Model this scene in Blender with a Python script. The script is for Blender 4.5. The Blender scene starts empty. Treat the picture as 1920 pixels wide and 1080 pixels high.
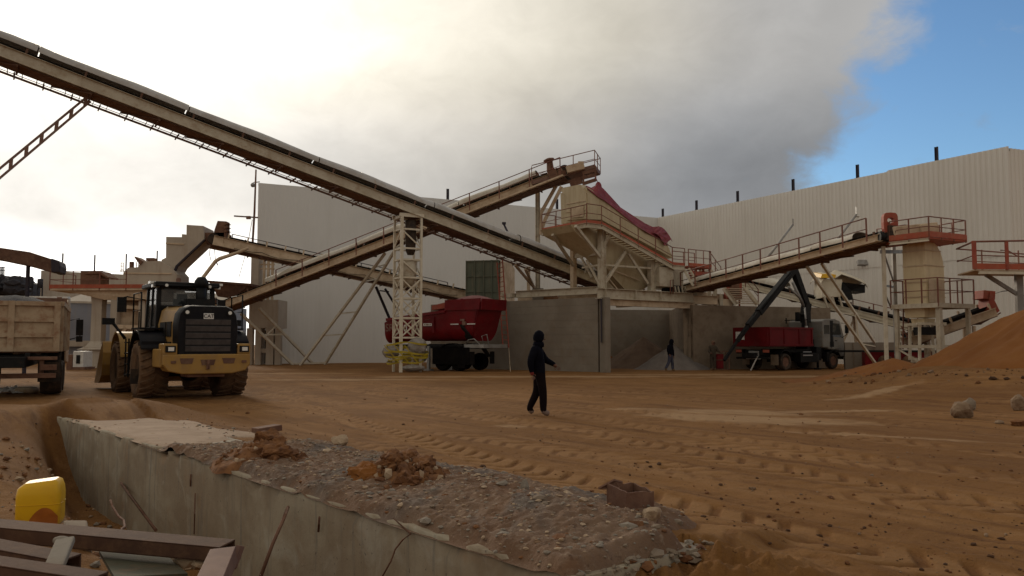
import bpy, bmesh, math, random
import numpy as np
from mathutils import Vector as V, Matrix, noise as mnoise

R = math.radians
random.seed(7)
SC = bpy.context.scene
COL = SC.collection

# ------------------------------------------------------------------ camera
F = 1550.0                      # focal length in pixels of the 1920-wide photograph
PITCH = R(3.84)
CAM = V((0, 0, 1.55))
cam = bpy.data.cameras.new("camera")
cam.sensor_width = 36.0
cam.lens = F * 36.0 / 1920.0
cam.clip_start = 0.1
cam.clip_end = 2000
camo = bpy.data.objects.new("camera", cam)
camo.location = CAM
camo.rotation_euler = (R(90) + PITCH, 0, 0)
COL.objects.link(camo)
SC.camera = camo

# ------------------------------------------------------------------ light
SUN_AZ, SUN_EL = R(-28), R(18)  # azimuth from +Y towards +X
SC.view_settings.view_transform = 'Standard'
SC.view_settings.look = 'None'
SC.view_settings.exposure = 0.0
SC.view_settings.gamma = 1.0
sun = bpy.data.lights.new("sun", 'SUN')
sun.energy = 1.2
sun.angle = R(12)
sun.color = (1.0, 0.86, 0.68)
suno = bpy.data.objects.new("sun", sun)
sd = V((math.sin(SUN_AZ) * math.cos(SUN_EL), math.cos(SUN_AZ) * math.cos(SUN_EL), math.sin(SUN_EL)))
suno.rotation_euler = sd.to_track_quat('Z', 'Y').to_euler()
suno.location = (0, 0, 60)
COL.objects.link(suno)


class NT:
    """small helper to write node trees"""
    def __init__(s, tree):
        s.t = tree
        s.n = tree.nodes
        s.l = tree.links

    def new(s, typ, **kw):
        n = s.n.new(typ)
        for k, v in kw.items():
            setattr(n, k, v)
        return n

    def put(s, sock, val):
        if hasattr(val, 'is_output') or isinstance(val, bpy.types.NodeSocket):
            s.l.new(val, sock)
        elif val is not None:
            sock.default_value = val

    def math(s, op, a, b=None, c=None, clamp=False):
        n = s.new('ShaderNodeMath', operation=op, use_clamp=clamp)
        s.put(n.inputs[0], a)
        if b is not None: s.put(n.inputs[1], b)
        if c is not None: s.put(n.inputs[2], c)
        return n.outputs[0]

    def noise(s, vec, scale, detail=4, rough=.55, dist=0.0):
        n = s.new('ShaderNodeTexNoise')
        if vec is not None: s.l.new(vec, n.inputs['Vector'])
        n.inputs['Scale'].default_value = scale
        n.inputs['Detail'].default_value = detail
        n.inputs['Roughness'].default_value = rough
        n.inputs['Distortion'].default_value = dist
        return n.outputs['Fac']

    def ramp(s, fac, a, b):
        """smooth step of fac from a to b"""
        n = s.new('ShaderNodeMapRange', interpolation_type='SMOOTHSTEP')
        s.put(n.inputs['Value'], fac)
        s.put(n.inputs['From Min'], a)
        s.put(n.inputs['From Max'], b)
        return n.outputs['Result']

    def mix(s, fac, a, b, mode='MIX'):
        n = s.new('ShaderNodeMix', data_type='RGBA', blend_type=mode)
        s.put(n.inputs[0], fac)
        for k, v in ((6, a), (7, b)):
            if isinstance(v, (tuple, list)):
                v = (v[0], v[1], v[2], 1)
            s.put(n.inputs[k], v)
        return n.outputs[2]

    def scale(s, vec, sc):
        n = s.new('ShaderNodeMapping')
        s.l.new(vec, n.inputs['Vector'])
        n.inputs['Scale'].default_value = sc
        return n.outputs[0]


REAR = .07                       # how much brighter the cloud deck behind the camera is


def build_world():
    w = bpy.data.worlds.new("World")
    SC.world = w
    w.use_nodes = True
    w.node_tree.nodes.clear()
    T = NT(w.node_tree)
    out = T.new('ShaderNodeOutputWorld')
    bg = T.new('ShaderNodeBackground')
    bg.inputs['Strength'].default_value = 0.1
    T.l.new(bg.outputs[0], out.inputs['Surface'])
    sky = T.new('ShaderNodeTexSky', sky_type='NISHITA')
    sky.sun_disc = False
    sky.sun_elevation = SUN_EL
    sky.sun_rotation = SUN_AZ
    sky.air_density = 1.0
    sky.dust_density = 0.2
    tc = T.new('ShaderNodeTexCoord')
    d = tc.outputs['Generated']
    sep = T.new('ShaderNodeSeparateXYZ')
    T.l.new(d, sep.inputs[0])
    x, y, z = sep.outputs
    az = T.math('MULTIPLY', T.math('ARCTAN2', x, y), 57.29578)
    el = T.math('MULTIPLY', T.math('ARCSINE', z), 57.29578)
    n1 = T.noise(T.scale(d, (1, 1, 1.5)), 5.0, 6, .5, .5)
    n2 = T.noise(T.scale(d, (1, 1, 1.6)), 13.0, 6, .6, .35)
    n3 = T.noise(T.scale(d, (1, 1, 2.2)), 3.2, 5, .5, .4)
    # ---- coverage: one great bank of cloud, blue to the right of its edge
    edge = T.math('ADD', T.math('MULTIPLY', el, 0.60), 13.6)
    edge = T.math('ADD', edge, T.math('MULTIPLY', T.math('SUBTRACT', n1, .5), 12.0))
    edge = T.math('ADD', edge, T.math('MULTIPLY', T.math('SUBTRACT', n2, .5), 9.0))
    diff = T.math('SUBTRACT', edge, az)
    m1 = T.ramp(diff, -2.4, 2.4)
    m2 = T.ramp(T.math('ADD', az, T.math('MULTIPLY', n3, 30.0)), 70.0, 100.0)
    wisp = T.math('MULTIPLY', T.ramp(n2, .55, .75), .30)
    cover = T.math('MAXIMUM', T.math('MAXIMUM', m1, m2), wisp)
    # ---- how bright the cloud is: thin and sunlit around the hidden sun, grey away from it
    g = V((math.sin(R(-31.8)) * math.cos(R(10)), math.cos(R(-31.8)) * math.cos(R(10)), math.sin(R(10))))
    dp = T.new('ShaderNodeVectorMath', operation='DOT_PRODUCT')
    T.l.new(d, dp.inputs[0])
    dp.inputs[1].default_value = g
    oc = T.math('SUBTRACT', 1.0, dp.outputs['Value'])
    oc = T.math('ADD', oc, T.math('MULTIPLY', T.math('SUBTRACT', n1, .5), .035))
    oc = T.math('ADD', oc, T.math('MULTIPLY', T.math('SUBTRACT', n3, .5), .05))
    e1 = T.math('EXPONENT', T.math('MULTIPLY', oc, -1 / .111))
    behind = T.ramp(T.math('ABSOLUTE', az), 62.0, 120.0)
    lum = T.math('ADD', T.math('ADD', .37, T.math('MULTIPLY', behind, REAR)), T.math('MULTIPLY', e1, 1.5))
    # billows
    bil = T.math('ADD', 1.0, T.math('MULTIPLY', T.math('SUBTRACT', n1, .5), .50))
    bil = T.math('ADD', bil, T.math('MULTIPLY', T.math('SUBTRACT', n2, .5), .36))
    lum = T.math('MULTIPLY', lum, bil)
    rim = T.math('MULTIPLY', T.ramp(diff, 6.0, -1.0), T.ramp(el, 13.0, 21.0))
    lum = T.math('ADD', lum, T.math('MULTIPLY', rim, .07))
    # the flat grey underside of the bank, lower down; open glow again right on the horizon
    ell = T.math('ADD', el, T.math('MULTIPLY', T.math('SUBTRACT', n3, .5), 7.0))
    under = T.math('MULTIPLY', T.ramp(ell, 20.5, 10.5), T.math('SUBTRACT', 1.0, behind))
    lum = T.math('MULTIPLY', lum, T.math('SUBTRACT', 1.0, T.math('MULTIPLY', under, .43)))
    low_glow = T.math('MULTIPLY', T.ramp(ell, 9.0, 4.0), T.ramp(az, -5.0, -16.0))
    lum = T.math('ADD', lum, T.math('MULTIPLY', T.math('MULTIPLY', low_glow, T.math('SUBTRACT', 1.0, behind)), .9))
    warm = T.math('MAXIMUM', T.ramp(oc, .42, .10), behind)
    belly = T.math('MULTIPLY', under, T.ramp(az, 0.0, 15.0))
    tint = T.mix(warm, (1.0, .985, .965), (1.0, .925, .80))
    tint = T.mix(T.math('MULTIPLY', under, .55), tint, (1.0, .985, .96))
    tint = T.mix(T.math('MULTIPLY', T.ramp(el, 14.0, 19.0), T.ramp(az, 17.0, 6.0)), tint, (1.0, .935, .80))
    tint = T.mix(belly, tint, (.95, .98, 1.03))
    high = T.math('MULTIPLY', T.ramp(el, 16.5, 21.0), T.ramp(az, 16.0, 5.0))
    lum = T.math('MULTIPLY', lum, T.math('ADD', 1.0, T.math('MULTIPLY', high, .16)))
    # x10 because the background strength is 0.1
    cl = T.mix(1.0, tint, T.math('MULTIPLY', lum, 10.0), 'MULTIPLY')
    skc = T.mix(1.0, sky.outputs[0], (.78, 1.02, 1.26), 'MULTIPLY')
    col = T.mix(cover, skc, cl)
    # below the horizon: dull ground glow
    low = T.ramp(el, -0.5, -4.0)
    col = T.mix(low, col, (.6, .42, .28))
    T.l.new(col, bg.inputs['Color'])


build_world()


# ------------------------------------------------------------------ points from the photograph
def ray(u, v):
    xc, yc = (u - 960) / F, (540 - v) / F
    c, s = math.cos(PITCH), math.sin(PITCH)
    return V((xc, c - yc * s, s + yc * c))


def at(u, v, Y):
    d = ray(u, v)
    return CAM + d * (Y / d.y)


def gnd(u, v, z=0.0):
    d = ray(u, v)
    return CAM + d * ((z - CAM.z) / d.z)


class Plane:
    """an upright plane in the yard; .at(u, v, off) is where the view ray meets it, off metres behind it"""
    def __init__(s, O, t):
        s.O = V((O[0], O[1], 0))
        s.t = V((t[0], t[1], 0)).normalized()
        n = V((-s.t.y, s.t.x, 0))
        s.n = n if n.y > 0 else -n

    def at(s, u, v, off=0.0):
        d = ray(u, v)
        O = s.O + s.n * off
        k = (O - CAM).dot(s.n) / d.dot(s.n)
        return CAM + d * k

    def p(s, a, z, off=0.0):
        return s.O + s.t * a + s.n * off + V((0, 0, z))


# ------------------------------------------------------------------ materials
def mat(name, c, c2=None, scale=2.0, rough=.75, metal=0.0, dirt=None, dirt_amt=.35, streak=False, bump=0.0,
        bscale=30.0, lo=.38, hi=.66, spec=.3, coord='Object'):
    m = bpy.data.materials.new(name)
    m.use_nodes = True
    T = NT(m.node_tree)
    b = T.n['Principled BSDF']
    tc = T.new('ShaderNodeTexCoord')
    vec = tc.outputs[coord]
    base = (c[0], c[1], c[2], 1)
    col = None
    if c2 is not None:
        f = T.ramp(T.noise(vec, scale, 6, .6, .3), lo, hi)
        col = T.mix(f, c, c2)
    if dirt is not None:
        v2 = T.scale(vec, (5, 5, .45)) if streak else vec
        f = T.ramp(T.noise(v2, scale * (1.0 if streak else 2.7), 7, .65, .2), .46, .72)
        f2 = T.noise(vec, scale * .35, 3)
        f = T.math('MULTIPLY', T.math('MULTIPLY', f, T.math('ADD', f2, .5)), dirt_amt, clamp=True)
        col = T.mix(f, col if col is not None else c, dirt)
    if col is not None:
        T.l.new(col, b.inputs['Base Color'])
    else:
        b.inputs['Base Color'].default_value = base
    b.inputs['Roughness'].default_value = rough
    b.inputs['Metallic'].default_value = metal
    b.inputs['Specular IOR Level'].default_value = spec
    if bump:
        bn = T.new('ShaderNodeBump')
        bn.inputs['Strength'].default_value = bump
        bn.inputs['Distance'].default_value = .03
        T.l.new(T.noise(vec, bscale, 6, .65), bn.inputs['Height'])
        T.l.new(bn.outputs[0], b.inputs['Normal'])
    return m


M = {}
M['cream'] = mat('cream_paint', (.52, .465, .37), (.43, .37, .28), 1.3, .62, dirt=(.27, .16, .085), dirt_amt=.55, bump=.08)
M['cream_d'] = mat('dusty_cream_paint', (.60, .475, .345), (.48, .365, .25), 1.1, .8, dirt=(.27, .16, .095), dirt_amt=.5, bump=.1)
M['cream_l'] = mat('pale_cream_paint', (.66, .60, .49), (.57, .50, .38), 1.3, .55, dirt=(.34, .25, .16), dirt_amt=.35)
M['yellowish'] = mat('ochre_cream_sheet', (.53, .445, .295), (.46, .375, .24), .9, .55, dirt=(.33, .22, .12), dirt_amt=.5, streak=True)
M['chutelit'] = mat('lit_ochre_sheet', (.70, .575, .37), (.62, .50, .31), .9, .5, dirt=(.40, .27, .15), dirt_amt=.45, streak=True)  # ochre lightened in colour for the stronger light on the chute face
M['rust'] = mat('brown_rust', (.15, .075, .05), (.21, .115, .075), 2.2, .85, dirt=(.08, .04, .03), dirt_amt=.6, bump=.25)
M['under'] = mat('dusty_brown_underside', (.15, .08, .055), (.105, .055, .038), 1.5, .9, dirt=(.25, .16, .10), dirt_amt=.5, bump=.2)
M['red'] = mat('red_oxide_paint', (.36, .075, .045), (.29, .06, .04), 2.0, .6, dirt=(.25, .15, .09), dirt_amt=.5)
M['rail'] = mat('dull_red_rail_paint', (.22, .085, .06), (.17, .07, .05), 2.0, .6, dirt=(.22, .14, .09), dirt_amt=.4)
M['orange'] = mat('orange_red_paint', (.40, .085, .042), (.33, .07, .036), 1.6, .55, dirt=(.32, .18, .10), dirt_amt=.45)
M['truckred'] = mat('dark_red_lacquer', (.165, .005, .009), (.115, .004, .007), .9, .4, dirt=(.11, .03, .025), dirt_amt=.35, spec=.22)
M['black'] = mat('black_paint', (.006, .006, .007), (.010, .009, .009), 2, .55, dirt=(.04, .028, .02), dirt_amt=.35, spec=.2)
M['rubber'] = mat('dusty_rubber', (.028, .022, .019), (.06, .04, .028), 2.5, .9, dirt=(.13, .08, .05), dirt_amt=.55, bump=.2)
M['tyre'] = mat('dirt_caked_tyre', (.16, .092, .05), (.10, .058, .034), 2.0, .95, dirt=(.045, .03, .022), dirt_amt=.7, bump=.4, bscale=14)
M['belt'] = mat('black_conveyor_belt', (.012, .010, .011), (.018, .015, .015), 2, .85, dirt=(.12, .085, .055), dirt_amt=.35)
M['hood'] = mat('grey_hood_sheet', (.46, .44, .42), (.37, .34, .31), 1.2, .5, dirt=(.33, .25, .17), dirt_amt=.45, bump=.08, bscale=6)
M['hoodc'] = mat('pale_hood_sheet', (.56, .52, .45), (.46, .40, .32), 1.2, .5, dirt=(.36, .27, .18), dirt_amt=.45, bump=.08, bscale=6)
M['clad'] = mat('pale_grey_cladding', (.77, .735, .685), (.72, .685, .635), .10, .52, dirt=(.50, .45, .39), dirt_amt=.25, streak=True)
M['clad_l'] = mat('cool_grey_cladding', (.70, .69, .675), (.66, .65, .635), .12, .6, dirt=(.44, .41, .37), dirt_amt=.25, streak=True)
M['post'] = mat('dark_steel_post', (.025, .02, .034), (.035, .028, .036), 3, .6)
M['conc'] = mat('grey_concrete', (.245, .21, .17), (.20, .165, .13), .55, .9, dirt=(.20, .145, .10), dirt_amt=.55, bump=.2, bscale=12)
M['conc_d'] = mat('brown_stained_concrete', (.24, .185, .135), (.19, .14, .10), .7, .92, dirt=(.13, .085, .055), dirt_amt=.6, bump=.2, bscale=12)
M['sand'] = mat('orange_sand', (.215, .078, .0145), (.178, .062, .0115), .55, .95, dirt=(.25, .115, .032), dirt_amt=.35, bump=.35, bscale=22)
M['sandb'] = mat('brown_aggregate', (.15, .095, .062), (.12, .075, .05), 1.2, .95, bump=.4, bscale=20)
M['sandg'] = mat('grey_aggregate', (.20, .17, .15), (.16, .135, .12), 1.2, .95, bump=.4, bscale=20)
M['loadery'] = mat('yellow_machine_paint', (.36, .205, .052), (.30, .17, .048), 1.8, .5, dirt=(.26, .16, .08), dirt_amt=.6)
M['navy'] = mat('blue_black_plastic', (.006, .006, .009), (.010, .009, .011), 2.2, .5, dirt=(.03, .022, .018), dirt_amt=.35, spec=.14)
M['grille'] = mat('dusty_grille_bars', (.085, .074, .072), (.06, .052, .051), 5, .7, spec=.15)
M['white'] = mat('white_paint', (.68, .67, .65), (.60, .58, .55), 2, .45, dirt=(.40, .31, .22), dirt_amt=.35)
M['lamp'] = mat('pale_lamp_lens', (.75, .74, .70), None, rough=.25, spec=.6)
M['tarpr'] = mat('dark_red_tarpaulin', (.24, .035, .045), (.17, .025, .032), 2.2, .65, dirt=(.30, .16, .13), dirt_amt=.4, bump=.3, bscale=5)
M['green'] = mat('faded_green_sheet', (.135, .15, .115), (.11, .125, .095), 1.1, .75, dirt=(.23, .18, .12), dirt_amt=.6, streak=True)
M['bluegrey'] = mat('blue_grey_sheet', (.215, .225, .265), (.185, .195, .235), .6, .6, dirt=(.25, .21, .17), dirt_amt=.45, streak=True)
M['hazywall'] = mat('beige_render', (.46, .40, .33), (.40, .34, .28), .5, .85, dirt=(.3, .22, .16), dirt_amt=.5, streak=True)
M['steel'] = mat('dull_galvanised_steel', (.33, .32, .31), (.25, .235, .22), 2, .5, metal=.4)
M['chrome'] = mat('bare_bright_steel', (.62, .61, .60), None, rough=.3, metal=.8)
M['yellow'] = mat('yellow_plastic', (.74, .42, .012), (.68, .37, .012), 1.5, .4, dirt=(.42, .17, .03), dirt_amt=.5)
M['tape'] = mat('yellow_barrier_tape', (.40, .30, .02), (.32, .23, .02), 2, .5)
M['bag'] = mat('grey_plastic_sheeting', (.32, .29, .26), (.22, .19, .165), 2.5, .4, dirt=(.18, .12, .08), dirt_amt=.5, bump=.6, bscale=5)
M['rock'] = mat('pale_limestone', (.42, .31, .21), (.33, .225, .14), 3, .95, dirt=(.2, .11, .06), dirt_amt=.6, bump=.5, bscale=9)
M['clod'] = mat('orange_brown_clay', (.22, .098, .038), (.14, .06, .026), 5, .95, dirt=(.07, .028, .014), dirt_amt=.8, bump=.6, bscale=14)
M['boulderm'] = mat('dusty_boulder', (.27, .185, .12), (.20, .13, .08), 3, .95, dirt=(.13, .07, .04), dirt_amt=.6, bump=.6, bscale=9)
M['darkclod'] = mat('dark_earth_crumb', (.085, .042, .022), (.06, .03, .016), 3, .95)
M['coal'] = mat('dark_grit', (.035, .035, .045), (.05, .045, .05), 4, .95, bump=.5)
M['skin'] = mat('brown_skin', (.17, .08, .055), (.14, .065, .045), 6, .6)
M['jacket'] = mat('blue_black_jacket', (.004, .004, .008), (.006, .006, .010), 5, .9, bump=.2, bscale=12, spec=.06)
M['trouser'] = mat('dark_trousers', (.009, .005, .006), (.012, .007, .007), 5, .9, bump=.2, bscale=12, spec=.06)
M['jeans'] = mat('faded_jeans', (.075, .078, .11), (.05, .052, .08), 6, .9, bump=.2, bscale=12, spec=.1)
M['drab'] = mat('mottled_work_clothes', (.075, .058, .042), (.05, .036, .028), 7, .9)
M['shoe'] = mat('pale_trainer', (.24, .17, .14), (.18, .12, .10), 6, .7)
M['boot'] = mat('tan_boot', (.19, .12, .06), (.15, .09, .045), 6, .8)
M['pinkst'] = mat('pinkish_primer_steel', (.22, .13, .10), (.17, .095, .075), 4, .7, dirt=(.2, .11, .07), dirt_amt=.5)
M['redcloth'] = mat('dark_red_glove', (.20, .03, .025), None, rough=.8)


def glass_mat():
    m = bpy.data.materials.new('cab_glass')
    m.use_nodes = True
    T = NT(m.node_tree)
    b = T.n['Principled BSDF']
    b.inputs['Base Color'].default_value = (.05, .055, .055, 1)
    b.inputs['Roughness'].default_value = .06
    b.inputs['Alpha'].default_value = .42
    b.inputs['Specular IOR Level'].default_value = .6
    return m


M['glass'] = glass_mat()


# ------------------------------------------------------------------ mesh building
ORIG = {}


def rj(a=.0018):
    return random.uniform(-a, a)


def axes(d, up=(0, 0, 1)):
    """right, up', forward for a direction"""
    d = V(d).normalized()
    up = V(up)
    if abs(d.dot(up.normalized())) > .98:
        up = V((0, 1, 0)) if abs(d.y) < .9 else V((1, 0, 0))
    r = d.cross(up).normalized()
    return r, r.cross(d).normalized(), d


class MB:
    def __init__(s):
        s.v, s.f, s.m, s.s = [], [], [], []

    def add(s, vs, fs, m=0, smooth=False):
        k = len(s.v)
        s.v += [V(p) for p in vs]
        for f in fs:
            s.f.append(tuple(i + k for i in f))
            s.m.append(m)
            s.s.append(smooth)
        return s

    def box(s, c, size, rot=None, m=0):
        c = V(c)
        hx, hy, hz = (max(.001, q / 2 + rj(.001)) for q in size)
        ps = [V((x, y, z)) for z in (-hz, hz) for y in (-hy, hy) for x in (-hx, hx)]
        if rot is not None:
            ps = [rot @ p for p in ps]
        return s.add([c + p for p in ps], [(0, 2, 3, 1), (4, 5, 7, 6), (0, 1, 5, 4), (2, 6, 7, 3), (0, 4, 6, 2), (1, 3, 7, 5)], m)

    def bar(s, p, q, w, h=None, up=(0, 0, 1), m=0):
        p, q = V(p), V(q)
        h = w if h is None else h
        if (q - p).length < 1e-5: return s
        r, u, d = axes(q - p, up)
        w, h = w / 2 + rj(), h / 2 + rj()
        ps = []
        for e in (p, q):
            ps += [e - r * w - u * h, e + r * w - u * h, e + r * w + u * h, e - r * w + u * h]
        return s.add(ps, [(0, 1, 2, 3)[::-1], (4, 5, 6, 7), (0, 1, 5, 4), (1, 2, 6, 5), (2, 3, 7, 6), (3, 0, 4, 7)], m)

    def tube(s, p, q, r, r2=None, n=8, m=0, smooth=True):
        p, q = V(p), V(q)
        r2 = r if r2 is None else r2
        if (q - p).length < 1e-6: return s
        a, b, d = axes(q - p)
        ps = []
        for e, rr in ((p, r), (q, r2)):
            for i in range(n):
                t = 2 * math.pi * i / n
                ps.append(e + a * (math.cos(t) * rr) + b * (math.sin(t) * rr))
        k = len(s.v)
        s.add(ps, [(i, (i + 1) % n, n + (i + 1) % n, n + i) for i in range(n)], m, smooth)
        s.add([], [], m)
        s.f += [tuple(k + i for i in range(n))[::-1], tuple(k + n + i for i in range(n))]
        s.m += [m, m]
        s.s += [False, False]
        return s

    def path(s, pts, r, n=6, m=0):
        pts = [V(p) for p in pts]
        rs = r if isinstance(r, (list, tuple)) else [r] * len(pts)
        k0 = len(s.v)
        ref = None
        for i, p in enumerate(pts):
            d = (pts[min(i + 1, len(pts) - 1)] - pts[max(i - 1, 0)])
            if ref is None:
                a, b, d = axes(d)
            else:
                d = d.normalized()
                a = (ref - d * ref.dot(d)).normalized()
                b = d.cross(a) * -1
                b = a.cross(d) * -1
            ref = a
            for j in range(n):
                t = 2 * math.pi * j / n
                s.v.append(p + a * (math.cos(t) * rs[i]) + b * (math.sin(t) * rs[i]))
        for i in range(len(pts) - 1):
            for j in range(n):
                s.f.append((k0 + i * n + j, k0 + i * n + (j + 1) % n, k0 + (i + 1) * n + (j + 1) % n, k0 + (i + 1) * n + j))
                s.m.append(m)
                s.s.append(True)
        s.f += [tuple(k0 + j for j in range(n))[::-1], tuple(k0 + (len(pts) - 1) * n + j for j in range(n))]
        s.m += [m, m]
        s.s += [False, False]
        return s

    def prism(s, pts, ext, m=0):
        """polygon pushed along ext (a vector) or to a second list of points"""
        a = [V(p) for p in pts]
        b = [p + V(ext) for p in a] if isinstance(ext, (V,)) else [V(p) for p in ext]
        n = len(a)
        return s.add(a + b, [tuple(range(n)), tuple(range(2 * n - 1, n - 1, -1))] + [(i, n + i, n + (i + 1) % n, (i + 1) % n) for i in range(n)], m)

    def channel(s, p, q, h, fl, side, up=(0, 0, 1), t=.02, m=0):
        """C section: web in the plane p-q/up, flanges towards side"""
        p, q, side = V(p), V(q), V(side)
        r, u, d = axes(q - p, up)
        s.bar(p, q, t, h, up, m)
        for k in (-1, 1):
            o = u * (k * (h / 2 - t / 2 + .003)) + side.normalized() * (fl / 2)
            s.bar(p + o, q + o, fl, t, up, m)
        return s

    def ibeam(s, p, q, h, w, up=(0, 0, 1), t=.025, m=0):
        p, q = V(p), V(q)
        r, u, d = axes(q - p, up)
        s.bar(p, q, t, h, up, m)
        for k in (-1, 1):
            o = u * (k * h / 2)
            s.bar(p + o, q + o, w, t, up, m)
        return s

    def revolve(s, prof, c, axis, n=24, m=0, smooth=True, ref=None):
        """prof: list of (radius, distance along axis)"""
        c = V(c)
        a, b, d = axes(axis)
        k0 = len(s.v)
        for r, t in prof:
            for j in range(n):
                q = 2 * math.pi * j / n
                s.v.append(c + d * t + a * (math.cos(q) * r) + b * (math.sin(q) * r))
        for i in range(len(prof) - 1):
            for j in range(n):
                s.f.append((k0 + i * n + j, k0 + i * n + (j + 1) % n, k0 + (i + 1) * n + (j + 1) % n, k0 + (i + 1) * n + j))
                s.m.append(m)
                s.s.append(smooth)
        for i in (0, len(prof) - 1):
            if prof[i][0] > 1e-4:
                f = tuple(k0 + i * n + j for j in range(n))
                s.f.append(f if i else f[::-1])
                s.m.append(m)
                s.s.append(False)
        return s

    def grid(s, rows, m=0, smooth=True, closed=False):
        """rows of points"""
        k0 = len(s.v)
        nr, nc = len(rows), len(rows[0])
        for r in rows: s.v += [V(p) for p in r]
        for i in range(nr - 1):
            for j in range(nc if closed else nc - 1):
                j2 = (j + 1) % nc
                s.f.append((k0 + i * nc + j, k0 + i * nc + j2, k0 + (i + 1) * nc + j2, k0 + (i + 1) * nc + j))
                s.m.append(m)
                s.s.append(smooth)
        return s

    def slab(s, rows, off, m=0, smooth=True):
        """grid with thickness: off is a vector"""
        off = V(off)
        nr, nc = len(rows), len(rows[0])
        s.grid(rows, m, smooth)
        b = [[V(p) + off for p in r] for r in rows]
        s.grid(b, m, smooth)
        edge = [(0, j) for j in range(nc)] + [(i, nc - 1) for i in range(1, nr)] + [(nr - 1, j) for j in range(nc - 2, -1, -1)] + [(i, 0) for i in range(nr - 2, -1, -1)]
        s.grid([[rows[i][j] for i, j in edge], [b[i][j] for i, j in edge]], m, False)
        return s

    def ball(s, c, r, n=12, k=8, m=0, sq=(1, 1, 1)):
        c = V(c)
        rows = []
        for i in range(k + 1):
            t = math.pi * i / k
            rows.append([c + V((math.sin(t) * math.cos(2 * math.pi * j / n) * r * sq[0], math.sin(t) * math.sin(2 * math.pi * j / n) * r * sq[1], math.cos(t) * r * sq[2])) for j in range(n)])
        return s.grid(rows, m, True, True)

    def build(s, name, mats, parent=None, label=None, cat=None, group=None, kind=None, bevel=0.0, org=None):
        if not isinstance(mats, (list, tuple)): mats = [mats]
        mats = [M[q] if isinstance(q, str) else q for q in mats]
        if parent is not None:
            o0 = ORIG[parent.name]
        elif org is not None:
            o0 = V(org)
        elif kind in ('structure', 'stuff') or not s.v:
            o0 = V((0, 0, 0))
        else:
            lo = [min(p[i] for p in s.v) for i in range(3)]
            hi = [max(p[i] for p in s.v) for i in range(3)]
            o0 = V(((lo[0] + hi[0]) / 2, (lo[1] + hi[1]) / 2, lo[2]))
        me = bpy.data.meshes.new(name)
        me.from_pydata([tuple(p - o0) for p in s.v], [], s.f)
        for q in mats: me.materials.append(q)
        me.polygons.foreach_set('material_index', s.m)
        me.polygons.foreach_set('use_smooth', s.s)
        me.validate()
        me.update()
        bm = bmesh.new()
        bm.from_mesh(me)
        bmesh.ops.recalc_face_normals(bm, faces=bm.faces)
        bm.to_mesh(me)
        bm.free()
        o = bpy.data.objects.new(name, me)
        COL.objects.link(o)
        ORIG[o.name] = o0
        if parent is not None:
            o.parent = parent
        else:
            o.location = o0
        if bevel:
            b = o.modifiers.new('edge', 'BEVEL')
            b.width = bevel
            b.segments = 2
            b.limit_method = 'ANGLE'
            b.angle_limit = R(40)
        tag(o, label, cat, group, kind)
        return o


def tag(o, label=None, cat=None, group=None, kind=None):
    if label: o['label'] = label
    if cat: o['category'] = cat
    if group: o['group'] = group
    if kind: o['kind'] = kind
    return o


def thing(name, label, cat, loc, rz=0.0, group=None, local=False):
    """an Empty at the base of a thing. local: its parts are modelled in its own axes, else in yard coordinates"""
    o = bpy.data.objects.new(name, None)
    o.empty_display_size = .3
    o.location = loc
    o.rotation_euler = (0, 0, rz)
    COL.objects.link(o)
    ORIG[o.name] = V((0, 0, 0)) if local else V(loc)
    return tag(o, label, cat, group)


def copy_part(src, parent, shift):
    """another piece with the same mesh, moved by shift"""
    c = src.copy()
    COL.objects.link(c)
    ORIG[c.name] = ORIG[src.name]
    c.parent = parent
    c.location = src.location + V(shift)
    return c


def lettering(body, size, mtx, mt, parent, name='lettering', depth=.004):
    cu = bpy.data.curves.new('lettering', 'FONT')
    cu.body = body
    cu.size = size
    cu.extrude = depth
    cu.align_x = 'CENTER'
    cu.align_y = 'CENTER'
    to = bpy.data.objects.new('lettering', cu)
    COL.objects.link(to)
    dg = bpy.context.evaluated_depsgraph_get()
    me = bpy.data.meshes.new_from_object(to.evaluated_get(dg))
    COL.objects.unlink(to)
    bpy.data.objects.remove(to)
    me.transform(Matrix.Translation(-ORIG[parent.name]) @ mtx)
    me.materials.clear()
    me.materials.append(M[mt])
    o = bpy.data.objects.new(name, me)
    COL.objects.link(o)
    o.parent = parent
    ORIG[o.name] = ORIG[parent.name]
    return o


def frame_mtx(o, x, y):
    """matrix with origin o, x along x, y along y"""
    x, y = V(x).normalized(), V(y).normalized()
    z = x.cross(y)
    m = Matrix((x, y, z)).transposed().to_4x4()
    m.translation = V(o)
    return m


# ------------------------------------------------------------------ noise for terrain
def vnoise(x, y, seed=0):
    xi, yi = np.floor(x).astype(np.int64), np.floor(y).astype(np.int64)
    fx, fy = x - xi, y - yi
    fx, fy = fx * fx * (3 - 2 * fx), fy * fy * (3 - 2 * fy)

    def h(a, b):
        k = (a * 374761393 + b * 668265263 + seed * 974634777) & 0xffffffff
        k = ((k ^ (k >> 13)) * 1274126177) & 0xffffffff
        return ((k ^ (k >> 16)) & 0xffff) / 65535.0
    return (h(xi, yi) * (1 - fx) + h(xi + 1, yi) * fx) * (1 - fy) + (h(xi, yi + 1) * (1 - fx) + h(xi + 1, yi + 1) * fx) * fy


def fbm(x, y, f, octv=4, seed=0, gain=.5):
    a, tot, s = 1.0, 0.0, 0.0
    for i in range(octv):
        s = s + a * vnoise(x * f, y * f, seed + i * 17)
        tot += a
        a *= gain
        f *= 2.03
    return s / tot - .5


def sstep(a, b, x):
    t = np.clip((x - a) / (b - a), 0, 1)
    return t * t * (3 - 2 * t)
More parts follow.
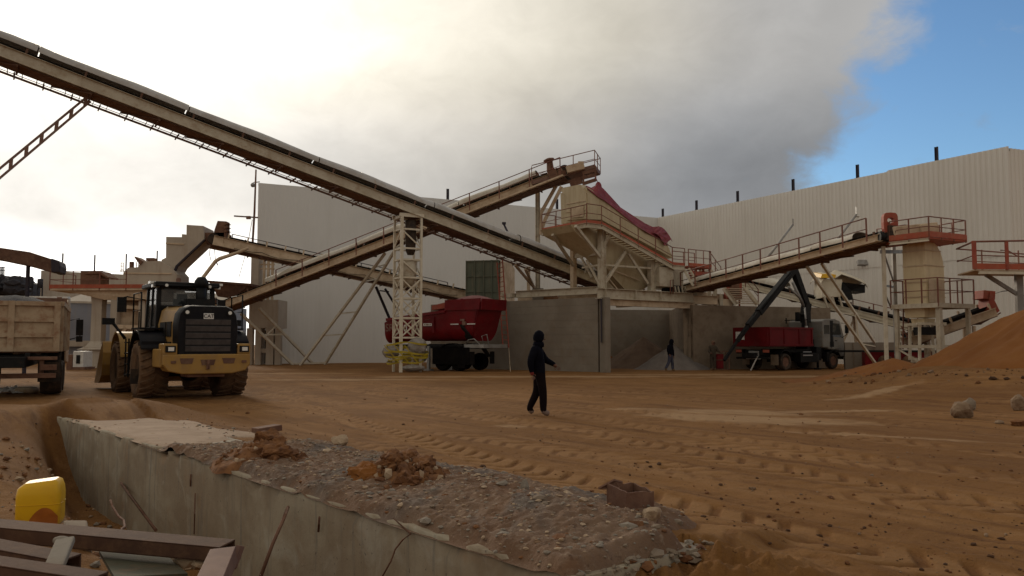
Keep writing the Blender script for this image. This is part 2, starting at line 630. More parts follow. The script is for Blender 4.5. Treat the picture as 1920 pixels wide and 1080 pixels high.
# ------------------------------------------------------------------ ground
PIT_L = V((-6.98, 13.9, 0))             # near top edge of the pit wall, its far end
PIT_T = V((.639, -.769, 0))             # along the wall, towards the camera
PIT_N = V((.769, .639, 0))              # across its top, away from the pit
PIT_LEN, PIT_W, PIT_Z = 11.53, 1.2, .15


def pitp(k, s, z):
    return PIT_L + PIT_T * k + PIT_N * s + V((0, 0, z))


TRACKS = [((.15, 11.0), (4.6, 3.2), 0.0, 1.0), ((3.2, 11.2), (6.6, 5.0), 0.0, .8), ((6.2, 13.5), (10.5, 6.6), 0.0, .7), ((4.6, 12.2), (8.0, 6.0), 0.0, .6),   # start, end of wheel tracks on the ground, gauge, tread depth
    ((7.5, 5.0), (-9.5, 27.0), 2.2, 1.0), ((13, 9.5), (-6, 25.5), 2.2, .7), ((16, 15.5), (-8, 30), 1.9, .7),
    ((3.2, 5.2), (-7.0, 24.0), 2.2, .8), ((20, 24), (-4, 31), 2.0, .5), ((9, 6.3), (2.5, 40), 1.9, .5), ((18, 19), (-12, 33), 2.1, .6)]


def terrain(x, y):
    """height, tread lightness, pale dust, damp"""
    z = .06 * fbm(x, y, .11, 3, 3) + .035 * fbm(x, y, .7, 4, 5) + .022 * fbm(x, y, 3.1, 3, 8)
    near = 1 - sstep(26, 60, np.hypot(x, y))
    z = z + near * .012 * fbm(x, y, 11.0, 2, 11)
    z = z + (1 - sstep(10, 18, np.hypot(x, y))) * (.013 * fbm(x, y, 7.0, 3, 14) + .012 * np.abs(fbm(x, y, 19.0, 2, 12)))
    trk = np.zeros_like(x)
    groove = np.zeros_like(x)
    for (a, b, gauge, amt) in TRACKS:
        dx, dy = b[0] - a[0], b[1] - a[1]
        L = math.hypot(dx, dy)
        dx, dy = dx / L, dy / L
        s = (x - a[0]) * dx + (y - a[1]) * dy
        wob = 1.3 * fbm(s, s * 0 + a[0], .06, 2, 21)
        d = -(x - a[0]) * dy + (y - a[1]) * dx + wob
        for g in (-gauge / 2, gauge / 2):
            q = np.abs(d - g)
            inside = 1 - sstep(.26, .36, q)
            ph = (s + np.abs(d - g) * .9) / .40
            pad = sstep(.10, .22, np.abs((ph % 1.0) - .5))
            keep = sstep(-.06, .12, fbm(x, y, .33, 3, 31 + int(a[0] * 3))) if gauge else sstep(-.25, -.05, fbm(x, y, .9, 3, 33)) * (1 - sstep(7, 9, s))
            w = inside * keep * amt * near
            z = z - w * (.015 - .0135 * pad) + near * amt * keep * .010 * np.exp(-((q - .44) / .1) ** 2)
            trk = np.maximum(trk, w * pad)
            groove = np.maximum(groove, w * (1 - pad))  # grooves between the tread pads, coloured darker
    # made-up bank behind the pit wall
    px, py = x - PIT_L.x, y - PIT_L.y
    k = px * PIT_T.x + py * PIT_T.y
    s = px * PIT_N.x + py * PIT_N.y
    on = sstep(-4.2, -2.2, k) * (1 - sstep(PIT_LEN - .2, PIT_LEN + .05, k))
    bank = .13 * on * (1 - sstep(1.9, 2.9, s)) * sstep(-.2, .2, s)
    z = z + bank
    inw = (s > 0) & (s < PIT_W + .05) & (k > -2.6) & (k < PIT_LEN - .02)
    z = np.where(inw, np.minimum(z, PIT_Z - .1), z)
    # loose earth heaped along the far edge of the pit
    z = z + .28 * np.exp(-((y - 16.4) / 1.3) ** 2) * (1 - sstep(-7.6, -5.0, x)) * sstep(-26, -16, x) * (.6 + 1.2 * vnoise(x * .8, y * .8, 4))
    # the pit
    crev = np.exp(-((s + .1) / .55) ** 2)
    inp = (1 - sstep(.02, .30, s)) * (1 - sstep(9.6 + 4.6 * crev, 14.5 + 2.2 * crev, y + .9 * fbm(x, y, .6, 3, 9)))
    floor = -1.18 + .80 * sstep(-.45, -1.7, s) * 1.0
    floor = -1.18 + .80 * (1 - sstep(-1.7, -.45, s))
    floor = floor + (1 - sstep(-2.5, -.6, s)) * .36 * sstep(8.5, 13.9, y)
    floor = floor + .16 * fbm(x, y, .8, 4, 13) + .06 * fbm(x, y, 3.3, 3, 15)
    z = z * (1 - inp) + floor * inp
    z = z + .13 * np.exp(-(((k - 11.85) / .5) ** 2 + ((s - 1.0) / .7) ** 2)) * (1 + 3.2 * fbm(x, y, 5.0, 4, 43, .62))
    # rough ground rising to the sand heap
    rr = np.hypot(x - 21, y - 27)
    z = z + .85 * (1 - sstep(4.5, 12.5, rr)) + .30 * (1 - sstep(9, 15, rr)) * fbm(x, y, .7, 5, 41)
    pale = np.zeros_like(x)

    def patch(u, v, rx, ry, ang, amt=1.0):
        c = gnd(u, v)
        ca, sa = math.cos(ang), math.sin(ang)
        ax, ay = (x - c.x) * ca + (y - c.y) * sa, -(x - c.x) * sa + (y - c.y) * ca
        e = np.hypot(ax / rx, ay / ry) + .9 * fbm(x, y, .55, 4, 51) + .5 * fbm(x, y, 2.6, 3, 52)
        return amt * (1 - sstep(.55, 1.05, e))
    for q in ((1430, 788, 2.6, 1.1, -.5), (1370, 774, 2.0, .9, -.4), (1660, 820, 2.2, .25, -.55), (1180, 768, .8, .3, 0), (1560, 772, 2.2, .3, .2),
              (1010, 706, 9, 1.3, .05), (1480, 706, 6, 1.2, .1), (660, 712, 6, .9, 0), (1300, 702, 5, .9, 0), (1640, 745, 2.5, .3, .5), (520, 700, 5, .8, 0),
              (960, 800, .5, .2, -.6)):
        pale = np.maximum(pale, patch(*q))
    return z, trk, pale, groove, s, k, inp


def build_ground():
    A0 = R(47)
    th = np.concatenate([np.linspace(-A0, A0, 760), np.linspace(A0, 2 * math.pi - A0, 90)[1:-1]])
    r = [1.2]
    while r[-1] < 900: r.append(r[-1] * (1.02 if r[-1] < 4.5 else 1.0055 if r[-1] < 15 else 1.011 if r[-1] < 60 else 1.05))
    r = np.array(r)
    TH, RR = np.meshgrid(th, r)
    x, y = np.sin(TH) * RR, np.cos(TH) * RR
    z, trk, pale, groove, s, k, inp = terrain(x, y)
    nt, nr = len(th), len(r)
    z = np.where(RR > 110, np.minimum(z, 0), z)
    co = np.stack([x, y, z], -1).reshape(-1, 3)
    idx = np.arange(nr * nt).reshape(nr, nt)
    a, b = idx[:-1], idx[1:]
    q = np.stack([a, np.roll(a, -1, 1), np.roll(b, -1, 1), b], -1).reshape(-1, 4)
    co = np.vstack([co, [[0, 0, 0]]])
    c = len(co) - 1
    tri = np.stack([np.full(nt, c), np.roll(idx[0], -1), idx[0]], -1)
    me = bpy.data.meshes.new('ground')
    nl = q.size + tri.size
    me.vertices.add(len(co))
    me.vertices.foreach_set('co', co.ravel())
    me.loops.add(nl)
    me.loops.foreach_set('vertex_index', np.concatenate([q.ravel(), tri.ravel()]).astype(np.int32))
    me.polygons.add(len(q) + nt)
    st = np.concatenate([np.arange(len(q)) * 4, q.size + np.arange(nt) * 3]).astype(np.int32)
    me.polygons.foreach_set('loop_start', st)
    me.update(calc_edges=True)
    me.polygons.foreach_set('use_smooth', np.ones(len(me.polygons), dtype=bool))
    at_ = me.color_attributes.new('soil', 'FLOAT_COLOR', 'POINT')
    col = np.zeros((len(co), 4), dtype=np.float32)
    col[:-1, 0] = trk.ravel()
    col[:-1, 1] = pale.ravel()
    col[:-1, 2] = groove.ravel()
    col[:, 3] = 1
    at_.data.foreach_set('color', col.ravel())
    o = bpy.data.objects.new('ground', me)
    COL.objects.link(o)
    tag(o, 'rutted brown earth of the quarry yard', None, None, 'structure')
    bm = bmesh.new()
    bm.from_mesh(me)
    bmesh.ops.recalc_face_normals(bm, faces=bm.faces)
    if sum(f.normal.z for f in list(bm.faces)[:500]) < 0:
        bmesh.ops.reverse_faces(bm, faces=bm.faces)
    bm.to_mesh(me)
    bm.free()
    m = bpy.data.materials.new('yard_earth')
    m.use_nodes = True
    T = NT(m.node_tree)
    b = T.n['Principled BSDF']
    tc = T.new('ShaderNodeTexCoord')
    P = tc.outputs['Object']
    ca = T.new('ShaderNodeVertexColor', layer_name='soil')
    sp = T.new('ShaderNodeSeparateColor')
    T.l.new(ca.outputs[0], sp.inputs[0])
    rot = T.new('ShaderNodeMapping')
    T.l.new(P, rot.inputs['Vector'])
    rot.inputs['Rotation'].default_value = (0, 0, R(52))
    st1 = T.scale(rot.outputs[0], (.16, 1.5, 1))
    base = T.mix(T.ramp(T.noise(P, .22, 6, .6, .4), .36, .64), (0.245, 0.118, 0.0384), (0.187, 0.086, 0.0272))
    base = T.mix(T.math('MULTIPLY', T.ramp(T.noise(st1, 1.2, 6, .6, .3), .50, .70), .55), base, (0.311, 0.167, 0.0704))
    base = T.mix(T.math('MULTIPLY', T.ramp(T.noise(st1, 2.1, 5, .6, .5), .52, .66), .7), base, (0.129, 0.055, 0.0176))
    base = T.mix(T.math('MULTIPLY', T.ramp(T.noise(P, 2.3, 6, .7), .55, .74), .40), base, (0.131, 0.053, 0.0192))
    base = T.mix(T.math('MULTIPLY', T.ramp(T.noise(P, 11, 5, .7), .60, .72), .5), base, (0.098, 0.041, 0.0160))
    base = T.mix(T.math('MULTIPLY', T.ramp(T.noise(P, 31, 4, .7), .63, .74), .55), base, (0.360, 0.216, 0.1160))
    base = T.mix(T.math('MULTIPLY', T.ramp(T.noise(T.scale(P, (1, 1, 1)), 17, 3, .6), .665, .70), .8), base, (0.060, 0.025, 0.0104))
    base = T.mix(T.math('MULTIPLY', T.ramp(T.noise(rot.outputs[0], .55, 7, .65, .8), .5, .62), .4), base, (0.153, 0.069, 0.0224))
    base = T.mix(T.math('MULTIPLY', sp.outputs[2], .45), base, (0.131, 0.053, 0.0184))
    base = T.mix(T.math('MULTIPLY', sp.outputs[0], .55), base, (0.327, 0.176, 0.0736))
    base = T.mix(T.math('MULTIPLY', T.math('MULTIPLY', sp.outputs[1], T.ramp(T.noise(st1, 2.6, 6, .7, .4), .12, .58)), .75), base, (0.392, 0.250, 0.1360))
    T.l.new(base, b.inputs['Base Color'])
    b.inputs['Roughness'].default_value = .95
    b.inputs['Specular IOR Level'].default_value = .15
    bn = T.new('ShaderNodeBump')
    bn.inputs['Strength'].default_value = .75
    bn.inputs['Distance'].default_value = .04
    h = T.math('ADD', T.math('ADD', T.noise(P, 9, 7, .72), T.math('MULTIPLY', T.noise(st1, 6, 5, .6), .7)), T.math('MULTIPLY', T.noise(P, 38, 5, .7), .55))
    T.l.new(h, bn.inputs['Height'])
    T.l.new(bn.outputs[0], b.inputs['Normal'])
    me.materials.append(m)
    return o


build_ground()


def hz(x, y):
    return float(terrain(np.array([x]), np.array([y]))[0][0])


ICO = None


def ico_rock(mb, c, r, m=0, sq=(1, 1, .7), rnd=random, jit=.28):
    """a rough little stone"""
    t = (1 + 5 ** .5) / 2
    vs = [(-1, t, 0), (1, t, 0), (-1, -t, 0), (1, -t, 0), (0, -1, t), (0, 1, t), (0, -1, -t), (0, 1, -t), (t, 0, -1), (t, 0, 1), (-t, 0, -1), (-t, 0, 1)]
    fs = [(0, 11, 5), (0, 5, 1), (0, 1, 7), (0, 7, 10), (0, 10, 11), (1, 5, 9), (5, 11, 4), (11, 10, 2), (10, 7, 6), (7, 1, 8), (3, 9, 4), (3, 4, 2), (3, 2, 6), (3, 6, 8), (3, 8, 9), (4, 9, 5), (2, 4, 11), (6, 2, 10), (8, 6, 7), (9, 8, 1)]
    rz = rnd.uniform(0, 6.28)
    cs, sn = math.cos(rz), math.sin(rz)
    ax, ay = rnd.uniform(.6, 1.3), rnd.uniform(.6, 1.3)
    ps = []
    for p in vs:
        k = r / 1.9 * (1 + rnd.uniform(-jit, jit))
        q = (p[0] * k * sq[0] * ax, p[1] * k * sq[1] * ay, p[2] * k * sq[2])
        ps.append(V(c) + V((q[0] * cs - q[1] * sn, q[0] * sn + q[1] * cs, q[2])))
    mb.add(ps, fs, m)


def boulder(name, label, cat, c, size, mt, seed, group=None, parts=1):
    """a weathered lump of some hundreds of faces"""
    bm = bmesh.new()
    bmesh.ops.create_icosphere(bm, subdivisions=4, radius=1)
    rn = random.Random(seed)
    off = V((rn.uniform(0, 50), rn.uniform(0, 50), rn.uniform(0, 50)))
    cuts = [(V((rn.uniform(-1, 1), rn.uniform(-1, 1), rn.uniform(-.6, 1))).normalized(), rn.uniform(.55, .85)) for _ in range(7)]
    for v in bm.verts:
        p = v.co.copy()
        for nrm, d in cuts:
            e = p.dot(nrm) - d
            if e > 0: p -= nrm * (e * .85)
        q = 2.2 if mt in ('clod', 'sand') else 1.0
        p *= 1 + .16 * q * mnoise.noise(p * 1.7 + off) + .07 * q * mnoise.noise(p * 5 + off) + .03 * q * mnoise.noise(p * 13 + off)
        v.co = V((p.x * size[0], p.y * size[1], p.z * size[2]))
    me = bpy.data.meshes.new(name)
    bm.to_mesh(me)
    bm.free()
    me.materials.append(M[mt])
    o = bpy.data.objects.new(name, me)
    o.location = c
    o.rotation_euler = (0, 0, rn.uniform(0, 6))
    COL.objects.link(o)
    return tag(o, label, cat, group)


def heap(name, label, c, rad, h, mt, seed, sq=(1, 1), power=1.0, cat='sand pile', group=None, z0=0.0, flat=.06):
    """a tipped heap at its angle of repose"""
    mb = MB()
    n, k = 150, 60
    rows = []
    for i in range(k + 1):
        r = (i / k) ** .8 * 1.12
        row = []
        for j in range(n):
            t = 2 * math.pi * j / n
            x, y = math.cos(t) * r * rad * sq[0], math.sin(t) * r * rad * sq[1]
            q = r * (1 + .10 * mnoise.noise(V((math.cos(t) * 1.4, math.sin(t) * 1.4, seed))) + .05 * mnoise.noise(V((math.cos(t) * 4, math.sin(t) * 4, seed + 5))))
            hh = (math.sqrt((1 - min(q, 1)) ** 2 + flat ** 2) - flat) ** power
            if q > 1: hh = -(q - 1) * .4
            hh = h * hh + .05 * h * mnoise.noise(V((x * .5, y * .5, seed))) * min(1, 3 * max(0, 1.12 - r)) + .014 * h * mnoise.noise(V((x * 2.5, y * 2.5, seed))) + .022 * h * mnoise.noise(V((math.cos(t) * 13, math.sin(t) * 13, seed + r * .8))) * min(1, 2.2 * r) * min(1, 4 * max(0, 1.05 - r))
            row.append(V((c[0] + x, c[1] + y, z0 + hh - .03)))
        rows.append(row)
    mb.grid(rows, 0, True, True)
    return mb.build(name, mt, None, label, cat, group, None, org=(c[0], c[1], z0))


# ------------------------------------------------------------------ the tall cladding walls round the yard
WALL_H = 13.9
WA, WB, WC = at(485, 340, 63), at(1233, 407, 80.8), at(1890, 273, 51.6)
for q in (WA, WB, WC): q.z = 0
WD = WC + V((7.5, 3.0, 0))


def clad_wall(name, label, A, B, mt, pitch, depth, posts, parts_seam=None, H=WALL_H, th=.10, step=None):
    t = thing(name, label, 'wall', (A + B) / 2)
    d = (B - A)
    L = d.length
    d.normalize()
    n = V((d.y, -d.x, 0))
    if n.dot(CAM - A) < 0: n = -n
    mb = MB()
    xs = []
    x = 0.0
    while x < L:
        xs += [(x, 0), (x + pitch * .45, 0), (x + pitch * .55, depth), (x + pitch * .9, depth)]
        x += pitch
    xs = [(min(a, L), b) for a, b in xs] + [(L, 0)]
    z0 = 0.0 - .2
    zs = [z0, H] if parts_seam is None else [z0, parts_seam]
    rows = [[A + d * a + n * b + V((0, 0, z)) for a, b in xs] for z in zs]
    mb.slab(rows, -n * th, 0, False)
    mb.build('cladding', mt, t)
    if parts_seam is not None:
        mb = MB()
        q = n * .035
        up = [[A + d * a + n * b + q + V((0, 0, z + (step[1] if step and z == H and a > step[0] else 0))) for a, b in xs] for z in (parts_seam - .12, H)]
        mb.slab(up, -n * th, 0, False)
        mb.build('cladding', mt, t)
    mb = MB()
    mb.bar(A + V((0, 0, H - .1)) - n * (th + .06), B + V((0, 0, H - .1)) - n * (th + .06), .06, .16)
    mb.build('top_rail', 'steel', t)
    for a, hh in posts:
        p = A + d * a - n * (th + .28)
        pm = MB()
        pm.ibeam(p, p + V((0, 0, H + hh)), .18, .14, up=d, t=.03)
        pm.build('steel_post', 'post', t)
    return t


def along(u, A, B):
    """distance along A-B of picture column u"""
    d = (B - A)
    k = (u - 960) / F * math.cos(PITCH)
    k = (u - 960) / F
    r = ray(u, 300)
    k = r.x / r.y
    tt = (k * A.y - A.x) / (d.x - k * d.y)
    return tt * d.length


clad_wall('boundary_wall', 'smooth cool grey sheet wall behind the crossing conveyors', WA, WB, M['clad_l'], .34, .007,
          [(along(u, WA, WB), h) for u, h in ((720, .95), (843, 1.0), (1048, 1.0), (1160, .9))])
clad_wall('boundary_wall', 'long ribbed cream-grey sheet wall under the blue sky', WB, WC, M['clad'], .36, .034,
          [(along(u, WB, WC), h) for u, h in ((1236, .9), (1299, 1.0), (1376, 1.05), (1480, 1.05), (1601, 1.1), (1750, 1.15))], 7.2, step=(along(1664, WB, WC), .10))
clad_wall('boundary_wall', 'short shaded return of the sheet wall at the frame edge', WC + V((.02, .05, 0)), WD, M['clad'], .36, .05,
          [(along(1917, WC, WD), .12)])

# flood lamp on the long wall, and arms of lamps
WR = Plane(WB, WC - WB)
t = thing('flood_lamp', 'small grey flood lamp fixed on the ribbed wall', 'lamp', WR.at(1617, 494))
p = WR.at(1617, 493, -.25)
mb = MB(); mb.box(p, (.75, .3, .4), Matrix.Rotation(R(-20), 3, 'X')); mb.build('housing', 'steel', t, bevel=.03)
mb = MB(); mb.bar(p + V((0, .1, -.1)), WR.at(1617, 497, .05), .08); mb.build('bracket', 'post', t)
for u0, v0, u1, v1, lab, base in ((1440, 482, 1487, 421, 'thin dark pole arm rising from the right conveyor, without a lamp', 'bracket_lamp'),
                                  (1560, 462, 1607, 401, 'thin dark pole arm with a white lamp at its tip', 'bracket_lamp')):
    a, b = at(u0, v0, 48 if u0 < 1500 else 45), at(u1, v1, 49 if u0 < 1500 else 46)
    t = thing(base, lab, 'lamp', a)
    mb = MB(); mb.tube(a, b, .07, .06); mb.build('pole', 'steel', t)
    if u0 > 1500:
        mb = MB(); mb.box(b + V((0, -.05, .18)), (.16, .14, .42)); mb.ball(b + V((0.02, -.05, -.12)), .1); mb.build('lamp_head', 'lamp', t)
    else:
        mb = MB(); mb.tube(b, b + V((0, 0, .35)), .025); mb.build('tip_rod', 'post', t)
a, b = at(962, 456, 66), at(945, 421, 67)
t = thing('bracket_lamp', 'short dark lamp arm above the green bin', 'lamp', a)
mb = MB(); mb.tube(a, b, .08); mb.build('pole', 'post', t)
mb = MB(); mb.box(b + V((0, 0, .1)), (.32, .25, .18)); mb.build('lamp_head', 'post', t)

# far wall with thin posts on the left
t = thing('boundary_wall', 'far plain wall with thin poles beyond the crusher', 'wall', at(200, 640, 84))
A, B = at(77, 507, 84), at(345, 520, 92)
mb = MB(); mb.prism([V((A.x, A.y, -.2)), V((B.x, B.y, -.2)), B, A], V((0, .4, 0))); mb.build('wall_face', 'hazywall', t)
for u, v in ((118, 475), (178, 478), (237, 476), (295, 470)):
    Y = 84 + (u - 77) / 268 * 8 + .7
    p = at(u, v, Y); mb = MB(); mb.tube(V((p.x, p.y, 0)), p, .10, .08); mb.build('pole', 'post', t)
# low wall and blue-grey shed
t = thing('block_wall', 'low pale block wall behind the loaded tipper', 'wall', at(30, 645, 66))
A, B = at(-260, 556, 64), at(128, 560, 66)
mb = MB(); mb.prism([V((A.x, A.y, -.2)), V((B.x, B.y, -.2)), B, A], V((0, .35, 0))); mb.build('wall_face', 'hazywall', t)
mb = MB(); mb.bar(A + V((0, .1, .09)), B + V((0, .1, .09)), .6, .16); mb.build('coping', 'white', t)
t = thing('shed', 'blue-grey sheet shed seen under the crusher deck', 'shed', at(200, 640, 72))
A, B = at(124, 568, 70), at(430, 575, 76)
mb = MB(); mb.prism([V((A.x, A.y, -.2)), V((B.x, B.y, -.2)), B, A], V((0, 5, 0))); mb.build('wall', 'bluegrey', t)
mb = MB()
mb.prism([A + V((-.2, -.25, .03)), B + V((.2, -.25, .03)), B + V((.2, 5, 1.3)), A + V((-.2, 5, 1.3))], V((0, 0, .14)))
mb.build('roof', 'hazywall', t)
mb = MB(); a, b = at(124, 644, 69.85), at(430, 646, 75.85); mb.bar(a, b, .25, .5); mb.build('plinth', 'hazywall', t)
# dark rubble machines far left
t = thing('scrap_heap', 'far dark heap of machinery on the skyline', 'heap', at(20, 640, 95))
mb = MB()
rn = random.Random(3)
pts = [(-200, 545), (-120, 528), (-60, 533), (-20, 522), (4, 516), (14, 527), (30, 526), (44, 530), (50, 545), (51, 556)]
mb.prism([at(-200, 640, 95)] + [at(u, v, 95) for u, v in pts] + [at(51, 640, 95)], V((0, 6, 0)))
for i in range(60):
    u = rn.uniform(-160, 48)
    ico_rock(mb, at(u, 532 + rn.uniform(-6, 14), 95 - rn.uniform(0, 2)), rn.uniform(.4, 1.1), 0, (1, 1, .8), rn)
mb.build('heap_body', 'coal', t)
mb = MB()
for i in range(4):
    a = at(0 + i * 2.5, 500, 94); mb.bar(a, at(0 + i * 2.5, 522, 94), .08)
mb.bar(at(-4, 501, 94), at(9, 501, 94), .08); mb.bar(at(-4, 507, 94), at(9, 507, 94), .08); mb.bar(at(2, 515, 94), at(16, 528, 94), .25)
mb.build('frame', 'post', t)
for u, lab in ((56, 'dark squat tank beside a pole on the far skyline'), (75, 'dark narrow tank against the far wall end')):
    t = thing('tank', lab, 'tank', at(u, 640, 83))
    a = at(u, 540, 83)
    mb = MB(); mb.revolve([(.01, 0), (.30, 0), (.32, .3), (.32, 1.0), (.18, 1.15), (.01, 1.16)] if u < 60 else [(.01, 0), (.26, 0), (.26, .9), (.01, .95)], a, (0, 0, 1), 14); mb.build('drum', 'coal', t)
    mb = MB()
    for s in (-.24, .24): mb.bar(V((a.x + s, a.y, 0)), a + V((s, 0, .05)), .1)
    mb.bar(V((a.x - .24, a.y, 3)), V((a.x + .24, a.y, 5)), .08)
    mb.build('stand', 'coal', t)

# ------------------------------------------------------------------ concrete bays
C1 = V((4.9, 45, 0))
W_DIR = V((-.755, .655, 0)).normalized()
BAY_H = 4.08


def bay_wall(label, A, B, th, H, mt, name='bay_wall', joints=True):
    A, B = V(A), V(B)
    d = (B - A).normalized()
    n = V((-d.y, d.x, 0))
    if n.y < 0: n = -n
    t = thing(name, label, 'wall', (A + B) / 2)
    mb = MB()
    L = (B - A).length
    nz = 10
    hb = H / nz
    for i in range(nz):           # courses of long boards, each a hair out of line
        mb.bar(A + V((0, 0, hb * (i + .5))) + n * (th / 2 + rj(.002)), B + V((0, 0, hb * (i + .5))) + n * (th / 2 + rj(.002)), th, hb - .004)
    mb.build('wall_face', mt, t)
    mb = MB()
    m = n * .09
    mb.bar(A + m + V((0, 0, .0)), B + m + V((0, 0, .0)), th - .2, .02)
    mb.prism([A + m, B + m, B + n * (th - .09), A + n * (th - .09)], V((0, 0, H - .03)))
    mb.build('core', 'conc_d', t)
    return t


bay_wall('grey board-marked bay wall behind the walking man', C1 + W_DIR * .28, C1 + W_DIR * 13.5, .55, BAY_H, 'conc')
t = thing('end_post', 'pale concrete end post of the grey bay wall', 'post', C1)
mb = MB(); mb.bar(C1 + V((.16, .02, -.1)), C1 + V((.16, .02, BAY_H - .02)), .34, .55, up=(-.5, .8, 0)); mb.build('post_body', 'conc', t, bevel=.02)
mb = MB(); mb.bar(C1 + V((-.06, -.12, 1.6)), C1 + V((-.06, -.12, BAY_H - .1)), .07, .1); mb.build('slot_channel', 'post', t)
bay_wall('dusty back wall of the open bay with the brown heap', (-1.5, 57.2, 0), (11.9, 59.6, 0), .5, 3.95, 'conc')
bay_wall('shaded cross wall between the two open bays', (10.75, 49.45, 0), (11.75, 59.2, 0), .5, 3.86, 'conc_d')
bay_wall('brown front wall behind the crane truck bed', (10.78, 49.2, 0), (20.5, 53.2, 0), .5, 3.84, 'conc_d')
heap('aggregate_heap', 'cone of dark brown aggregate in the open bay', (8.5, 53.6), 3.0, 2.15, 'sandb', 3, cat='heap')
heap('aggregate_heap', 'low spill of grey aggregate beside the walker in blue jeans', (9.8, 50.1), 2.5, 1.62, 'sandg', 9, (1.0, .8), cat='heap')
heap('aggregate_heap', 'tan dust bank against the bay back wall', (4.6, 55.6), 2.6, 2.6, 'sand', 19, (1.2, .6), cat='heap')

# sand on the right
heap('sand_pile', 'huge orange sand pile rising out at the frame edge', (20.8, 28.6), 7.6, 4.55, 'sand', 2, (1.0, .95), z0=.1)
heap('sand_pile', 'small orange sand mound at the foot of the huge pile', (14.8, 32.2), 4.0, 1.12, 'sand', 6, (.9, 1.1), flat=.2, z0=.10)
heap('sand_pile', 'flat smear of orange sand spreading before the small mound', (14.2, 29.4), 3.4, .46, 'sand', 12, (.95, 1.2), flat=.4, z0=-.04)

# boulders at its foot
def on_ground(u, v, lift=0.0):
    p = gnd(u, v)
    for _ in range(4):
        p = gnd(u, v, hz(p.x, p.y))
    return p + V((0, 0, lift))


p = on_ground(1809, 784); boulder('boulder', 'pale angular boulder lying before the huge sand pile', 'boulder', p + V((0, .1, .14)), (.24, .2, .2), 'boulderm', 4, 'boulders before the sand pile')
p = on_ground(1826, 770); boulder('boulder', 'grey-violet boulder leaning behind the pale angular one', 'boulder', p + V((0, .25, .12)), (.2, .17, .17), 'conc_d', 8, 'boulders before the sand pile')
p = on_ground(1913, 770); boulder('boulder', 'pale boulder half cut off by the picture edge', 'boulder', p + V((0.05, .1, .16)), (.2, .2, .22), 'boulderm', 14, 'boulders before the sand pile')
p = on_ground(1874, 795); boulder('boulder', 'fist-sized pale stone between the boulders', 'boulder', p + V((0, 0, .03)), (.08, .07, .05), 'boulderm', 15, 'boulders before the sand pile')
p = on_ground(1912, 799); boulder('boulder', 'small brown brick-like stone near the picture edge', 'boulder', p + V((0, 0, .05)), (.17, .1, .08), 'clod', 16, 'boulders before the sand pile')

# loose stones and clods over the whole yard
def scatter():
    rn = random.Random(11)
    mb = MB()
    ps = []
    for i in range(3000):
        u = rn.uniform(-60, 1980)
        v = 644 + 26 + (rn.random() ** 1.5) * 420
        p = gnd(u, v)
        if p.y > 42: continue
        s = (p - PIT_L).dot(PIT_N)
        if s < 2.0 and p.y < 15.5: continue
        if (p.x - 20.8) ** 2 + (p.y - 28.6) ** 2 < 60: continue
        ps.append(p)
    zz = terrain(np.array([p.x for p in ps]), np.array([p.y for p in ps]))[0]
    for p, z in zip(ps, zz):
        r = .007 + .020 * rn.random() ** 4 + (.035 * rn.random() if rn.random() < .02 else 0)
        k = rn.random()
        ico_rock(mb, (p.x, p.y, float(z) + r * .25), r, 0 if k < .5 else (1 if k < .88 else 2), (1, 1, .65), rn)
    # coarse stones rolled down to the toe of the huge sand pile
    ps = []
    for i in range(420):
        a = rn.uniform(2.4, 5.6)
        r = 7.0 + abs(rn.gauss(0, 1.3))
        ps.append(V((20.8 + math.cos(a) * r, 28.6 + math.sin(a) * r * .95, 0)))
    zz = terrain(np.array([p.x for p in ps]), np.array([p.y for p in ps]))[0]
    for p, z in zip(ps, zz):
        r = .02 + .09 * rn.random() ** 4
        ico_rock(mb, (p.x, p.y, max(float(z), .02) + r * .3), r, rn.choice((0, 0, 0, 1, 2)), (1, 1, .75), rn)
    mb.build('loose_stones', ['clod', 'darkclod', 'boulderm'], None, 'loose clods and pebbles scattered over the rutted yard', kind='stuff')


scatter()
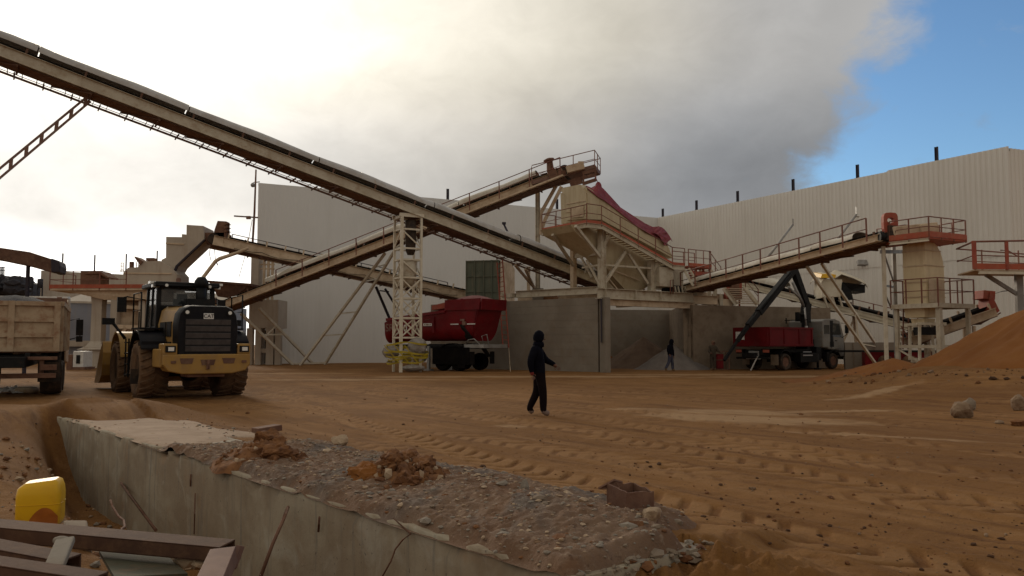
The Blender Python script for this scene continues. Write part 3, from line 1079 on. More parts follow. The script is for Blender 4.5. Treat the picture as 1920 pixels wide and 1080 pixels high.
# ------------------------------------------------------------------ the pit wall in front
def pit_wall():
    t = thing('pit_wall', 'stained concrete retaining wall edging the pit, its top broken', 'wall', pitp(PIT_LEN / 2, .6, 0))
    mb = MB()
    rn = random.Random(5)
    nk, nz = 120, 26
    face = []
    for i in range(nz + 1):
        z = -1.6 + (PIT_Z + 1.6) * i / nz
        row = []
        for j in range(nk + 1):
            k = -2.75 + (PIT_LEN + 2.75) * j / nk
            w = .016 * mnoise.noise(V((k * 1.2, z * 1.4, 2))) + .006 * mnoise.noise(V((k * 6, z * 6, 3)))
            chip = 0
            if i >= nz - 1:
                c = mnoise.noise(V((k * 2.3, 7, 1))) + .5 * mnoise.noise(V((k * 7, 3, 1)))
                chip = max(0, c - .05) * (.26 if i == nz else .12)
            row.append(pitp(k, w + chip, z - (chip * .7 if i == nz else 0)))
        face.append(row)
    back = [[pitp(-2.75 + (PIT_LEN + 2.75) * j / nk, PIT_W, -1.6 + (PIT_Z + 1.6) * i / nz) for j in range(nk + 1)] for i in (nz, 0)]
    mb.grid(face + back, 0, True)
    # rough broken end
    for k, sgn in ((PIT_LEN, 1), (-2.75, -1)):
        rows = []
        for i in range(15):
            z = -1.6 + (PIT_Z + 1.6) * i / 14
            rows.append([pitp(k + sgn * (.13 * mnoise.noise(V((s * 9 * PIT_W / 10, z * 4, k))) * (1 if 0 < s < 10 and i < 14 else 0)), s / 10 * PIT_W, z) for s in range(11)])
        mb.grid(rows, 0, True)
    mb.build('wall_body', M['pitc'], t)
    # wind-blown pale dust lying on the far end of its top
    mb = MB()
    kk, ss = np.meshgrid(np.linspace(-3.6, 4.6, 150), np.linspace(.0, 3.0, 70), indexing='ij')
    e = sstep(-2.6, -1.2, kk + .6 * fbm(kk, ss, .9, 3, 71)) * (1 - sstep(2.9, 4.1, kk - .5 * ss * 0 + 1.0 * fbm(kk, ss, .8, 4, 72)))
    e = e * sstep(.0, .10, ss + .08 * fbm(kk, ss, 2.2, 3, 73)) * (1 - sstep(1.5, 2.4, ss + .8 * fbm(kk, ss, .7, 3, 74)))
    h = e * (.012 + .016 * (fbm(kk, ss, 2.5, 4, 75) + .5)) - (1 - e) * .02 - .34 * sstep(PIT_W - .06, PIT_W + .02, ss) * (1 - e)
    bz = PIT_Z - .015 * sstep(PIT_W - .05, PIT_W + .3, ss)
    mb.grid([[pitp(kk[i, j], ss[i, j], bz[i, j] + h[i, j]) for j in range(70)] for i in range(150)])
    mb.build('dust_cover', M['paledust'], t)
    rn = random.Random(91)
    mb = MB()
    for i in range(520):
        k, s = rn.uniform(-2.4, 4.0), rn.uniform(.03, 1.9)
        r = .006 + .03 * rn.random() ** 4
        ico_rock(mb, pitp(k, s, PIT_Z + .012), r, rn.choice((0, 1, 2)), (1, 1, .5), rn)
    mb.build('slab_grit', ['rock', 'conc', 'clod'], t)['kind'] = 'stuff'
    return t


def pit_material():
    m = bpy.data.materials.new('stained_pit_concrete')
    m.use_nodes = True
    T = NT(m.node_tree)
    b = T.n['Principled BSDF']
    tc = T.new('ShaderNodeTexCoord')
    P = tc.outputs['Object']
    base = T.mix(T.ramp(T.noise(P, .9, 6, .6, .5), .38, .62), (.34, .285, .205), (.245, .185, .122))
    base = T.mix(T.math('MULTIPLY', T.ramp(T.noise(P, 2.1, 6, .6, .8), .5, .72), .55), base, (.43, .40, .33))
    dr = T.noise(T.scale(P, (6, 6, .35)), 1.6, 6, .65, .2)
    base = T.mix(T.math('MULTIPLY', T.ramp(dr, .52, .68), .6), base, (.155, .14, .12))
    base = T.mix(T.math('MULTIPLY', T.ramp(T.noise(P, 1.4, 5, .6, .3), .56, .72), .6), base, (.29, .17, .085))
    base = T.mix(T.math('MULTIPLY', T.ramp(T.noise(P, 24, 3, .6), .66, .72), .6), base, (.06, .045, .035))
    T.l.new(base, b.inputs['Base Color'])
    b.inputs['Roughness'].default_value = .9
    bn = T.new('ShaderNodeBump')
    bn.inputs['Strength'].default_value = .35
    bn.inputs['Distance'].default_value = .03
    T.l.new(T.math('ADD', T.noise(P, 7, 7, .7), T.math('MULTIPLY', dr, .4)), bn.inputs['Height'])
    T.l.new(bn.outputs[0], b.inputs['Normal'])
    M['pitc'] = m


M['paledust'] = mat('pale_cement_dust', (.36, .255, .18), (.29, .20, .135), 1.4, .95, dirt=(.19, .11, .06), dirt_amt=.5, bump=.3, bscale=18)
pit_material()
pit_wall()


def rubble_h(k, s):
    e = sstep(3.0, 4.4, k + .5 * fbm(k, s, .9, 3, 61)) * (1 - sstep(PIT_LEN - .09, PIT_LEN - .018, k)) * (1 - sstep(PIT_LEN - .16, PIT_LEN + .04, k + .3 * fbm(k, s, 2.3, 3, 67)))
    e = e * (1 - sstep(-.25, .0, s - PIT_W) * sstep(PIT_LEN - .8, PIT_LEN - .1, k)) * sstep(-.02, .13, s + .22 * fbm(k, s, 1.7, 3, 62) + .03) * (1 - sstep(1.75, 2.35, s + .5 * fbm(k, s, .8, 3, 63)))
    hgt = .05 + .10 * (fbm(k, s, .8, 4, 64) + .35) + .085 * fbm(k, s, 4.2, 4, 65) + .050 * np.abs(fbm(k, s, 11, 3, 66)) + .030 * fbm(k, s, 24, 2, 69)
    hgt = hgt + .16 * np.exp(-(((k - 10.2) / 1.0) ** 2 + ((s - .85) / .45) ** 2)) + .10 * np.exp(-(((k - 7.4) / .6) ** 2 + ((s - .9) / .6) ** 2))
    return e * np.maximum(hgt, .012) - (1 - e) * (.03 + .22 * sstep(PIT_W - .12, PIT_W + .05, s))


def rubble():
    nk, ns = 560, 150
    kk, ss = np.meshgrid(np.linspace(2.6, PIT_LEN - .012, nk), np.linspace(-.02, 2.6, ns), indexing='ij')
    h = rubble_h(kk, ss)
    base = np.where(ss < PIT_W, PIT_Z, .115)
    base = PIT_Z - .03 * sstep(PIT_W, PIT_W + .7, ss)
    mb = MB()
    mb.grid([[pitp(kk[i, j], ss[i, j], base[i, j] + h[i, j]) for j in range(ns)] for i in range(nk)], 0, True)
    m = bpy.data.materials.new('rubble_dirt')
    m.use_nodes = True
    T = NT(m.node_tree)
    b = T.n['Principled BSDF']
    P = T.new('ShaderNodeTexCoord').outputs['Object']
    base = T.mix(T.ramp(T.noise(P, 1.0, 5, .6, .3), .4, .62), (.160, .085, .046), (.195, .118, .072))
    base = T.mix(T.math('MULTIPLY', T.ramp(T.noise(P, .75, 4, .5, .6), .53, .64), .8), base, (.125, .10, .085))
    base = T.mix(T.math('MULTIPLY', T.ramp(T.noise(P, 18, 4, .7), .56, .68), .6), base, (.30, .22, .155))
    base = T.mix(T.math('MULTIPLY', T.ramp(T.noise(P, 12, 5, .7), .57, .66), .8), base, (.085, .042, .024))
    base = T.mix(T.math('MULTIPLY', T.ramp(T.noise(P, 1.6, 5, .6), .54, .66), .6), base, (.17, .08, .035))
    T.l.new(base, b.inputs['Base Color'])
    b.inputs['Roughness'].default_value = .95
    bn = T.new('ShaderNodeBump')
    bn.inputs['Strength'].default_value = .7
    bn.inputs['Distance'].default_value = .03
    T.l.new(T.noise(P, 26, 7, .75), bn.inputs['Height'])
    T.l.new(bn.outputs[0], b.inputs['Normal'])
    M['rubd'] = m
    rn = random.Random(23)
    ks = [(rn.uniform(3.2, PIT_LEN - .05), rn.uniform(.0, 2.35)) for i in range(6500)]
    hs = rubble_h(np.array([q[0] for q in ks]), np.array([q[1] for q in ks]))
    for (k, s), hh in zip(ks, hs):
        hh = float(hh)
        if hh < .0: continue
        r = .005 + .022 * rn.random() ** 3 + (.05 * rn.random() if rn.random() < .03 else 0)
        q = rn.random()
        ico_rock(mb, pitp(k, s, PIT_Z - (.03 if s > PIT_W + .4 else 0) + hh - r * .05), r, 1 if q < .34 else (2 if q < .74 else (3 if q < .86 else 5)), (1, 1, .5), rn)
    for i in range(170):      # broken lumps and soil over the snapped end
        k, s = PIT_LEN - abs(rn.gauss(0, .16)) + .06, rn.uniform(.0, 1.35)
        r = .012 + .045 * rn.random() ** 3.5
        ico_rock(mb, pitp(k, s, PIT_Z + rn.uniform(-.02, .02) - max(0, k - PIT_LEN) * 1.2), r, rn.choice((2, 3, 5, 5, 5, 5)), (1, 1, .6), rn, .4)
    mb.build('rubble', [m, 'rock', 'conc', 'clod', 'coal', 'conc_d'], None, 'broken concrete, chips and dirt strewn on the pit wall top', kind='stuff')


rubble()


def top_z(k, s):
    return PIT_Z + max(0, float(rubble_h(np.array([k]), np.array([s]))[0]))


def clod_heap(name, label, k, s, rad, h, n, seed, main):
    """lumps of dug clay thrown on the wall"""
    t = thing(name, label, 'clay heap', pitp(k, s, PIT_Z))
    rn = random.Random(seed)
    mb = MB()
    rows = []
    for i in range(15):
        r = i / 14
        row = []
        for j in range(40):
            a = 2 * math.pi * j / 40
            q = r * rad * (1 + .3 * mnoise.noise(V((math.cos(a) * 1.5, math.sin(a) * 1.5, seed))))
            x, y = math.cos(a) * q, math.sin(a) * q
            z = h * .62 * max(0, (1 - r)) ** .8 * (1 + .5 * mnoise.noise(V((x * 5, y * 5, seed)))) + .05 * mnoise.noise(V((x * 13, y * 13, seed)))
            row.append(pitp(k + x, s + y * .8, PIT_Z + max(.0, z) - (.04 if i == 14 else 0)))
        rows.append(row)
    mb.grid(rows, 0, True, True)
    for i in range(n):
        a, q = rn.uniform(0, 6.28), rn.random() ** .7 * rad
        x, y = math.cos(a) * q, math.sin(a) * q * .8
        z = PIT_Z + h * .55 * max(0, 1 - q / rad) ** .8
        ico_rock(mb, pitp(k + x, s + y, z + .02), rn.uniform(.015, .06), 0 if rn.random() < .88 else 1, (1, 1, 1), rn, .45)
    mb.build('loose_clay', ['clod', 'rock'], t)
    for (dk, ds, dz, sz, mt, sd) in main:
        b = boulder('clay_lump', None, None, pitp(k + dk, s + ds, PIT_Z + dz), sz, mt, sd)
        b.location = b.location - ORIG[t.name]
        b.parent = t
    return t


def pit_ks(u, v, z=None):
    p = gnd(u, v, PIT_Z if z is None else z)
    return (p - PIT_L).dot(PIT_T), (p - PIT_L).dot(PIT_N)


k, s = pit_ks(490, 868)
clod_heap('clay_heap', 'heap of orange clay lumps near the pale end of the pit wall', k, s, .66, .36, 150, 3,
          [(-.16, .16, .20, (.26, .17, .17), 'clod', 31), (-.02, .18, .17, (.18, .14, .13), 'clod', 34), (.30, .1, .13, (.24, .17, .13), 'clod', 32), (.05, -.24, .08, (.14, .12, .09), 'sand', 33), (.16, -.05, .14, (.17, .11, .1), 'clod', 36), (-.36, -.02, .08, (.12, .1, .12), 'clod', 37)])
k, s = pit_ks(748, 912)
clod_heap('clay_heap', 'spiky heap of dark clay with a big yellowish lump', k, s, .74, .46, 330, 8,
          [(-.02, -.34, .13, (.24, .16, .13), 'sand', 41), (.0, -.06, .27, (.17, .12, .10), 'clod', 42), (-.16, .22, .24, (.2, .13, .12), 'clod', 43), (.14, .2, .22, (.17, .12, .1), 'clod', 44), (.36, -.1, .10, (.18, .13, .09), 'clod', 45), (.2, -.38, .07, (.15, .1, .08), 'clod', 46)])
for u, v, sz, mt, lab in ((638, 838, (.12, .1, .085), 'rock', 'single tan stone at the far edge of the rubble'),
                          (534, 866, (.08, .06, .06), 'conc', 'pale grey chip beside the first clay heap'),
                          (985, 960, (.045, .03, .07), 'conc', 'upright grey chip in the reddish dirt'),
                          (1066, 965, (.05, .04, .035), 'rock', 'oval pale pebble near the rusty stump'),
                          (1222, 990, (.09, .08, .07), 'rock', 'rounded stone by the broken end of the pit wall')):
    k, s = pit_ks(u, v)
    boulder('stone', lab, 'stone', pitp(k, s, top_z(k, s) + sz[2] * .5), sz, mt, int(u))
# weathered timber lying at the far edge
a, b = gnd(478, 812, PIT_Z), gnd(522, 808, PIT_Z)
mb = MB(); mb.bar(a + V((0, 0, .03)), b + V((0, 0, .06)), .22, .09); mb.build('timber', 'rust', None, 'short brown timber offcut lying at the far rubble edge', 'timber', bevel=.01)

# rusty stump of a square steel column
p = gnd(1182, 972, PIT_Z)
t = thing('column_stump', 'torn rusty square steel stump standing in the rubble', 'steel stump', p)
mb = MB()
ang = R(28)
rx, ry = V((math.cos(ang), math.sin(ang), 0)), V((-math.sin(ang), math.cos(ang), 0))
w = .135
cor = [rx * -w + ry * -w, rx * w + ry * -w, rx * w + ry * w, rx * -w + ry * w]
top = [.235, .225, .25, .27]
for i in range(4):
    a, b = cor[i], cor[(i + 1) % 4]
    rows = []
    for z in range(5):
        row = []
        for q in range(9):
            f = q / 8
            zz = (top[i] * (1 - f) + top[(i + 1) % 4] * f) + .012 * mnoise.noise(V((i * 3 + f * 4, 1, 2)))
            nn = V((b - a).y and ((b - a).y, -(b - a).x, 0) or (0, -1, 0)).normalized()
            row.append(p + a.lerp(b, f) + V((0, 0, -.08 + (zz + .08) * z / 4)) + nn * .01 * mnoise.noise(V((f * 3, z, i))))
        rows.append(row)
    nn = (cor[i] + cor[(i + 1) % 4]).normalized() * -.014
    mb.slab(rows, nn)
mb.build('tube_wall', 'rust', t)
mb = MB()
a = p + cor[3] + V((0, 0, .24)); mb.prism([a + V((-.07, -.02, -.015)), a + V((.06, .0, .05)), a + rx * .16 + V((0, 0, .02)), a + rx * .12 + V((0, -.03, -.02))], V((0, .012, .012))); mb.build('torn_flap', 'rust', t)

# reinforcing bars
def rebar(label, pts, r=.011, mt='rust', name='rebar'):
    mb = MB(); mb.path(pts, r, 6); return mb.build(name, mt, None, label, 'steel bar', None, org=pts[-1])


def wallp(u, v, out=.05):
    """point on the pit side of the wall"""
    d = ray(u, v)
    O = PIT_L - PIT_N * out
    return CAM + d * ((O - CAM).dot(PIT_N) / d.dot(PIT_N))


rebar('thin bent bar hanging over the rusty channel beam', [at(207, 938, 8.3), at(211, 950, 8.2), at(222, 968, 8.0), at(232, 976, 7.9), at(234, 988, 7.7), at(228, 992, 7.5), at(226, 1004, 7.3)], .012)
rebar('straight rust-red bar leaning on the pit wall', [wallp(227, 906, .03), wallp(292, 994, .35)], .022)
rebar('long dark bar standing clear of the pit wall', [wallp(540, 951, .06), wallp(531, 975, .2), wallp(511, 1020, .32), wallp(487, 1086, .45)], .017)
rebar('short dark bar end sticking from the pit wall', [wallp(599, 969, .04), wallp(597, 997, .02)], .010)
rebar('thin black wire trailing down the pit wall', [pitp(8.2, .35, PIT_Z + .1), wallp(770, 1001, .04), wallp(755, 1012, .05), wallp(741, 1030, .07), wallp(733, 1052, .08), wallp(714, 1086, .1)], .007)
rebar('faint vertical bar stain-thin on the pit wall', [wallp(358, 889, .012), wallp(357, 912, .012)], .010)
rebar('slender vertical bar before the pit wall', [wallp(366, 925, .03), wallp(364, 1002, .06)], .008)
e = pitp(PIT_LEN + .10, PIT_W - .05, 0)
hk = [gnd(1307, 1046, .02), at(1306, 1035, 5.78), at(1308, 1026, 5.78), at(1313, 1023, 5.79), at(1319, 1028, 5.8), at(1322, 1045, 5.8), at(1323, 1075, 5.75), at(1323, 1110, 5.72)]
rebar('rusty hooked bar at the broken end of the pit wall', hk, .013)

# ------------------------------------------------------------------ jerrycan and beams in the pit
def jerrycan():
    Y = 8.3
    c = at(75, 985, Y)
    t = thing('jerrycan', 'yellow plastic jerrycan standing in the pit, bottom stained orange', 'jerrycan', c, R(18), local=True)
    W, D, H = .20, .17, .42
    mb = MB()
    rows = []
    prof = [(0, .82), (.015, .94), (.06, 1.0), (.24, 1.0), (.31, 1.0), (.38, .96), (.42, .86), (.44, .70)]
    for z, q in prof:
        row = []
        for j in range(40):
            a = 2 * math.pi * j / 40
            e = .34
            x = math.copysign(abs(math.cos(a)) ** e, math.cos(a)) * W * q
            y = math.copysign(abs(math.sin(a)) ** e, math.sin(a)) * D * q
            if z > .36 and x < 0: x *= 1 - (z - .36) * 1.1
            rib = 1 + (.025 if .14 < z < .2 else 0)
            row.append(V((x * rib, y * rib, z + (.02 * x / W if z > .4 else 0))))
        rows.append(row)
    mb.grid(rows, 0, True, True)
    mb.add(rows[-1], [tuple(range(40))], 0)
    mb.add(rows[0], [tuple(range(39, -1, -1))], 0)
    mb.build('can_body', 'yellow', t)
    mb = MB(); mb.revolve([(.035, 0), (.035, .03), (.045, .031), (.045, .06), (.01, .062)], (.12, .05, -.055), (0, 0, 1), 16); mb.build('cap', 'yellow', t)
    mb = MB(); mb.path([V((math.copysign(abs(math.cos(a)) ** .34, math.cos(a)) * W * 1.003, math.copysign(abs(math.sin(a)) ** .34, math.sin(a)) * D * 1.003, .225)) for a in [2 * math.pi * j / 40 for j in range(41)]], .004, 4); mb.build('moulded_seam', 'yellow', t)
    # orange residue on the lower front
    mb = MB()
    rows = []
    for i in range(7):
        f = i / 6
        row = []
        for j in range(17):
            x = -.06 + .245 * j / 16
            top = .20 - .13 * ((x - .07) / .14) ** 2
            z = .03 + (max(top, .05) - .03) * f
            row.append(V((x * 1.0, -(D * 1.0 + .0075 + (.005 if .13 < z < .21 else 0)) + max(0, abs(x) - .16) ** 2 * 12, z)))
        rows.append(row)
    mb.slab(rows, (0, .004, 0))
    mb.build('residue', M['residue'], t)


M['boardg'] = mat('dull_green_board', (.085, .082, .052), (.07, .062, .04), 3, .9, dirt=(.14, .09, .05), dirt_amt=.6, bump=.2)
M['residue'] = mat('orange_residue', (.40, .12, .015), (.32, .09, .012), 4, .6)
jerrycan()


def beam(label, pts8, mt, name='channel_beam', cat='steel beam', lip=True):
    """pts: left far top, right far top, right near top, left near top, drop"""
    lf, rf, rn_, ln, drop = pts8
    mb = MB()
    d = V((0, 0, -drop))
    th = .014
    mb.prism([lf, rf, rn_, ln], V((0, 0, -th)))
    for a, b, k in ((ln, rn_, 1), (lf, rf, -1)):
        inn = ((lf - ln).normalized()) * (th * k)
        mb.prism([a + V((0, 0, -.001)), b + V((0, 0, -.001)), b + inn + V((0, 0, -.001)), a + inn + V((0, 0, -.001))], d)
    if lip:
        for a, b, k in ((ln, rn_, 1), (lf, rf, -1)):
            inn = ((lf - ln).normalized()) * (.05 * k)
            mb.prism([a + d, b + d, b + inn + d, a + inn + d], V((0, 0, .012)))
    return mb.build(name, mt, None, label, cat, None, bevel=.003)


def wid(a, b, w):
    """shift across a beam, away from the camera"""
    n = V((-(b - a).y, (b - a).x, 0)).normalized()
    return n * w if n.y > 0 else n * -w


M['beamred'] = mat('rust_brown_primer', (.105, .052, .031), (.075, .037, .024), 2.4, .85, dirt=(.17, .095, .05), dirt_amt=.5, bump=.15)
a, b = at(-180, 973, 6.9), at(411, 1026, 6.5)
w = wid(a, b, .26)
beam('long rust-brown channel beam lying across the pit', (a + w, b + w, b, a, .115), 'beamred')
a, b = at(-150, 1003, 6.3), at(112, 1052, 6.05)
w = wid(a, b, .22)
beam('dusty second channel beam under the long one', (a + w, b + w, b, a, .10), 'beamred')
a, b = at(-150, 1038, 5.2), at(168, 1086, 5.0)
w = wid(a, b, .17)
beam('broad brown beam along the bottom picture edge', (a + w, b + w, b, a, .14), 'beamred')
mb = MB()
a, b = at(123, 1013, 6.05), at(100, 1068, 5.55)
mb.bar(a, b, .125, .05, up=(0, -.3, 1)); mb.ball(a + V((-.03, 0, .0)), .05, 12, 8, 0, (1.3, .8, .6))
mb.build('white_block', 'conc', None, 'whitish concrete post wedged between the two beams', 'concrete post', bevel=.012)
a, b = at(424, 1026, 6.35), at(392, 1100, 5.6)
w = V((.10, .06, 0))
mb = MB(); mb.prism([a - w, a + w * .6, b + w * .6, b - w], V((.0, .10, -.10))); mb.prism([a + w * .62 + V((0, 0, .01)), a + w * .9, a + w * .9 + V((-.03, -.08, -.14)), a + w * .62 + V((-.03, -.08, -.16))], V((.02, .05, -.02)))
mb.build('steel_angle', M['pinkst'], None, 'pinkish torn steel end standing at the beam tip', 'steel offcut', bevel=.004)
mb = MB(); a = [at(186, 1032, 7.0), at(300, 1030, 7.2), at(352, 1075, 6.3), at(215, 1082, 6.0)]
mb.prism(a, V((0, 0, -.03))); mb.build('board', M['boardg'], None, 'greenish board lying under the beams', 'board')
mb = MB(); a = at(360, 1052, 6.6)
for i in range(3): ico_rock(mb, a + V((i * .09 - .05, .05, -.02 * i)), .11, 0, (1.3, 1, .6))
mb.build('broken_lump', 'rock', None, 'pale broken concrete lump beside the greenish board', 'concrete lump')
a = at(150, 985, 8.4)
mb = MB(); mb.prism([at(118, 975, 8.6), at(163, 975, 8.7), at(166, 1003, 8.0), at(120, 1003, 8.0)], V((0, .1, -.25))); mb.build('concrete_block', 'conc_d', None, 'dusty flat concrete lump beside the jerrycan', 'concrete lump', bevel=.02)

# debris on the pit floor
def pit_debris():
    rn = random.Random(77)
    mb = MB()
    ps = [PIT_L + PIT_T * rn.uniform(-1, 9.5) + PIT_N * rn.uniform(-3.4, .0) for i in range(900)]
    zz = terrain(np.array([p.x for p in ps]), np.array([p.y for p in ps]))[0]
    for p, z in zip(ps, zz):
        if p.y > 14: continue
        r = .012 + .05 * rn.random() ** 3
        ico_rock(mb, (p.x, p.y, float(z) + r * .3), r, rn.choice((0, 0, 1, 2)), (1, 1, .65), rn)
    mb.build('pit_debris', ['clod', 'rock', 'conc'], None, 'chips and clods on the floor of the pit', kind='stuff')


pit_debris()
# ------------------------------------------------------------------ conveyors
def conveyor(label, A, B, w=1.0, web=.5, gap=.30, hood=None, hood_h=.42, hood_seg=6.0, walk=None, walk_w=.7, rail_h=1.0, rail=None, mt='cream',
             hood_mt='hood', post_step=2.4, rail_step=2.2, rail_mt='rail', under_mt='under', walk_open=False, hood_sag=.03, seed=1, group='belt conveyors of the plant', two_line=False):
    """A and B: the middle of the near side girder's height on the centre line, tail and head. walk: +1 behind, -1 in front"""
    A, B = V(A), V(B)
    d = (B - A).normalized()
    L = (B - A).length
    n = V((-d.y, d.x, 0)).normalized()
    if n.y < 0: n = -n                                   # away from the camera
    u = d.cross(n)
    if u.z < 0: u = -u
    fw = w / 2 + .16
    rn = random.Random(seed)
    t = thing('belt_conveyor', label, 'conveyor', V((A.x, A.y, 0)), group=group)

    def P(s, lat, up): return A + d * s + n * lat + u * up
    for sgn in (-1, 1):
        mb = MB()
        mb.channel(P(0, sgn * fw, 0), P(L, sgn * fw, 0), web, .10, n * sgn, u)
        if two_line: mb.bar(P(0, sgn * (fw + .05), -.02), P(L, sgn * (fw + .05), -.02), .05, .05, u)
        mb.build('side_girder', mt, t)
    # belt: upper troughed strand, lower return strand
    mb = MB()
    ns = max(2, int(L / 1.2))
    sec = [(-w / 2, .18), (-w / 4, .03), (w / 4, .03), (w / 2, .18)]
    mb.slab([[P(L * i / ns, a, web / 2 - .02 + b) for a, b in sec] for i in range(ns + 1)], -u * .02, 0, False)
    mb.build('belt', 'belt', t)
    mb = MB()
    rows = []
    nb = max(4, int(L / .5))
    for i in range(nb + 1):
        q = .03 * mnoise.noise(V((i * .35, seed, 0)))
        rows.append([P(L * i / nb, a * (fw - .03), -web / 2 - .03 + q * (1 - abs(a))) for a in (-1, -.5, 0, .5, 1)])
    mb.slab(rows, -u * .03, 0, True)
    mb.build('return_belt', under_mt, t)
    # idler frames under the belt / hood posts
    proto = None
    n_p = int(L / post_step)
    for i in range(n_p + 1):
        s = .15 + i * post_step
        if s > L: break
        if proto is None:
            mb = MB()
            hh = gap + (.06 if hood else .14)
            for sgn in (-1, 1):
                mb.bar(P(s, sgn * (fw - .03), web / 2 - .03), P(s, sgn * (fw - .03), web / 2 + hh), .07, .09, up=d)
            mb.bar(P(s, -fw, web / 2 - .06), P(s, fw, web / 2 - .06), .07, .07, up=u)
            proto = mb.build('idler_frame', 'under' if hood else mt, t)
        else:
            copy_part(proto, t, d * (i * post_step))
    proto = None
    for i in range(int(L / 3.0) + 1):
        if proto is None:
            mb = MB()
            mb.bar(P(.3, -fw, -web / 2 - .10), P(.3, fw, -web / 2 - .10), .08, .10, up=u)
            mb.bar(P(.3, -fw, -web / 2 - .1), P(1.9, fw, -web / 2 - .1), .05, .06, up=u)
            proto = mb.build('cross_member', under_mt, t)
        else:
            if .3 + i * 3.0 > L - .5: break
            copy_part(proto, t, d * (i * 3.0))
    # hood segments
    if hood:
        s0, s1 = hood
        k = 0
        while s0 < s1 - .3:
            e = min(s1, s0 + hood_seg * rn.uniform(.9, 1.1))
            mb = MB()
            rows = []
            m = max(2, int((e - s0) / .5))
            lift = rn.uniform(-.5, .5) * hood_sag
            for i in range(m + 1):
                f = i / m
                sag = lift + hood_sag * (math.sin(f * math.pi * 2 + seed + k) + .8 * mnoise.noise(V((s0 + f * 6, seed, 1))))
                row = []
                for j in range(13):
                    a = math.pi * j / 12
                    row.append(P(s0 + (e - .05 - s0) * f, math.cos(a) * (fw + .05), web / 2 + gap + (math.sin(a) ** .8) * hood_h + sag * (.4 + .6 * math.sin(a))))
                rows.append(row)
            mb.slab(rows, -u * .012, 0, True)
            mb.build('hood', hood_mt, t)
            s0 = e
            k += 1
    # catwalk
    if walk:
        wl = walk
        lo = -web / 2 - .02
        mb = MB()
        if walk_open:
            for q in (.55,):
                mb.bar(P(0, wl * (fw + walk_w * q), lo), P(L, wl * (fw + walk_w * q), lo), .02, .03, u)
            for i in range(int(L / .6)):
                mb.bar(P(i * .6 + .1, wl * (fw + .05), lo), P(i * .6 + .1, wl * (fw + walk_w), lo), .03, .03, u)
        else:
            mb.bar(P(0, wl * (fw + .05 + walk_w / 2), lo), P(L, wl * (fw + .05 + walk_w / 2), lo), walk_w - .1, .03, u)
        mb.bar(P(0, wl * (fw + walk_w), lo), P(L, wl * (fw + walk_w), lo), .05, .10, u)
        mb.build('catwalk', under_mt if walk_open else mt, t)
        proto = None
        for i in range(int(L / 1.2)):
            if proto is None:
                mb = MB()
                mb.bar(P(.4, wl * fw, lo - .08), P(.4, wl * (fw + walk_w), lo - .08), .06, .07, u)
                mb.bar(P(.4, wl * (fw + walk_w - .05), lo + .02), P(.4, wl * (fw + walk_w - .05), lo - .15), .06, .06, d)
                proto = mb.build('walkway_bracket', under_mt, t)
            else:
                copy_part(proto, t, d * (i * 1.2))
    if rail:
        s0, s1, side = rail
        off = side * (fw + (walk_w - .03 if walk == side else .06))
        b0 = -web / 2
        up = V((0, 0, 1))
        mb = MB()
        mb.tube(P(s0, off, b0) + up * rail_h, P(s1, off, b0) + up * rail_h, .028, n=6)
        mb.tube(P(s0, off, b0) + up * rail_h * .55, P(s1, off, b0) + up * rail_h * .55, .020, n=6)
        rl = mb.build('handrail', rail_mt, t)
        proto = None
        m = max(1, int(round((s1 - s0) / rail_step)))
        for i in range(m + 1):
            if proto is None:
                mb = MB()
                mb.bar(P(s0, off, b0 - .08), P(s0, off, b0) + up * rail_h, .055, .055, d)
                proto = mb.build('rail_post', rail_mt, rl)
            else:
                copy_part(proto, rl, d * ((s1 - s0) * i / m))
    t['_'] = 1
    del t['_']
    return t, P, L, d, n, u, fw


def Yu(u, u0, Y0, u1, Y1):
    """depth of picture column u on a straight line known at two columns"""
    return 1 / (1 / Y0 + (1 / Y1 - 1 / Y0) * (u - u0) / (u1 - u0))


# --- 1: the long covered one across the sky
def c1v(u): return 103 + 421 * (u / 1098)


def c1Y(u): return Yu(u, 765, 45.3, 1130, 52.4)


A1, B1 = at(1196, c1v(1196) - 1, c1Y(1196)), at(-150, c1v(-150), c1Y(-150))
L1 = (B1 - A1).length
K1 = conveyor('longest conveyor, grey covered, slanting down across the sky to the lattice tower', A1, B1, 1.0, .50, .30, (3.0, L1), .44, 6.4, walk=1, walk_w=.95, walk_open=True,
              mt='cream', hood_mt='hood', post_step=2.4, seed=2, hood_sag=.035)
t1, P1 = K1[0], K1[1]
# lattice strut holding it at the left
a = at(166, 186, c1Y(166)); b = at(-210, 500, 33.5)
g0 = a + (b - a) * (a.z / (a.z - b.z))
mb = MB()
d = (g0 - a).normalized()
sd_ = V((0, 0, 1)).cross(d).normalized()
up = d.cross(sd_)
hw = .21
for sg in (-1, 1):
    mb.bar(a + up * sg * hw * .55, g0 + up * sg * hw, .06, .10, up=up)
k = 0
Ls = (g0 - a).length
while k * .85 + .85 < Ls:
    f0, f1 = k * .85, k * .85 + .34
    w0 = hw * (.55 + .45 * f0 / Ls)
    mb.bar(a + d * f0 + up * w0, a + d * f1 - up * w0, .05, .15, up=d)
    k += 1
mb.build('lattice_strut', 'pinkst', t1)
mb = MB(); mb.box(g0 + V((0, 0, .1)), (1.2, 1.2, .3)); mb.build('footing', 'conc', t1)
# tail frame on the girder
mb = MB(); mb.bar(P1(1.0, -.72, -.7), P1(1.0, .72, -.7), .2, .3); mb.build('tail_frame', 'cream_d', t1)

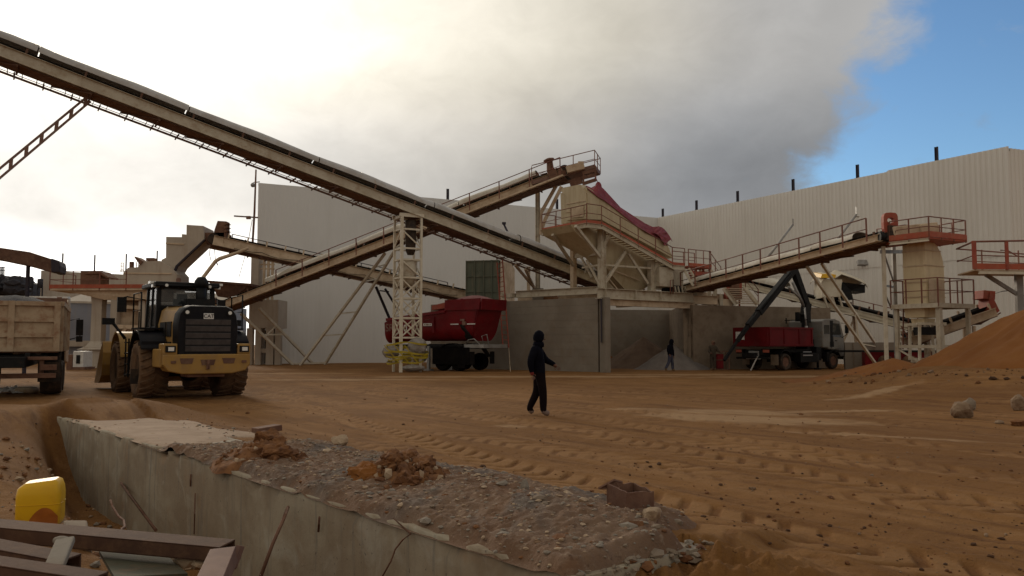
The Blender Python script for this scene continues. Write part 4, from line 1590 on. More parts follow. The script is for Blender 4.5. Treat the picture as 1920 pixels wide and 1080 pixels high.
# --- lattice tower under it
TF = V((-5.98, 44.6, 0))
Ta, Tb = V((.88, .47, 0)).normalized() * 1.13, V((-.47, .88, 0)).normalized() * 1.13
tw = thing('lattice_tower', 'cream lattice tower wrapped in yellow tape, carrying the longest conveyor', 'tower', TF + (Ta + Tb) / 2)
zt = at(754, 409, 45.2).z
corners = [TF, TF + Ta, TF + Ta + Tb, TF + Tb]
for i, c in enumerate(corners):
    mb = MB(); mb.bar(c + V((0, 0, -.1)), c + V((0, 0, zt)), .15 if i == 0 else .12, .15 if i == 0 else .12, up=Ta); mb.build('leg', 'cream_l', tw)
rings = [429, 465, 486, 520, 559, 596, 633]
zs = [at(754, v, 44.7).z for v in rings]
for i, z in enumerate(zs):
    mb = MB()
    for j in range(4):
        a, b = corners[j], corners[(j + 1) % 4]
        mb.bar(a + V((0, 0, z)), b + V((0, 0, z)), .06, .09)
    mb.build('ring', 'cream_l', tw)
for i in range(len(zs) - 1):
    if i in (1,): continue
    mb = MB()
    for j in range(4):
        a, b = corners[j], corners[(j + 1) % 4]
        z0, z1 = zs[i] - .05, zs[i + 1] + .05
        if j in (0, 2) or i >= 3:
            mb.bar(a + V((0, 0, z0)), b + V((0, 0, z1)), .05, .07)
        if i >= 3 or j in (1, 3):
            o = (V((b - a)).cross(V((0, 0, 1)))).normalized() * .03
            mb.bar(a + o + V((0, 0, z1)), b + o + V((0, 0, z0)), .05, .07)
    mb.build('cross_brace', 'cream_l', tw)
mb = MB()
for s in (0, 1):
    a, b = corners[0] + (Tb if s else V((0, 0, 0))), corners[1] + (Tb if s else V((0, 0, 0)))
    mb.bar(a - Ta * .12 + V((0, 0, zt + .1)), b + Ta * .12 + V((0, 0, zt + .1)), .14, .2)
    a, b = corners[0] + (Ta if s else V((0, 0, 0))), corners[3] + (Ta if s else V((0, 0, 0)))
    mb.bar(a + V((0, 0, zt + .03)), b + V((0, 0, zt + .03)), .13, .16)
mb.build('head_frame', 'cream_l', tw)
cc = TF + (Ta + Tb) / 2
t = thing('rubber_chute', 'black rubber chute hanging inside the lattice tower', 'chute', cc + V((.12, 0, 0)))
mb = MB(); a = cc + V((.16, -.08, 0))
mb.revolve([(.30, at(770, 412, 45).z), (.31, at(770, 440, 45).z), (.26, at(770, 470, 45).z), (.17, at(770, 477, 45).z)], V((a.x, a.y, 0)), (0, 0, 1), 20); mb.build('sleeve', 'rubber', t)
t = thing('collecting_bin', 'cream round bin with cone inside the lattice tower', 'bin', cc)
mb = MB(); z1, z2, z3 = at(760, 487, 45).z, at(760, 516, 45).z, at(760, 536, 45).z
mb.revolve([(.50, z1), (.53, z1 - .02), (.50, z2), (.3, z3), (.01, z3 - .02)], V((cc.x, cc.y, 0)), (0, 0, 1), 24); mb.build('drum', 'cream', t)
# tape and plastic sheeting round its foot
for lab, c, r, sq in (('large grey plastic-wrapped roll at the tower foot, right of its front leg', at(782, 650, 45.1), .52, (1.0, .8, 1.0)),
                      ('crumpled grey plastic sheeting at the tower foot, left of its front leg', at(733, 659, 45.5), .46, (1.0, .8, .85)),
                      ('sagging plastic sack on the ground by the tower foot', at(775, 690, 44.9), .42, (1.5, .9, .42))):
    mb = MB()
    rows = []
    for i in range(15):
        a = math.pi * i / 14
        row = []
        for j in range(26):
            b = 2 * math.pi * j / 26
            p = V((math.sin(a) * math.cos(b), math.sin(a) * math.sin(b), math.cos(a)))
            q = r * (1 + .14 * mnoise.noise(p * 2.5 + V((r * 40, 0, 0))) + .07 * mnoise.noise(p * 6))
            row.append(V((c.x, c.y, max(c.z, sq[2] * r * .95))) + V((p.x * q * sq[0], p.y * q * sq[1], p.z * q * sq[2])))
        rows.append(row)
    mb.grid(rows, 0, False, True)
    mb.build('plastic_bundle', 'bag', None, lab, 'plastic sheeting', 'plastic bundles at the tower foot')
t = thing('barrier_tape', 'yellow barrier tape wound round the lattice tower foot', 'tape', cc)
rn = random.Random(4)
for z, tl, r in ((1.42, .16, 1.18), (1.18, -.20, 1.22), (1.0, .10, 1.24), (.86, -.05, 1.22), (.72, .14, 1.16), (.55, -.06, 1.1)):
    rows = []
    ph = rn.uniform(0, 6)
    for j in range(41):
        a = 2 * math.pi * j / 40
        q = r * (.92 + .08 * math.cos(3 * a + ph))
        zz = z + tl * math.cos(a + ph) + .04 * math.sin(4 * a + ph)
        hw = .022 + .030 * abs(math.sin(2.3 * a + ph))
        rows.append([V((cc.x + math.cos(a) * q, cc.y - .1 + math.sin(a) * q * .8, zz + k * hw)) for k in (-1, 1)])
    mb = MB(); mb.slab(rows, (0, .006, .002), 0, False)
    mb.build('tape_loop', 'tape', t)
for i in range(3):
    a, b = V((cc.x - 1.1 + i * .55, cc.y - 1.0, 1.45)), V((cc.x - .3 + i * .5, cc.y - 1.02, .55))
    mb = MB(); mb.bar(a, b, .008, .05, up=(1, 0, .5)); mb.build('tape_end', 'tape', t)

# --- 2: rising to the screen head
def c2v(u): return 565 - (u - 451) * .3953


def c2Y(u): return Yu(u, 451, 57.0, 1060, 51.0)


A2, B2 = at(405, c2v(405), c2Y(405)), at(1060, c2v(1060) + 3, c2Y(1060))
K2 = conveyor('railed conveyor crossing behind the tower and rising to the screen head', A2, B2, .95, .50, .20, (4.6, (B2 - A2).length - 1.6), .42, 7, walk=-1, walk_w=.5, rail_h=1.15,
              rail=(5.5, (B2 - A2).length - .2, -1), mt='cream_d', hood_mt='hoodc', post_step=1.5, rail_step=2.15, seed=5, hood_sag=.05)
t2, P2, L2, d2, n2, u2, f2 = K2
hd = V((d2.x, d2.y, 0)).normalized()
zv = V((0, 0, 1))
mb = MB()          # head platform
a, b = P2(L2 - .2, -1.1, -.2), at(1115, 313, 50.3)
lift = .12
q = [P2(L2 - 2.0, -1.15, -.05), b + V((0, 0, 0)), b + n2 * 2.2, P2(L2 - 2.0, 1.15, -.05)]
mb.prism(q, V((0, 0, -.07)))
mb.prism([q[0] + n2 * .02 + zv * .01, q[1] + n2 * .02 + zv * .01, q[1] + n2 * .06 + zv * .01, q[0] + n2 * .06 + zv * .01], V((0, 0, .16)))
mb.prism([q[1] + zv * .012, q[2] + zv * .012, q[2] - hd * .04 + zv * .012, q[1] - hd * .04 + zv * .012], V((0, 0, .16)))
hp = mb.build('head_platform', 'pinkst', t2)
mb = MB()
for s in (0, 1):
    mb.tube(q[0] + zv * 1.12, q[1] + zv * 1.05, .028, n=6) if s == 0 else mb.tube(q[0] + zv * .55, q[1] + zv * .5, .02, n=6)
mb.tube(q[1] + zv * 1.05, q[2] + zv * 1.0, .028, n=6); mb.tube(q[1] + zv * .5, q[2] + zv * .5, .02, n=6)
mb.tube(q[2] + zv * 1.0, q[3] + zv * 1.0, .028, n=6)
rl = mb.build('platform_rail', 'rail', hp)
for c in (q[0], q[0].lerp(q[1], .33), q[0].lerp(q[1], .66), q[1], q[1].lerp(q[2], .5), q[2], q[2].lerp(q[3], .5)):
    mb = MB(); mb.bar(c, c + zv * 1.06, .05); mb.build('rail_post', 'rail', rl)
mb = MB(); mb.tube(P2(L2 + .1, -.62, .1), P2(L2 + .1, .62, .1), .36, n=20); mb.build('head_drum', 'rubber', t2)
mb = MB()          # drive: leaning red motor with mushroom cowl
c = at(1036, 322, 50.6)
mb.box(c + V((0, 0, -.2)), (.55, .6, .5), Matrix.Rotation(R(-18), 3, 'Y')); mb.tube(c + V((-.12, 0, 0)), c + V((-.18, 0, .62)), .24, .19, 12); mb.revolve([(.18, 0), (.36, .05), (.34, .16), (.1, .24)], c + V((-.2, 0, .62)), V((-.25, 0, 1)), 14)
mb.box(c + V((.55, 0, -.12)), (.5, .5, .32)); mb.tube(c + V((.2, -.1, .2)), c + V((.75, -.1, -.05)), .05)
mb.build('drive_motor', 'rust', t2, bevel=.02)
mb = MB(); c = at(1078, 318, 50.4); mb.box(c + V((0, 0, .05)), (1.1, .9, .42), Matrix.Rotation(R(-14), 3, 'Y')); mb.box(c + V((.35, -.2, .3)), (.35, .3, .3)); mb.build('head_guard', 'cream_d', t2, bevel=.02)
mb = MB()          # hanging plates below the head
p = at(1108, 330, 50.2); mb.prism([at(1066, 338, 50.4), at(1092, 330, 50.3), at(1092, 344, 50.3), at(1070, 350, 50.4)], n2 * .05)
mb.build('head_chute_plate', 'rust', t2)
mb = MB()
for va, vb in ((325, 319), (334, 328), (345, 337)): mb.bar(at(1092, va, 50.25), at(1117, vb, 50.15), .10, .20)
mb.bar(at(1116, 312, 50.15), at(1117, 340, 50.15), .10); mb.bar(at(1094, 322, 50.25), at(1094, 346, 50.25), .10)
mb.build('hanging_frame', 'rust', t2)
# supports of conveyor 2
ft = gnd(549, 684)
for lab, u0, v0, foot in (('near', 452, 588, ft), ('far', 486, 578, ft + V((.95, 2.2, 0)))):
    mb = MB(); p = at(u0, v0, c2Y(u0) + (1.2 if lab == 'far' else -.1)); mb.bar(p, foot, .17, .17); mb.build('raking_leg', 'cream_l', t2)
fa = gnd(563, 685)
for lab, u0, foot, off in (('near', 722, fa, 0), ('far', 742, fa + V((1.3, 2.0, 0)), 1.3)):
    mb = MB(); p = at(u0, c2v(u0) + 17, c2Y(u0) + off); mb.bar(p, foot, .15, .15); mb.build('raking_leg', 'cream_l', t2)
p0, p1 = at(722, c2v(722) + 17, c2Y(722)), at(742, c2v(742) + 17, c2Y(742) + 1.3)
for f in (.12, .24, .52, .72):
    mb = MB(); mb.bar(p0.lerp(fa, f), p1.lerp(fa + V((1.3, 2.0, 0)), f), .09, .09); mb.build('leg_tie', 'cream_l', t2)
mb = MB(); a, b = at(452, 588, c2Y(452)), at(486, 578, c2Y(486) + 1.2); mb.bar(a.lerp(ft, .40), b.lerp(ft + V((.95, 2.2, 0)), .45), .10)
mb.bar(a.lerp(ft, .44), b.lerp(ft + V((.95, 2.2, 0)), .30), .08); mb.bar(ft + V((0, 0, .08)), ft + V((2.3, 1.2, .12)), .12); mb.build('leg_tie', 'cream_l', t2)
# its tail hopper
t = thing('feed_hopper', 'brown feed hopper over the low end of the rising conveyor', 'hopper', gnd(430, 690))
mb = MB()
a, b = at(392, 528, 57.5), at(468, 534, 57.5)
c, dd = at(408, 556, 57.8), at(440, 556, 57.8)
nn = V((.1, 3.0, 0))
mb.prism([a, b, dd, c], [a + nn, b + nn, dd + nn * .75, c + nn * .75])
mb.bar(a + V((-.1, -.05, 0)), b + V((.1, -.05, 0)), .14, .16); mb.bar(b + V((.05, 0, 0)), b + nn, .14, .16)
mb.build('bin', 'rust', t)
for u in (404, 432):
    mb = MB(); p = at(u, 558, 57.2); mb.bar(V((p.x, p.y, 0)), p, .16); mb.build('leg', 'rust', t)

# --- 3: behind, up to the crusher chute
A3, B3 = at(874, 556, 62.5), at(398, 452, 54.5)
K3 = conveyor('dark-belted conveyor climbing from the green bin to the crusher chute', A3, B3, .95, .62, .22, None, walk=1, walk_w=.6, rail_h=1.25, rail=(1, (B3 - A3).length - 1.5, 1), mt='cream_d', post_step=1.25,
              rail_step=2.4, rail_mt='post', seed=7)
t3, P3, L3, d3, n3, u3, f3 = K3
mb = MB(); mb.tube(P3(L3, -.6, .1), P3(L3, .6, .1), .36, n=18); mb.build('head_drum', 'rubber', t3)
mb = MB()          # head drive with stacked fins
c = at(408, 436, 54.2)
mb.prism([at(398, 446, 54.2), at(403, 428, 54.2), at(408, 414, 54.2), at(424, 415, 54.2), at(424, 446, 54.2)], V((0, .7, 0)))
for v in (417, 424, 431): mb.prism([at(420, v, 54.1), at(428, v + 2, 54.1), at(420, v + 5, 54.1)], V((0, .6, 0)))
mb.prism([at(381, 436, 54.2), at(420, 436, 54.2), at(420, 456, 54.2), at(396, 462, 54.2), at(382, 450, 54.2)], V((0, 1.5, 0)))
mb.build('head_drive', 'rust', t3)
for u0, du, dv in ((705, 18, 42), (722, 24, 38)):
    mb = MB(); p = at(u0, 538 + (u0 - 705) * .2, 60.2 + (u0 - 705) * .06); e = at(u0 + du, 580, 61); e = p + (e - p) * (p.z / (p.z - e.z)); mb.bar(p, e, .14); mb.build('raking_leg', 'post', t3)
mb = MB(); mb.bar(at(712, 545, 60.4), at(729, 547, 61), .08); mb.build('leg_tie', 'post', t3)
# bent pipe arm between loader and conveyor
t = thing('bent_pipe', 'bent grey pipe reaching from behind the loader up to the dark-belted conveyor', 'pipe', gnd(365, 690))
p = [at(374, 540, 53.5), at(381, 520, 53.5), at(404, 490, 53.6), at(412, 485, 53.6), at(445, 474, 53.7), at(466, 465, 53.8)]
mb = MB(); mb.path([V((p[0].x - .4, p[0].y, 0))] + p, [.13] * 5 + [.11, .1], 8); mb.build('pipe_run', 'cream_d', t)
mb = MB(); mb.path([at(394, 464, 54), at(393, 478, 54), at(396, 490, 53.8)], .02, 5); mb.path([at(402, 466, 54), at(404, 488, 53.8)], .02, 5); mb.bar(at(404, 488, 53.6), at(409, 498, 53.6), .05); mb.build('hanging_cable', 'post', t)

# --- mast by the wall end
t = thing('lamp_mast', 'tall thin mast with lamp and crossbar at the sheet wall end', 'mast', gnd(470, 684))
p = [V((at(471, 600, 61).x, 61, 0)), at(474, 449, 61), at(477, 400, 61), at(480, 318, 61)]
mb = MB(); mb.path(p, [.10, .085, .08, .06], 8); mb.build('pole', 'rust', t)
mb = MB(); mb.bar(at(439, 405, 61), at(484, 408, 61), .10); mb.box(at(466, 408, 60.9), (.3, .2, .22)); mb.bar(at(477, 342, 61), at(487, 341, 61), .06); mb.build('crossbar', 'rust', t)
mb = MB(); mb.ball(at(474, 347, 60.9), .17); mb.bar(at(474, 343, 60.9), at(478, 341, 61), .05); mb.build('lamp_head', 'steel', t)
mb = MB(); mb.path([at(473, 412, 61), at(466, 450, 60), at(460, 478, 59), at(448, 520, 58)], .02, 4); mb.build('stay_wire', 'post', t)

# drooping cables tied along the railed conveyor and the dark-belted one
for tt, PP, LL, off in ((t2, P2, L2, -.80), (t3, P3, L3, -.70)):
    mb = MB()
    pts = []
    s = 1.0
    while s < LL - 1.5:
        for f in (0, .25, .5, .75): pts.append(PP(s + f * 2.4, off, -.12) + V((0, 0, -.16 * math.sin(math.pi * f) - .03 * random.random())))
        s += 2.4
    mb.path(pts, .018, 5)
    mb.build('cable', 'black', tt)
# ------------------------------------------------------------------ screening plant on the bays
SP = Plane((4.9, 45.0), (.80, .60))          # its long front
SW = Plane((0, 0), (1, 0))
KCOR = SP.at(1100, 417)                      # corner of the walkway
SL = Plane((KCOR.x, KCOR.y), (-.56, .83))    # its end, going away to the left
s_n = SP.n                                   # away from the viewer
s_t = SP.t
zv = V((0, 0, 1))
scr = thing('screening_plant', 'big cream screening plant with red-railed stair walkway above the bays', 'screening plant', V((8.0, 49.5, BAY_H)))
# girders under it
mb = MB()
a, b = SP.at(1120, 550, .1), SP.at(1300, 566, .1)
b.z = a.z
mb.ibeam(a, b, .55, .34)
for f in (.06, .36, .62): mb.bar(a.lerp(b, f) - s_n * .06 + zv * -.25, a.lerp(b, f) - s_n * .06 + zv * .25, .3, .02, up=s_t)
mb.build('main_girder', 'cream', scr)
mb = MB()
a2 = a + s_n * 3.4
mb.ibeam(a2 + s_t * .1, b + s_n * 3.4, .55, .34)
mb.build('main_girder', 'cream_d', scr)
mb = MB()
q = SP.at(1128, 548, .2)
e = V((q.x, q.y, q.z)) + W_DIR * 6.2
mb.ibeam(V((q.x, q.y, q.z + .12)) + W_DIR * .3, V((e.x, e.y, q.z + .12)), .38, .32)
mb.bar(V((e.x, e.y, q.z + .06)) + W_DIR * .1, V((e.x, e.y, q.z + .06)) + W_DIR * .9, .5, .25)
mb.build('cross_girder', 'cream', scr)
mb = MB()
a3, b3 = SP.at(1138, 567, .25), SP.at(1300, 574, .25); b3.z = a3.z
mb.bar(a3, b3, .3, .34); mb.build('lower_beam', 'cream_d', scr)

OFF = .75        # plane of the columns and bin front
def S(u, v, off=OFF): return SP.at(u, v, off)


# columns
cols = []
for u, v0, off, wd in ((1128, 428, .55, .34), (1221, 488, .55, .32)):
    base = SP.at(u, 547, off); top = SP.at(u, v0, off)
    base.z = a.z + .28
    mb = MB(); mb.ibeam(V((top.x, top.y, base.z)), top, .30, wd, up=s_t, t=.05); mb.bar(V((top.x, top.y, base.z)), top, .24, .24, up=s_t)
    mb.box(V((top.x, top.y, base.z + .02)), (.5, .5, .05)); mb.build('column', 'cream', scr)
    cols.append((V((top.x, top.y, base.z)), top))
for u, v0 in ((1075, 455), (1166, 505)):
    top = SP.at(u, v0, 3.6); mb = MB(); mb.bar(V((top.x, top.y, a.z + .28)), top, .28, .28, up=s_t); mb.build('column', 'cream_d', scr)
# braces
for (u0, v0, o0), (u1, v1, o1), w in (((1079, 424, .1), (1125, 482, .5), .16), ((1145, 438, .1), (1131, 464, .5), .15), ((1172, 472, .45), (1134, 530, .5), .16), ((1178, 476, .45), (1214, 532, .5), .15),
                                      ((1236, 490, .2), (1224, 512, .5), .15), ((1036, 440, 2.5), (1075, 498, 3.4), .15), ((1100, 488, 1.5), (1126, 535, .6), .13), ((1090, 483, 2.5), (1110, 520, 1.5), .10), ((1108, 483, 2.2), (1096, 512, 2.4), .10)):
    mb = MB(); mb.bar(SP.at(u0, v0, o0), SP.at(u1, v1, o1), w); mb.build('brace', 'cream', scr)
mb = MB(); mb.bar(SP.at(1092, 502, 1.9), SP.at(1128, 496.5, .45), .10); mb.bar(SP.at(1128, 496.5, .45), SP.at(1262, 506, .45), .10); mb.bar(SP.at(1080, 480, 3.4), SP.at(1125, 474, .6), .2, .25); mb.build('tie_beam', 'cream', scr)

# collecting bin below the screen
mb = MB()
top = [S(1070, 421, .9), S(1108, 420, .9), S(1134, 427, .9), S(1250, 494, .9), S(1262, 506, .9)]
bot = [S(1252, 520, .95), S(1226, 530, 1.1), S(1196, 549, 1.35), S(1178, 549, 1.35), S(1146, 515, 1.1), S(1124, 480, .95), S(1078, 434, .9)]
front = top + bot
bk = []
for p in front:
    f = min(1, max(0, (p.z - 6.2) / 1.1))
    bk.append(p + s_n * (.75 + 1.9 * f))
mb.prism(front, bk)
mb.build('collecting_bin', 'yellowish', scr)
mb = MB()
for (u0, v0), (u1, v1) in (((1140, 503), (1200, 526)), ((1160, 545), (1120, 496)), ((1170, 478), (1176, 500))):
    mb.bar(S(u0, v0, .93), S(u1, v1, 1.0), .03, .06)
mb.build('bin_stiffener', 'cream_d', scr)

# screen box with its feed chute
mb = MB()
fr = [S(1101, 351), S(1110, 356), S(1122, 367), S(1143, 381), S(1167, 399), S(1190, 418), S(1212, 433), S(1250, 455), S(1262, 484), S(1128, 412), S(1103, 411)]
mb.prism(fr, [p + s_n * 2.3 for p in fr])
mb.build('screen_box', 'yellowish', scr)
mb = MB()
b0 = S(1100.5, 357)
nk = [S(1100, 346), S(1100, 362)]
e1 = [SL.at(1060, 366, .0), SL.at(1062, 412, .0)]
w2 = SL.t
h0, h1 = S(1099, 356, .8), S(1100, 410, .8)
# end face: a bent plate with a narrow neck on top
end = [S(1099, 410, .8), S(1099, 360, .8), S(1087, 345, .9), S(1050, 350, 1.2), S(1051, 358, 2.2), S(1061, 367, 2.6), S(1062, 413, 2.6)]
ez = [p.copy() for p in end]
base0 = S(1099, 410, .8)
pts = []
for i, (lat, u, v) in enumerate(((0, 1099, 410), (0, 1099, 360), (.3, 1088, 346), (2.0, 1055, 352), (2.1, 1052, 359), (1.9, 1062, 368), (1.9, 1062, 413))):
    r = ray(u, v)
    q0 = base0 - s_t * .02
    k = r.x / r.y
    lat = max(0, (k * q0.y - q0.x) / (s_n.x - k * s_n.y))
    q = q0 + s_n * lat
    z = CAM.z + r.z / r.y * q.y
    pts.append(V((q.x, q.y, z)))
mb.prism(pts, s_t * .45)
mb.build('feed_chute', 'yellowish', scr)
mb = MB()
for k in (.33, .66):
    q0, q1 = pts[1].lerp(pts[0], k), pts[5].lerp(pts[6], k)
    mb.bar(q0 - s_t * .02, q1 - s_t * .02, .04, .05)
mb.build('chute_stiffener', 'cream_d', scr)
# inspection panel on the end and box front
mb = MB(); q = [pts[0].lerp(pts[1], .08).lerp(pts[6].lerp(pts[5], .08), .08), pts[0].lerp(pts[1], .08).lerp(pts[6].lerp(pts[5], .08), .72), pts[0].lerp(pts[1], .5).lerp(pts[6].lerp(pts[5], .5), .72), pts[0].lerp(pts[1], .5).lerp(pts[6].lerp(pts[5], .5), .08)]
mb.prism([p - s_t * .03 for p in q], s_t * -.03); mb.build('access_panel', 'cream_d', scr)

# walkway: end landing, sloping front walk, landing
zp = KCOR.z
wk = []
path_px = [(1100, 417.5), (1128, 421.5), (1261, 497), (1284, 500)]
front_pts = [SP.at(u, v, 0) for u, v in path_px]
front_pts[0].z = front_pts[1].z = (front_pts[0].z + front_pts[1].z) / 2
front_pts[3].z = front_pts[2].z
KC = front_pts[0]
left_end = KC + V((-.56, .83, 0)).normalized() * 4.1
segs = list(zip(front_pts[:-1], front_pts[1:])) + [(left_end, KC)]
mb = MB()
for a_, b_ in segs:
    mb.channel(a_ - zv * .13, b_ - zv * .13, .26, .08, -s_n if (a_, b_) != segs[-1] else -s_t)
mb.bar(left_end - zv * .13, left_end + s_t * 1.1 - zv * .13, .06, .26)
mb.build('walkway_stringer', 'cream', scr)
mb = MB()
for a_, b_ in segs:
    n_ = s_n if (a_, b_) != segs[-1] else s_t
    mb.prism([a_ + zv * .02, b_ + zv * .02, b_ + n_ * .03 + zv * .02, a_ + n_ * .03 + zv * .02], zv * .16)
mb.build('toe_board', 'orange', scr)
mb = MB()
for a_, b_ in segs[:1] + segs[2:3]:
    mb.prism([a_ + s_n * .04, b_ + s_n * .04, b_ + s_n * .85, a_ + s_n * .85], zv * -.05)
mb.prism([left_end + s_t * .04, KC + s_t * .04, KC + s_t * 1.0 + s_n * .2, left_end + s_t * 1.0], zv * -.05)
mb.build('deck', 'cream_d', scr)
a_, b_ = segs[1]
nst = 20
for i in range(nst):
    mb = MB(); p = a_.lerp(b_, (i + .5) / nst)
    mb.box(p + s_n * .43 - zv * .06, (.26, .74, .035), Matrix((s_t, s_n, zv)).transposed()); mb.build('tread', 'cream_d', scr)
# railings
def rails(pts, h, parent, step=1.7, mt='rail', mid=True, skip_last=False, base=0.0, r=.026):
    mb = MB()
    pts = [V(p) for p in pts]
    for a_, b_ in zip(pts[:-1], pts[1:]):
        mb.tube(a_ + zv * h, b_ + zv * h, r, n=6)
        if mid: mb.tube(a_ + zv * h * .52, b_ + zv * h * .52, r * .75, n=6)
    rl = mb.build('railing', mt, parent)
    for i, (a_, b_) in enumerate(zip(pts[:-1], pts[1:])):
        m = max(1, int(round((b_ - a_).length / step)))
        for j in range(m + (1 if i == len(pts) - 2 and not skip_last else 0)):
            p = a_.lerp(b_, j / m)
            pm = MB(); pm.bar(p + zv * (base - .12), p + zv * h, .05, .05); pm.build('rail_post', mt, rl)
    return rl


rails([left_end + s_t * 1.0, left_end, KC], 1.0, scr, 1.4)
rails(front_pts, 1.05, scr, 1.55)
rails([left_end + s_t * 1.0, left_end + s_t * 2.2], .95, scr, 1.2)
# second landing with stairs, right of it
lz = [SP.at(1291, 498, .3), SP.at(1333, 501, .3)]
lz[1].z = lz[0].z
mb = MB(); mb.prism([lz[0], lz[1], lz[1] + s_n * 1.3, lz[0] + s_n * 1.3], zv * -.08); mb.prism([lz[0] - s_n * .03, lz[1] - s_n * .03, lz[1] - s_n * .06, lz[0] - s_n * .06], zv * .17)
ld = mb.build('landing', 'orange', scr)
rails([lz[0], lz[1]], 1.0, scr, .8); rails([lz[0] + s_n * 1.3, lz[1] + s_n * 1.3], 1.0, scr, 1.0)
st0, st1 = lz[1] + s_n * .1, SP.at(1352, 530, 1.2)
mb = MB()
for o in (0, .8): mb.bar(st0 + s_n * o - zv * .1, st1 + s_n * o, .05, .2)
for i in range(8): mb.box(st0.lerp(st1, (i + .5) / 8) + s_n * .4, (.24, .76, .03), Matrix((s_t, s_n, zv)).transposed())
mb.build('stair_flight', 'cream_d', scr); rails([st0, st1], 1.0, scr, 1.2)
mb = MB()       # steep ladder between the landings
l0, l1 = SP.at(1280, 502, .1), SP.at(1300, 536, -.3)
for o in (0, .55): mb.bar(l0 + s_t * o, l1 + s_t * o, .05, .14)
for i in range(7): mb.bar(l0.lerp(l1, (i + .5) / 7), l0.lerp(l1, (i + .5) / 7) + s_t * .55, .12, .03)
mb.build('ship_ladder', 'cream_l', scr)
mb = MB()       # red frame under the landing
for du in (1293, 1304, 1318, 1330):
    mb.bar(SP.at(du, 503, .6), SP.at(du + 4, 532, .9), .12)
mb.bar(SP.at(1292, 512, .55), SP.at(1330, 514, .55), .1, .25); mb.bar(SP.at(1294, 522, .6), SP.at(1332, 522, .6), .1, .2); mb.bar(SP.at(1294, 506, .6), SP.at(1330, 524, .6), .08)
mb.build('landing_frame', 'red', scr)
# discharge end: drive box, motor, small posts
mb = MB(); q = SP.at(1238, 520, .6); mb.box(q, (1.2, 1.0, 1.15), Matrix((s_t, s_n, zv)).transposed()); q2 = SP.at(1255, 520, 1.3); mb.box(q2, (1.4, 1.0, 1.5), Matrix((s_t, s_n, zv)).transposed()); mb.build('drive_box', 'cream', scr, bevel=.02)
mb = MB(); q = SP.at(1249, 546, .8); mb.tube(q, q + s_t * 1.1, .38, n=18); mb.tube(q + s_t * 1.1, q + s_t * 1.3, .3, n=18); mb.build('motor', 'black', scr)
for u in (1268, 1274, 1281, 1287):
    mb = MB(); p = SP.at(u, 552, .3); mb.bar(p, SP.at(u - 3, 537, .3), .08); mb.build('guard_post', 'cream', scr)
mb = MB(); mb.path([SP.at(1257, 552, -.1), SP.at(1257, 526, -.1), SP.at(1262, 524, -.1), SP.at(1262, 552, -.1)], .03, 6); mb.build('hoop', 'rail', scr)
# tarpaulin thrown over the screen box
t = thing('tarpaulin', 'dark red tarpaulin draped along the sloping screen top', 'tarpaulin', S(1180, 400))
ridge = [(1100, 348), (1112, 353), (1121, 345), (1131, 354), (1146, 370), (1164, 388), (1188, 405), (1210, 419), (1224, 425), (1236, 424), (1244, 436), (1251, 452)]
hem = [(1100, 352), (1113, 362), (1122, 369), (1133, 376), (1148, 387), (1168, 402), (1190, 420), (1210, 435), (1224, 442), (1236, 447), (1246, 455), (1252, 460)]
rows = []
for k in range(11):
    f = k / 10
    row = []
    for i in range(len(ridge)):
        h_ = SP.at(hem[i][0], hem[i][1], OFF - .07)
        r_ = SP.at(ridge[i][0], ridge[i][1], OFF + .35)
        b_ = r_ + s_n * 1.9 - zv * .5
        p = h_.lerp(r_, f / .6) if f < .6 else r_.lerp(b_, (f - .6) / .4)
        row.append(p + V((0, 0, .06 * mnoise.noise(V((i * 1.3, f * 5, 2))))) - s_n * .05 * mnoise.noise(V((i * 2.1, f * 3, 4))))
    rows.append(row)
mb = MB(); mb.slab(rows, (0, .01, -.02), 0, False); mb.build('sheet', 'tarpr', t)
mb = MB(); p = SP.at(1122, 352, OFF + .5); mb.ball(p, .22, 12, 8, 0, (.9, .8, 1.6)); mb.path([p + zv * .3, SP.at(1120, 340, OFF), SP.at(1116, 330, OFF)], .02, 4); mb.build('tied_corner', 'tarpr', t)
t = thing('tarpaulin', 'small crumpled red tarpaulin end hanging at the screen foot', 'tarpaulin', S(1244, 440))
mb = MB()
rows = []
for i in range(8):
    f = i / 7
    rows.append([SP.at(1228 + 22 * f + dx, 427 + dy + 24 * f * f + 4 * mnoise.noise(V((i, dx, 0))), OFF - .08 + .04 * dx + .2 * mnoise.noise(V((i * .7, dy, 1)))) for dx, dy in ((-3, 10), (0, 5), (4, 1), (8, -2), (11, 2))])
mb.slab(rows, s_n * .03, 0, False); mb.build('sheet', 'tarpr', t)

# tall support of the rising conveyor beside the plant
cp = at(1008, 352, 52.6)
t = thing('support_post', 'tall pale post under the rising conveyor head, standing on the bay wall', 'post', V((cp.x, cp.y, 3.9)))
wallb = V((cp.x, cp.y, 3.95))
mb = MB(); mb.ibeam(wallb, cp, .26, .26, up=(1, 0, 0), t=.04); mb.bar(wallb, cp, .2, .16, up=(1, 0, 0)); mb.build('shaft', 'cream', t)
for (u0, v0), (u1, v1), o in (((1043, 348), (1015, 398), 0), ((1053, 350), (1021, 414), 1.2)):
    mb = MB(); mb.bar(at(u0, v0, 52.2 + o), at(u1, v1, 52.4 + o), .2); mb.bar(at(u1, v1, 52.4 + o), at(1013, 440, 52.5 + o), .18); mb.build('brace', 'cream_d', t)
mb = MB(); mb.box(wallb + V((0, 0, .55)), (.7, .7, 1.1)); mb.build('pedestal', 'conc', t, bevel=.03)
mb = MB(); a_ = at(991, 545, 54); mb.bar(V((a_.x, a_.y, 3.9)), at(991, 500, 54), .22); mb.box(V((a_.x - .2, a_.y, 4.4)), (1.0, .8, .6)); mb.build('low_post', 'cream_d', t)
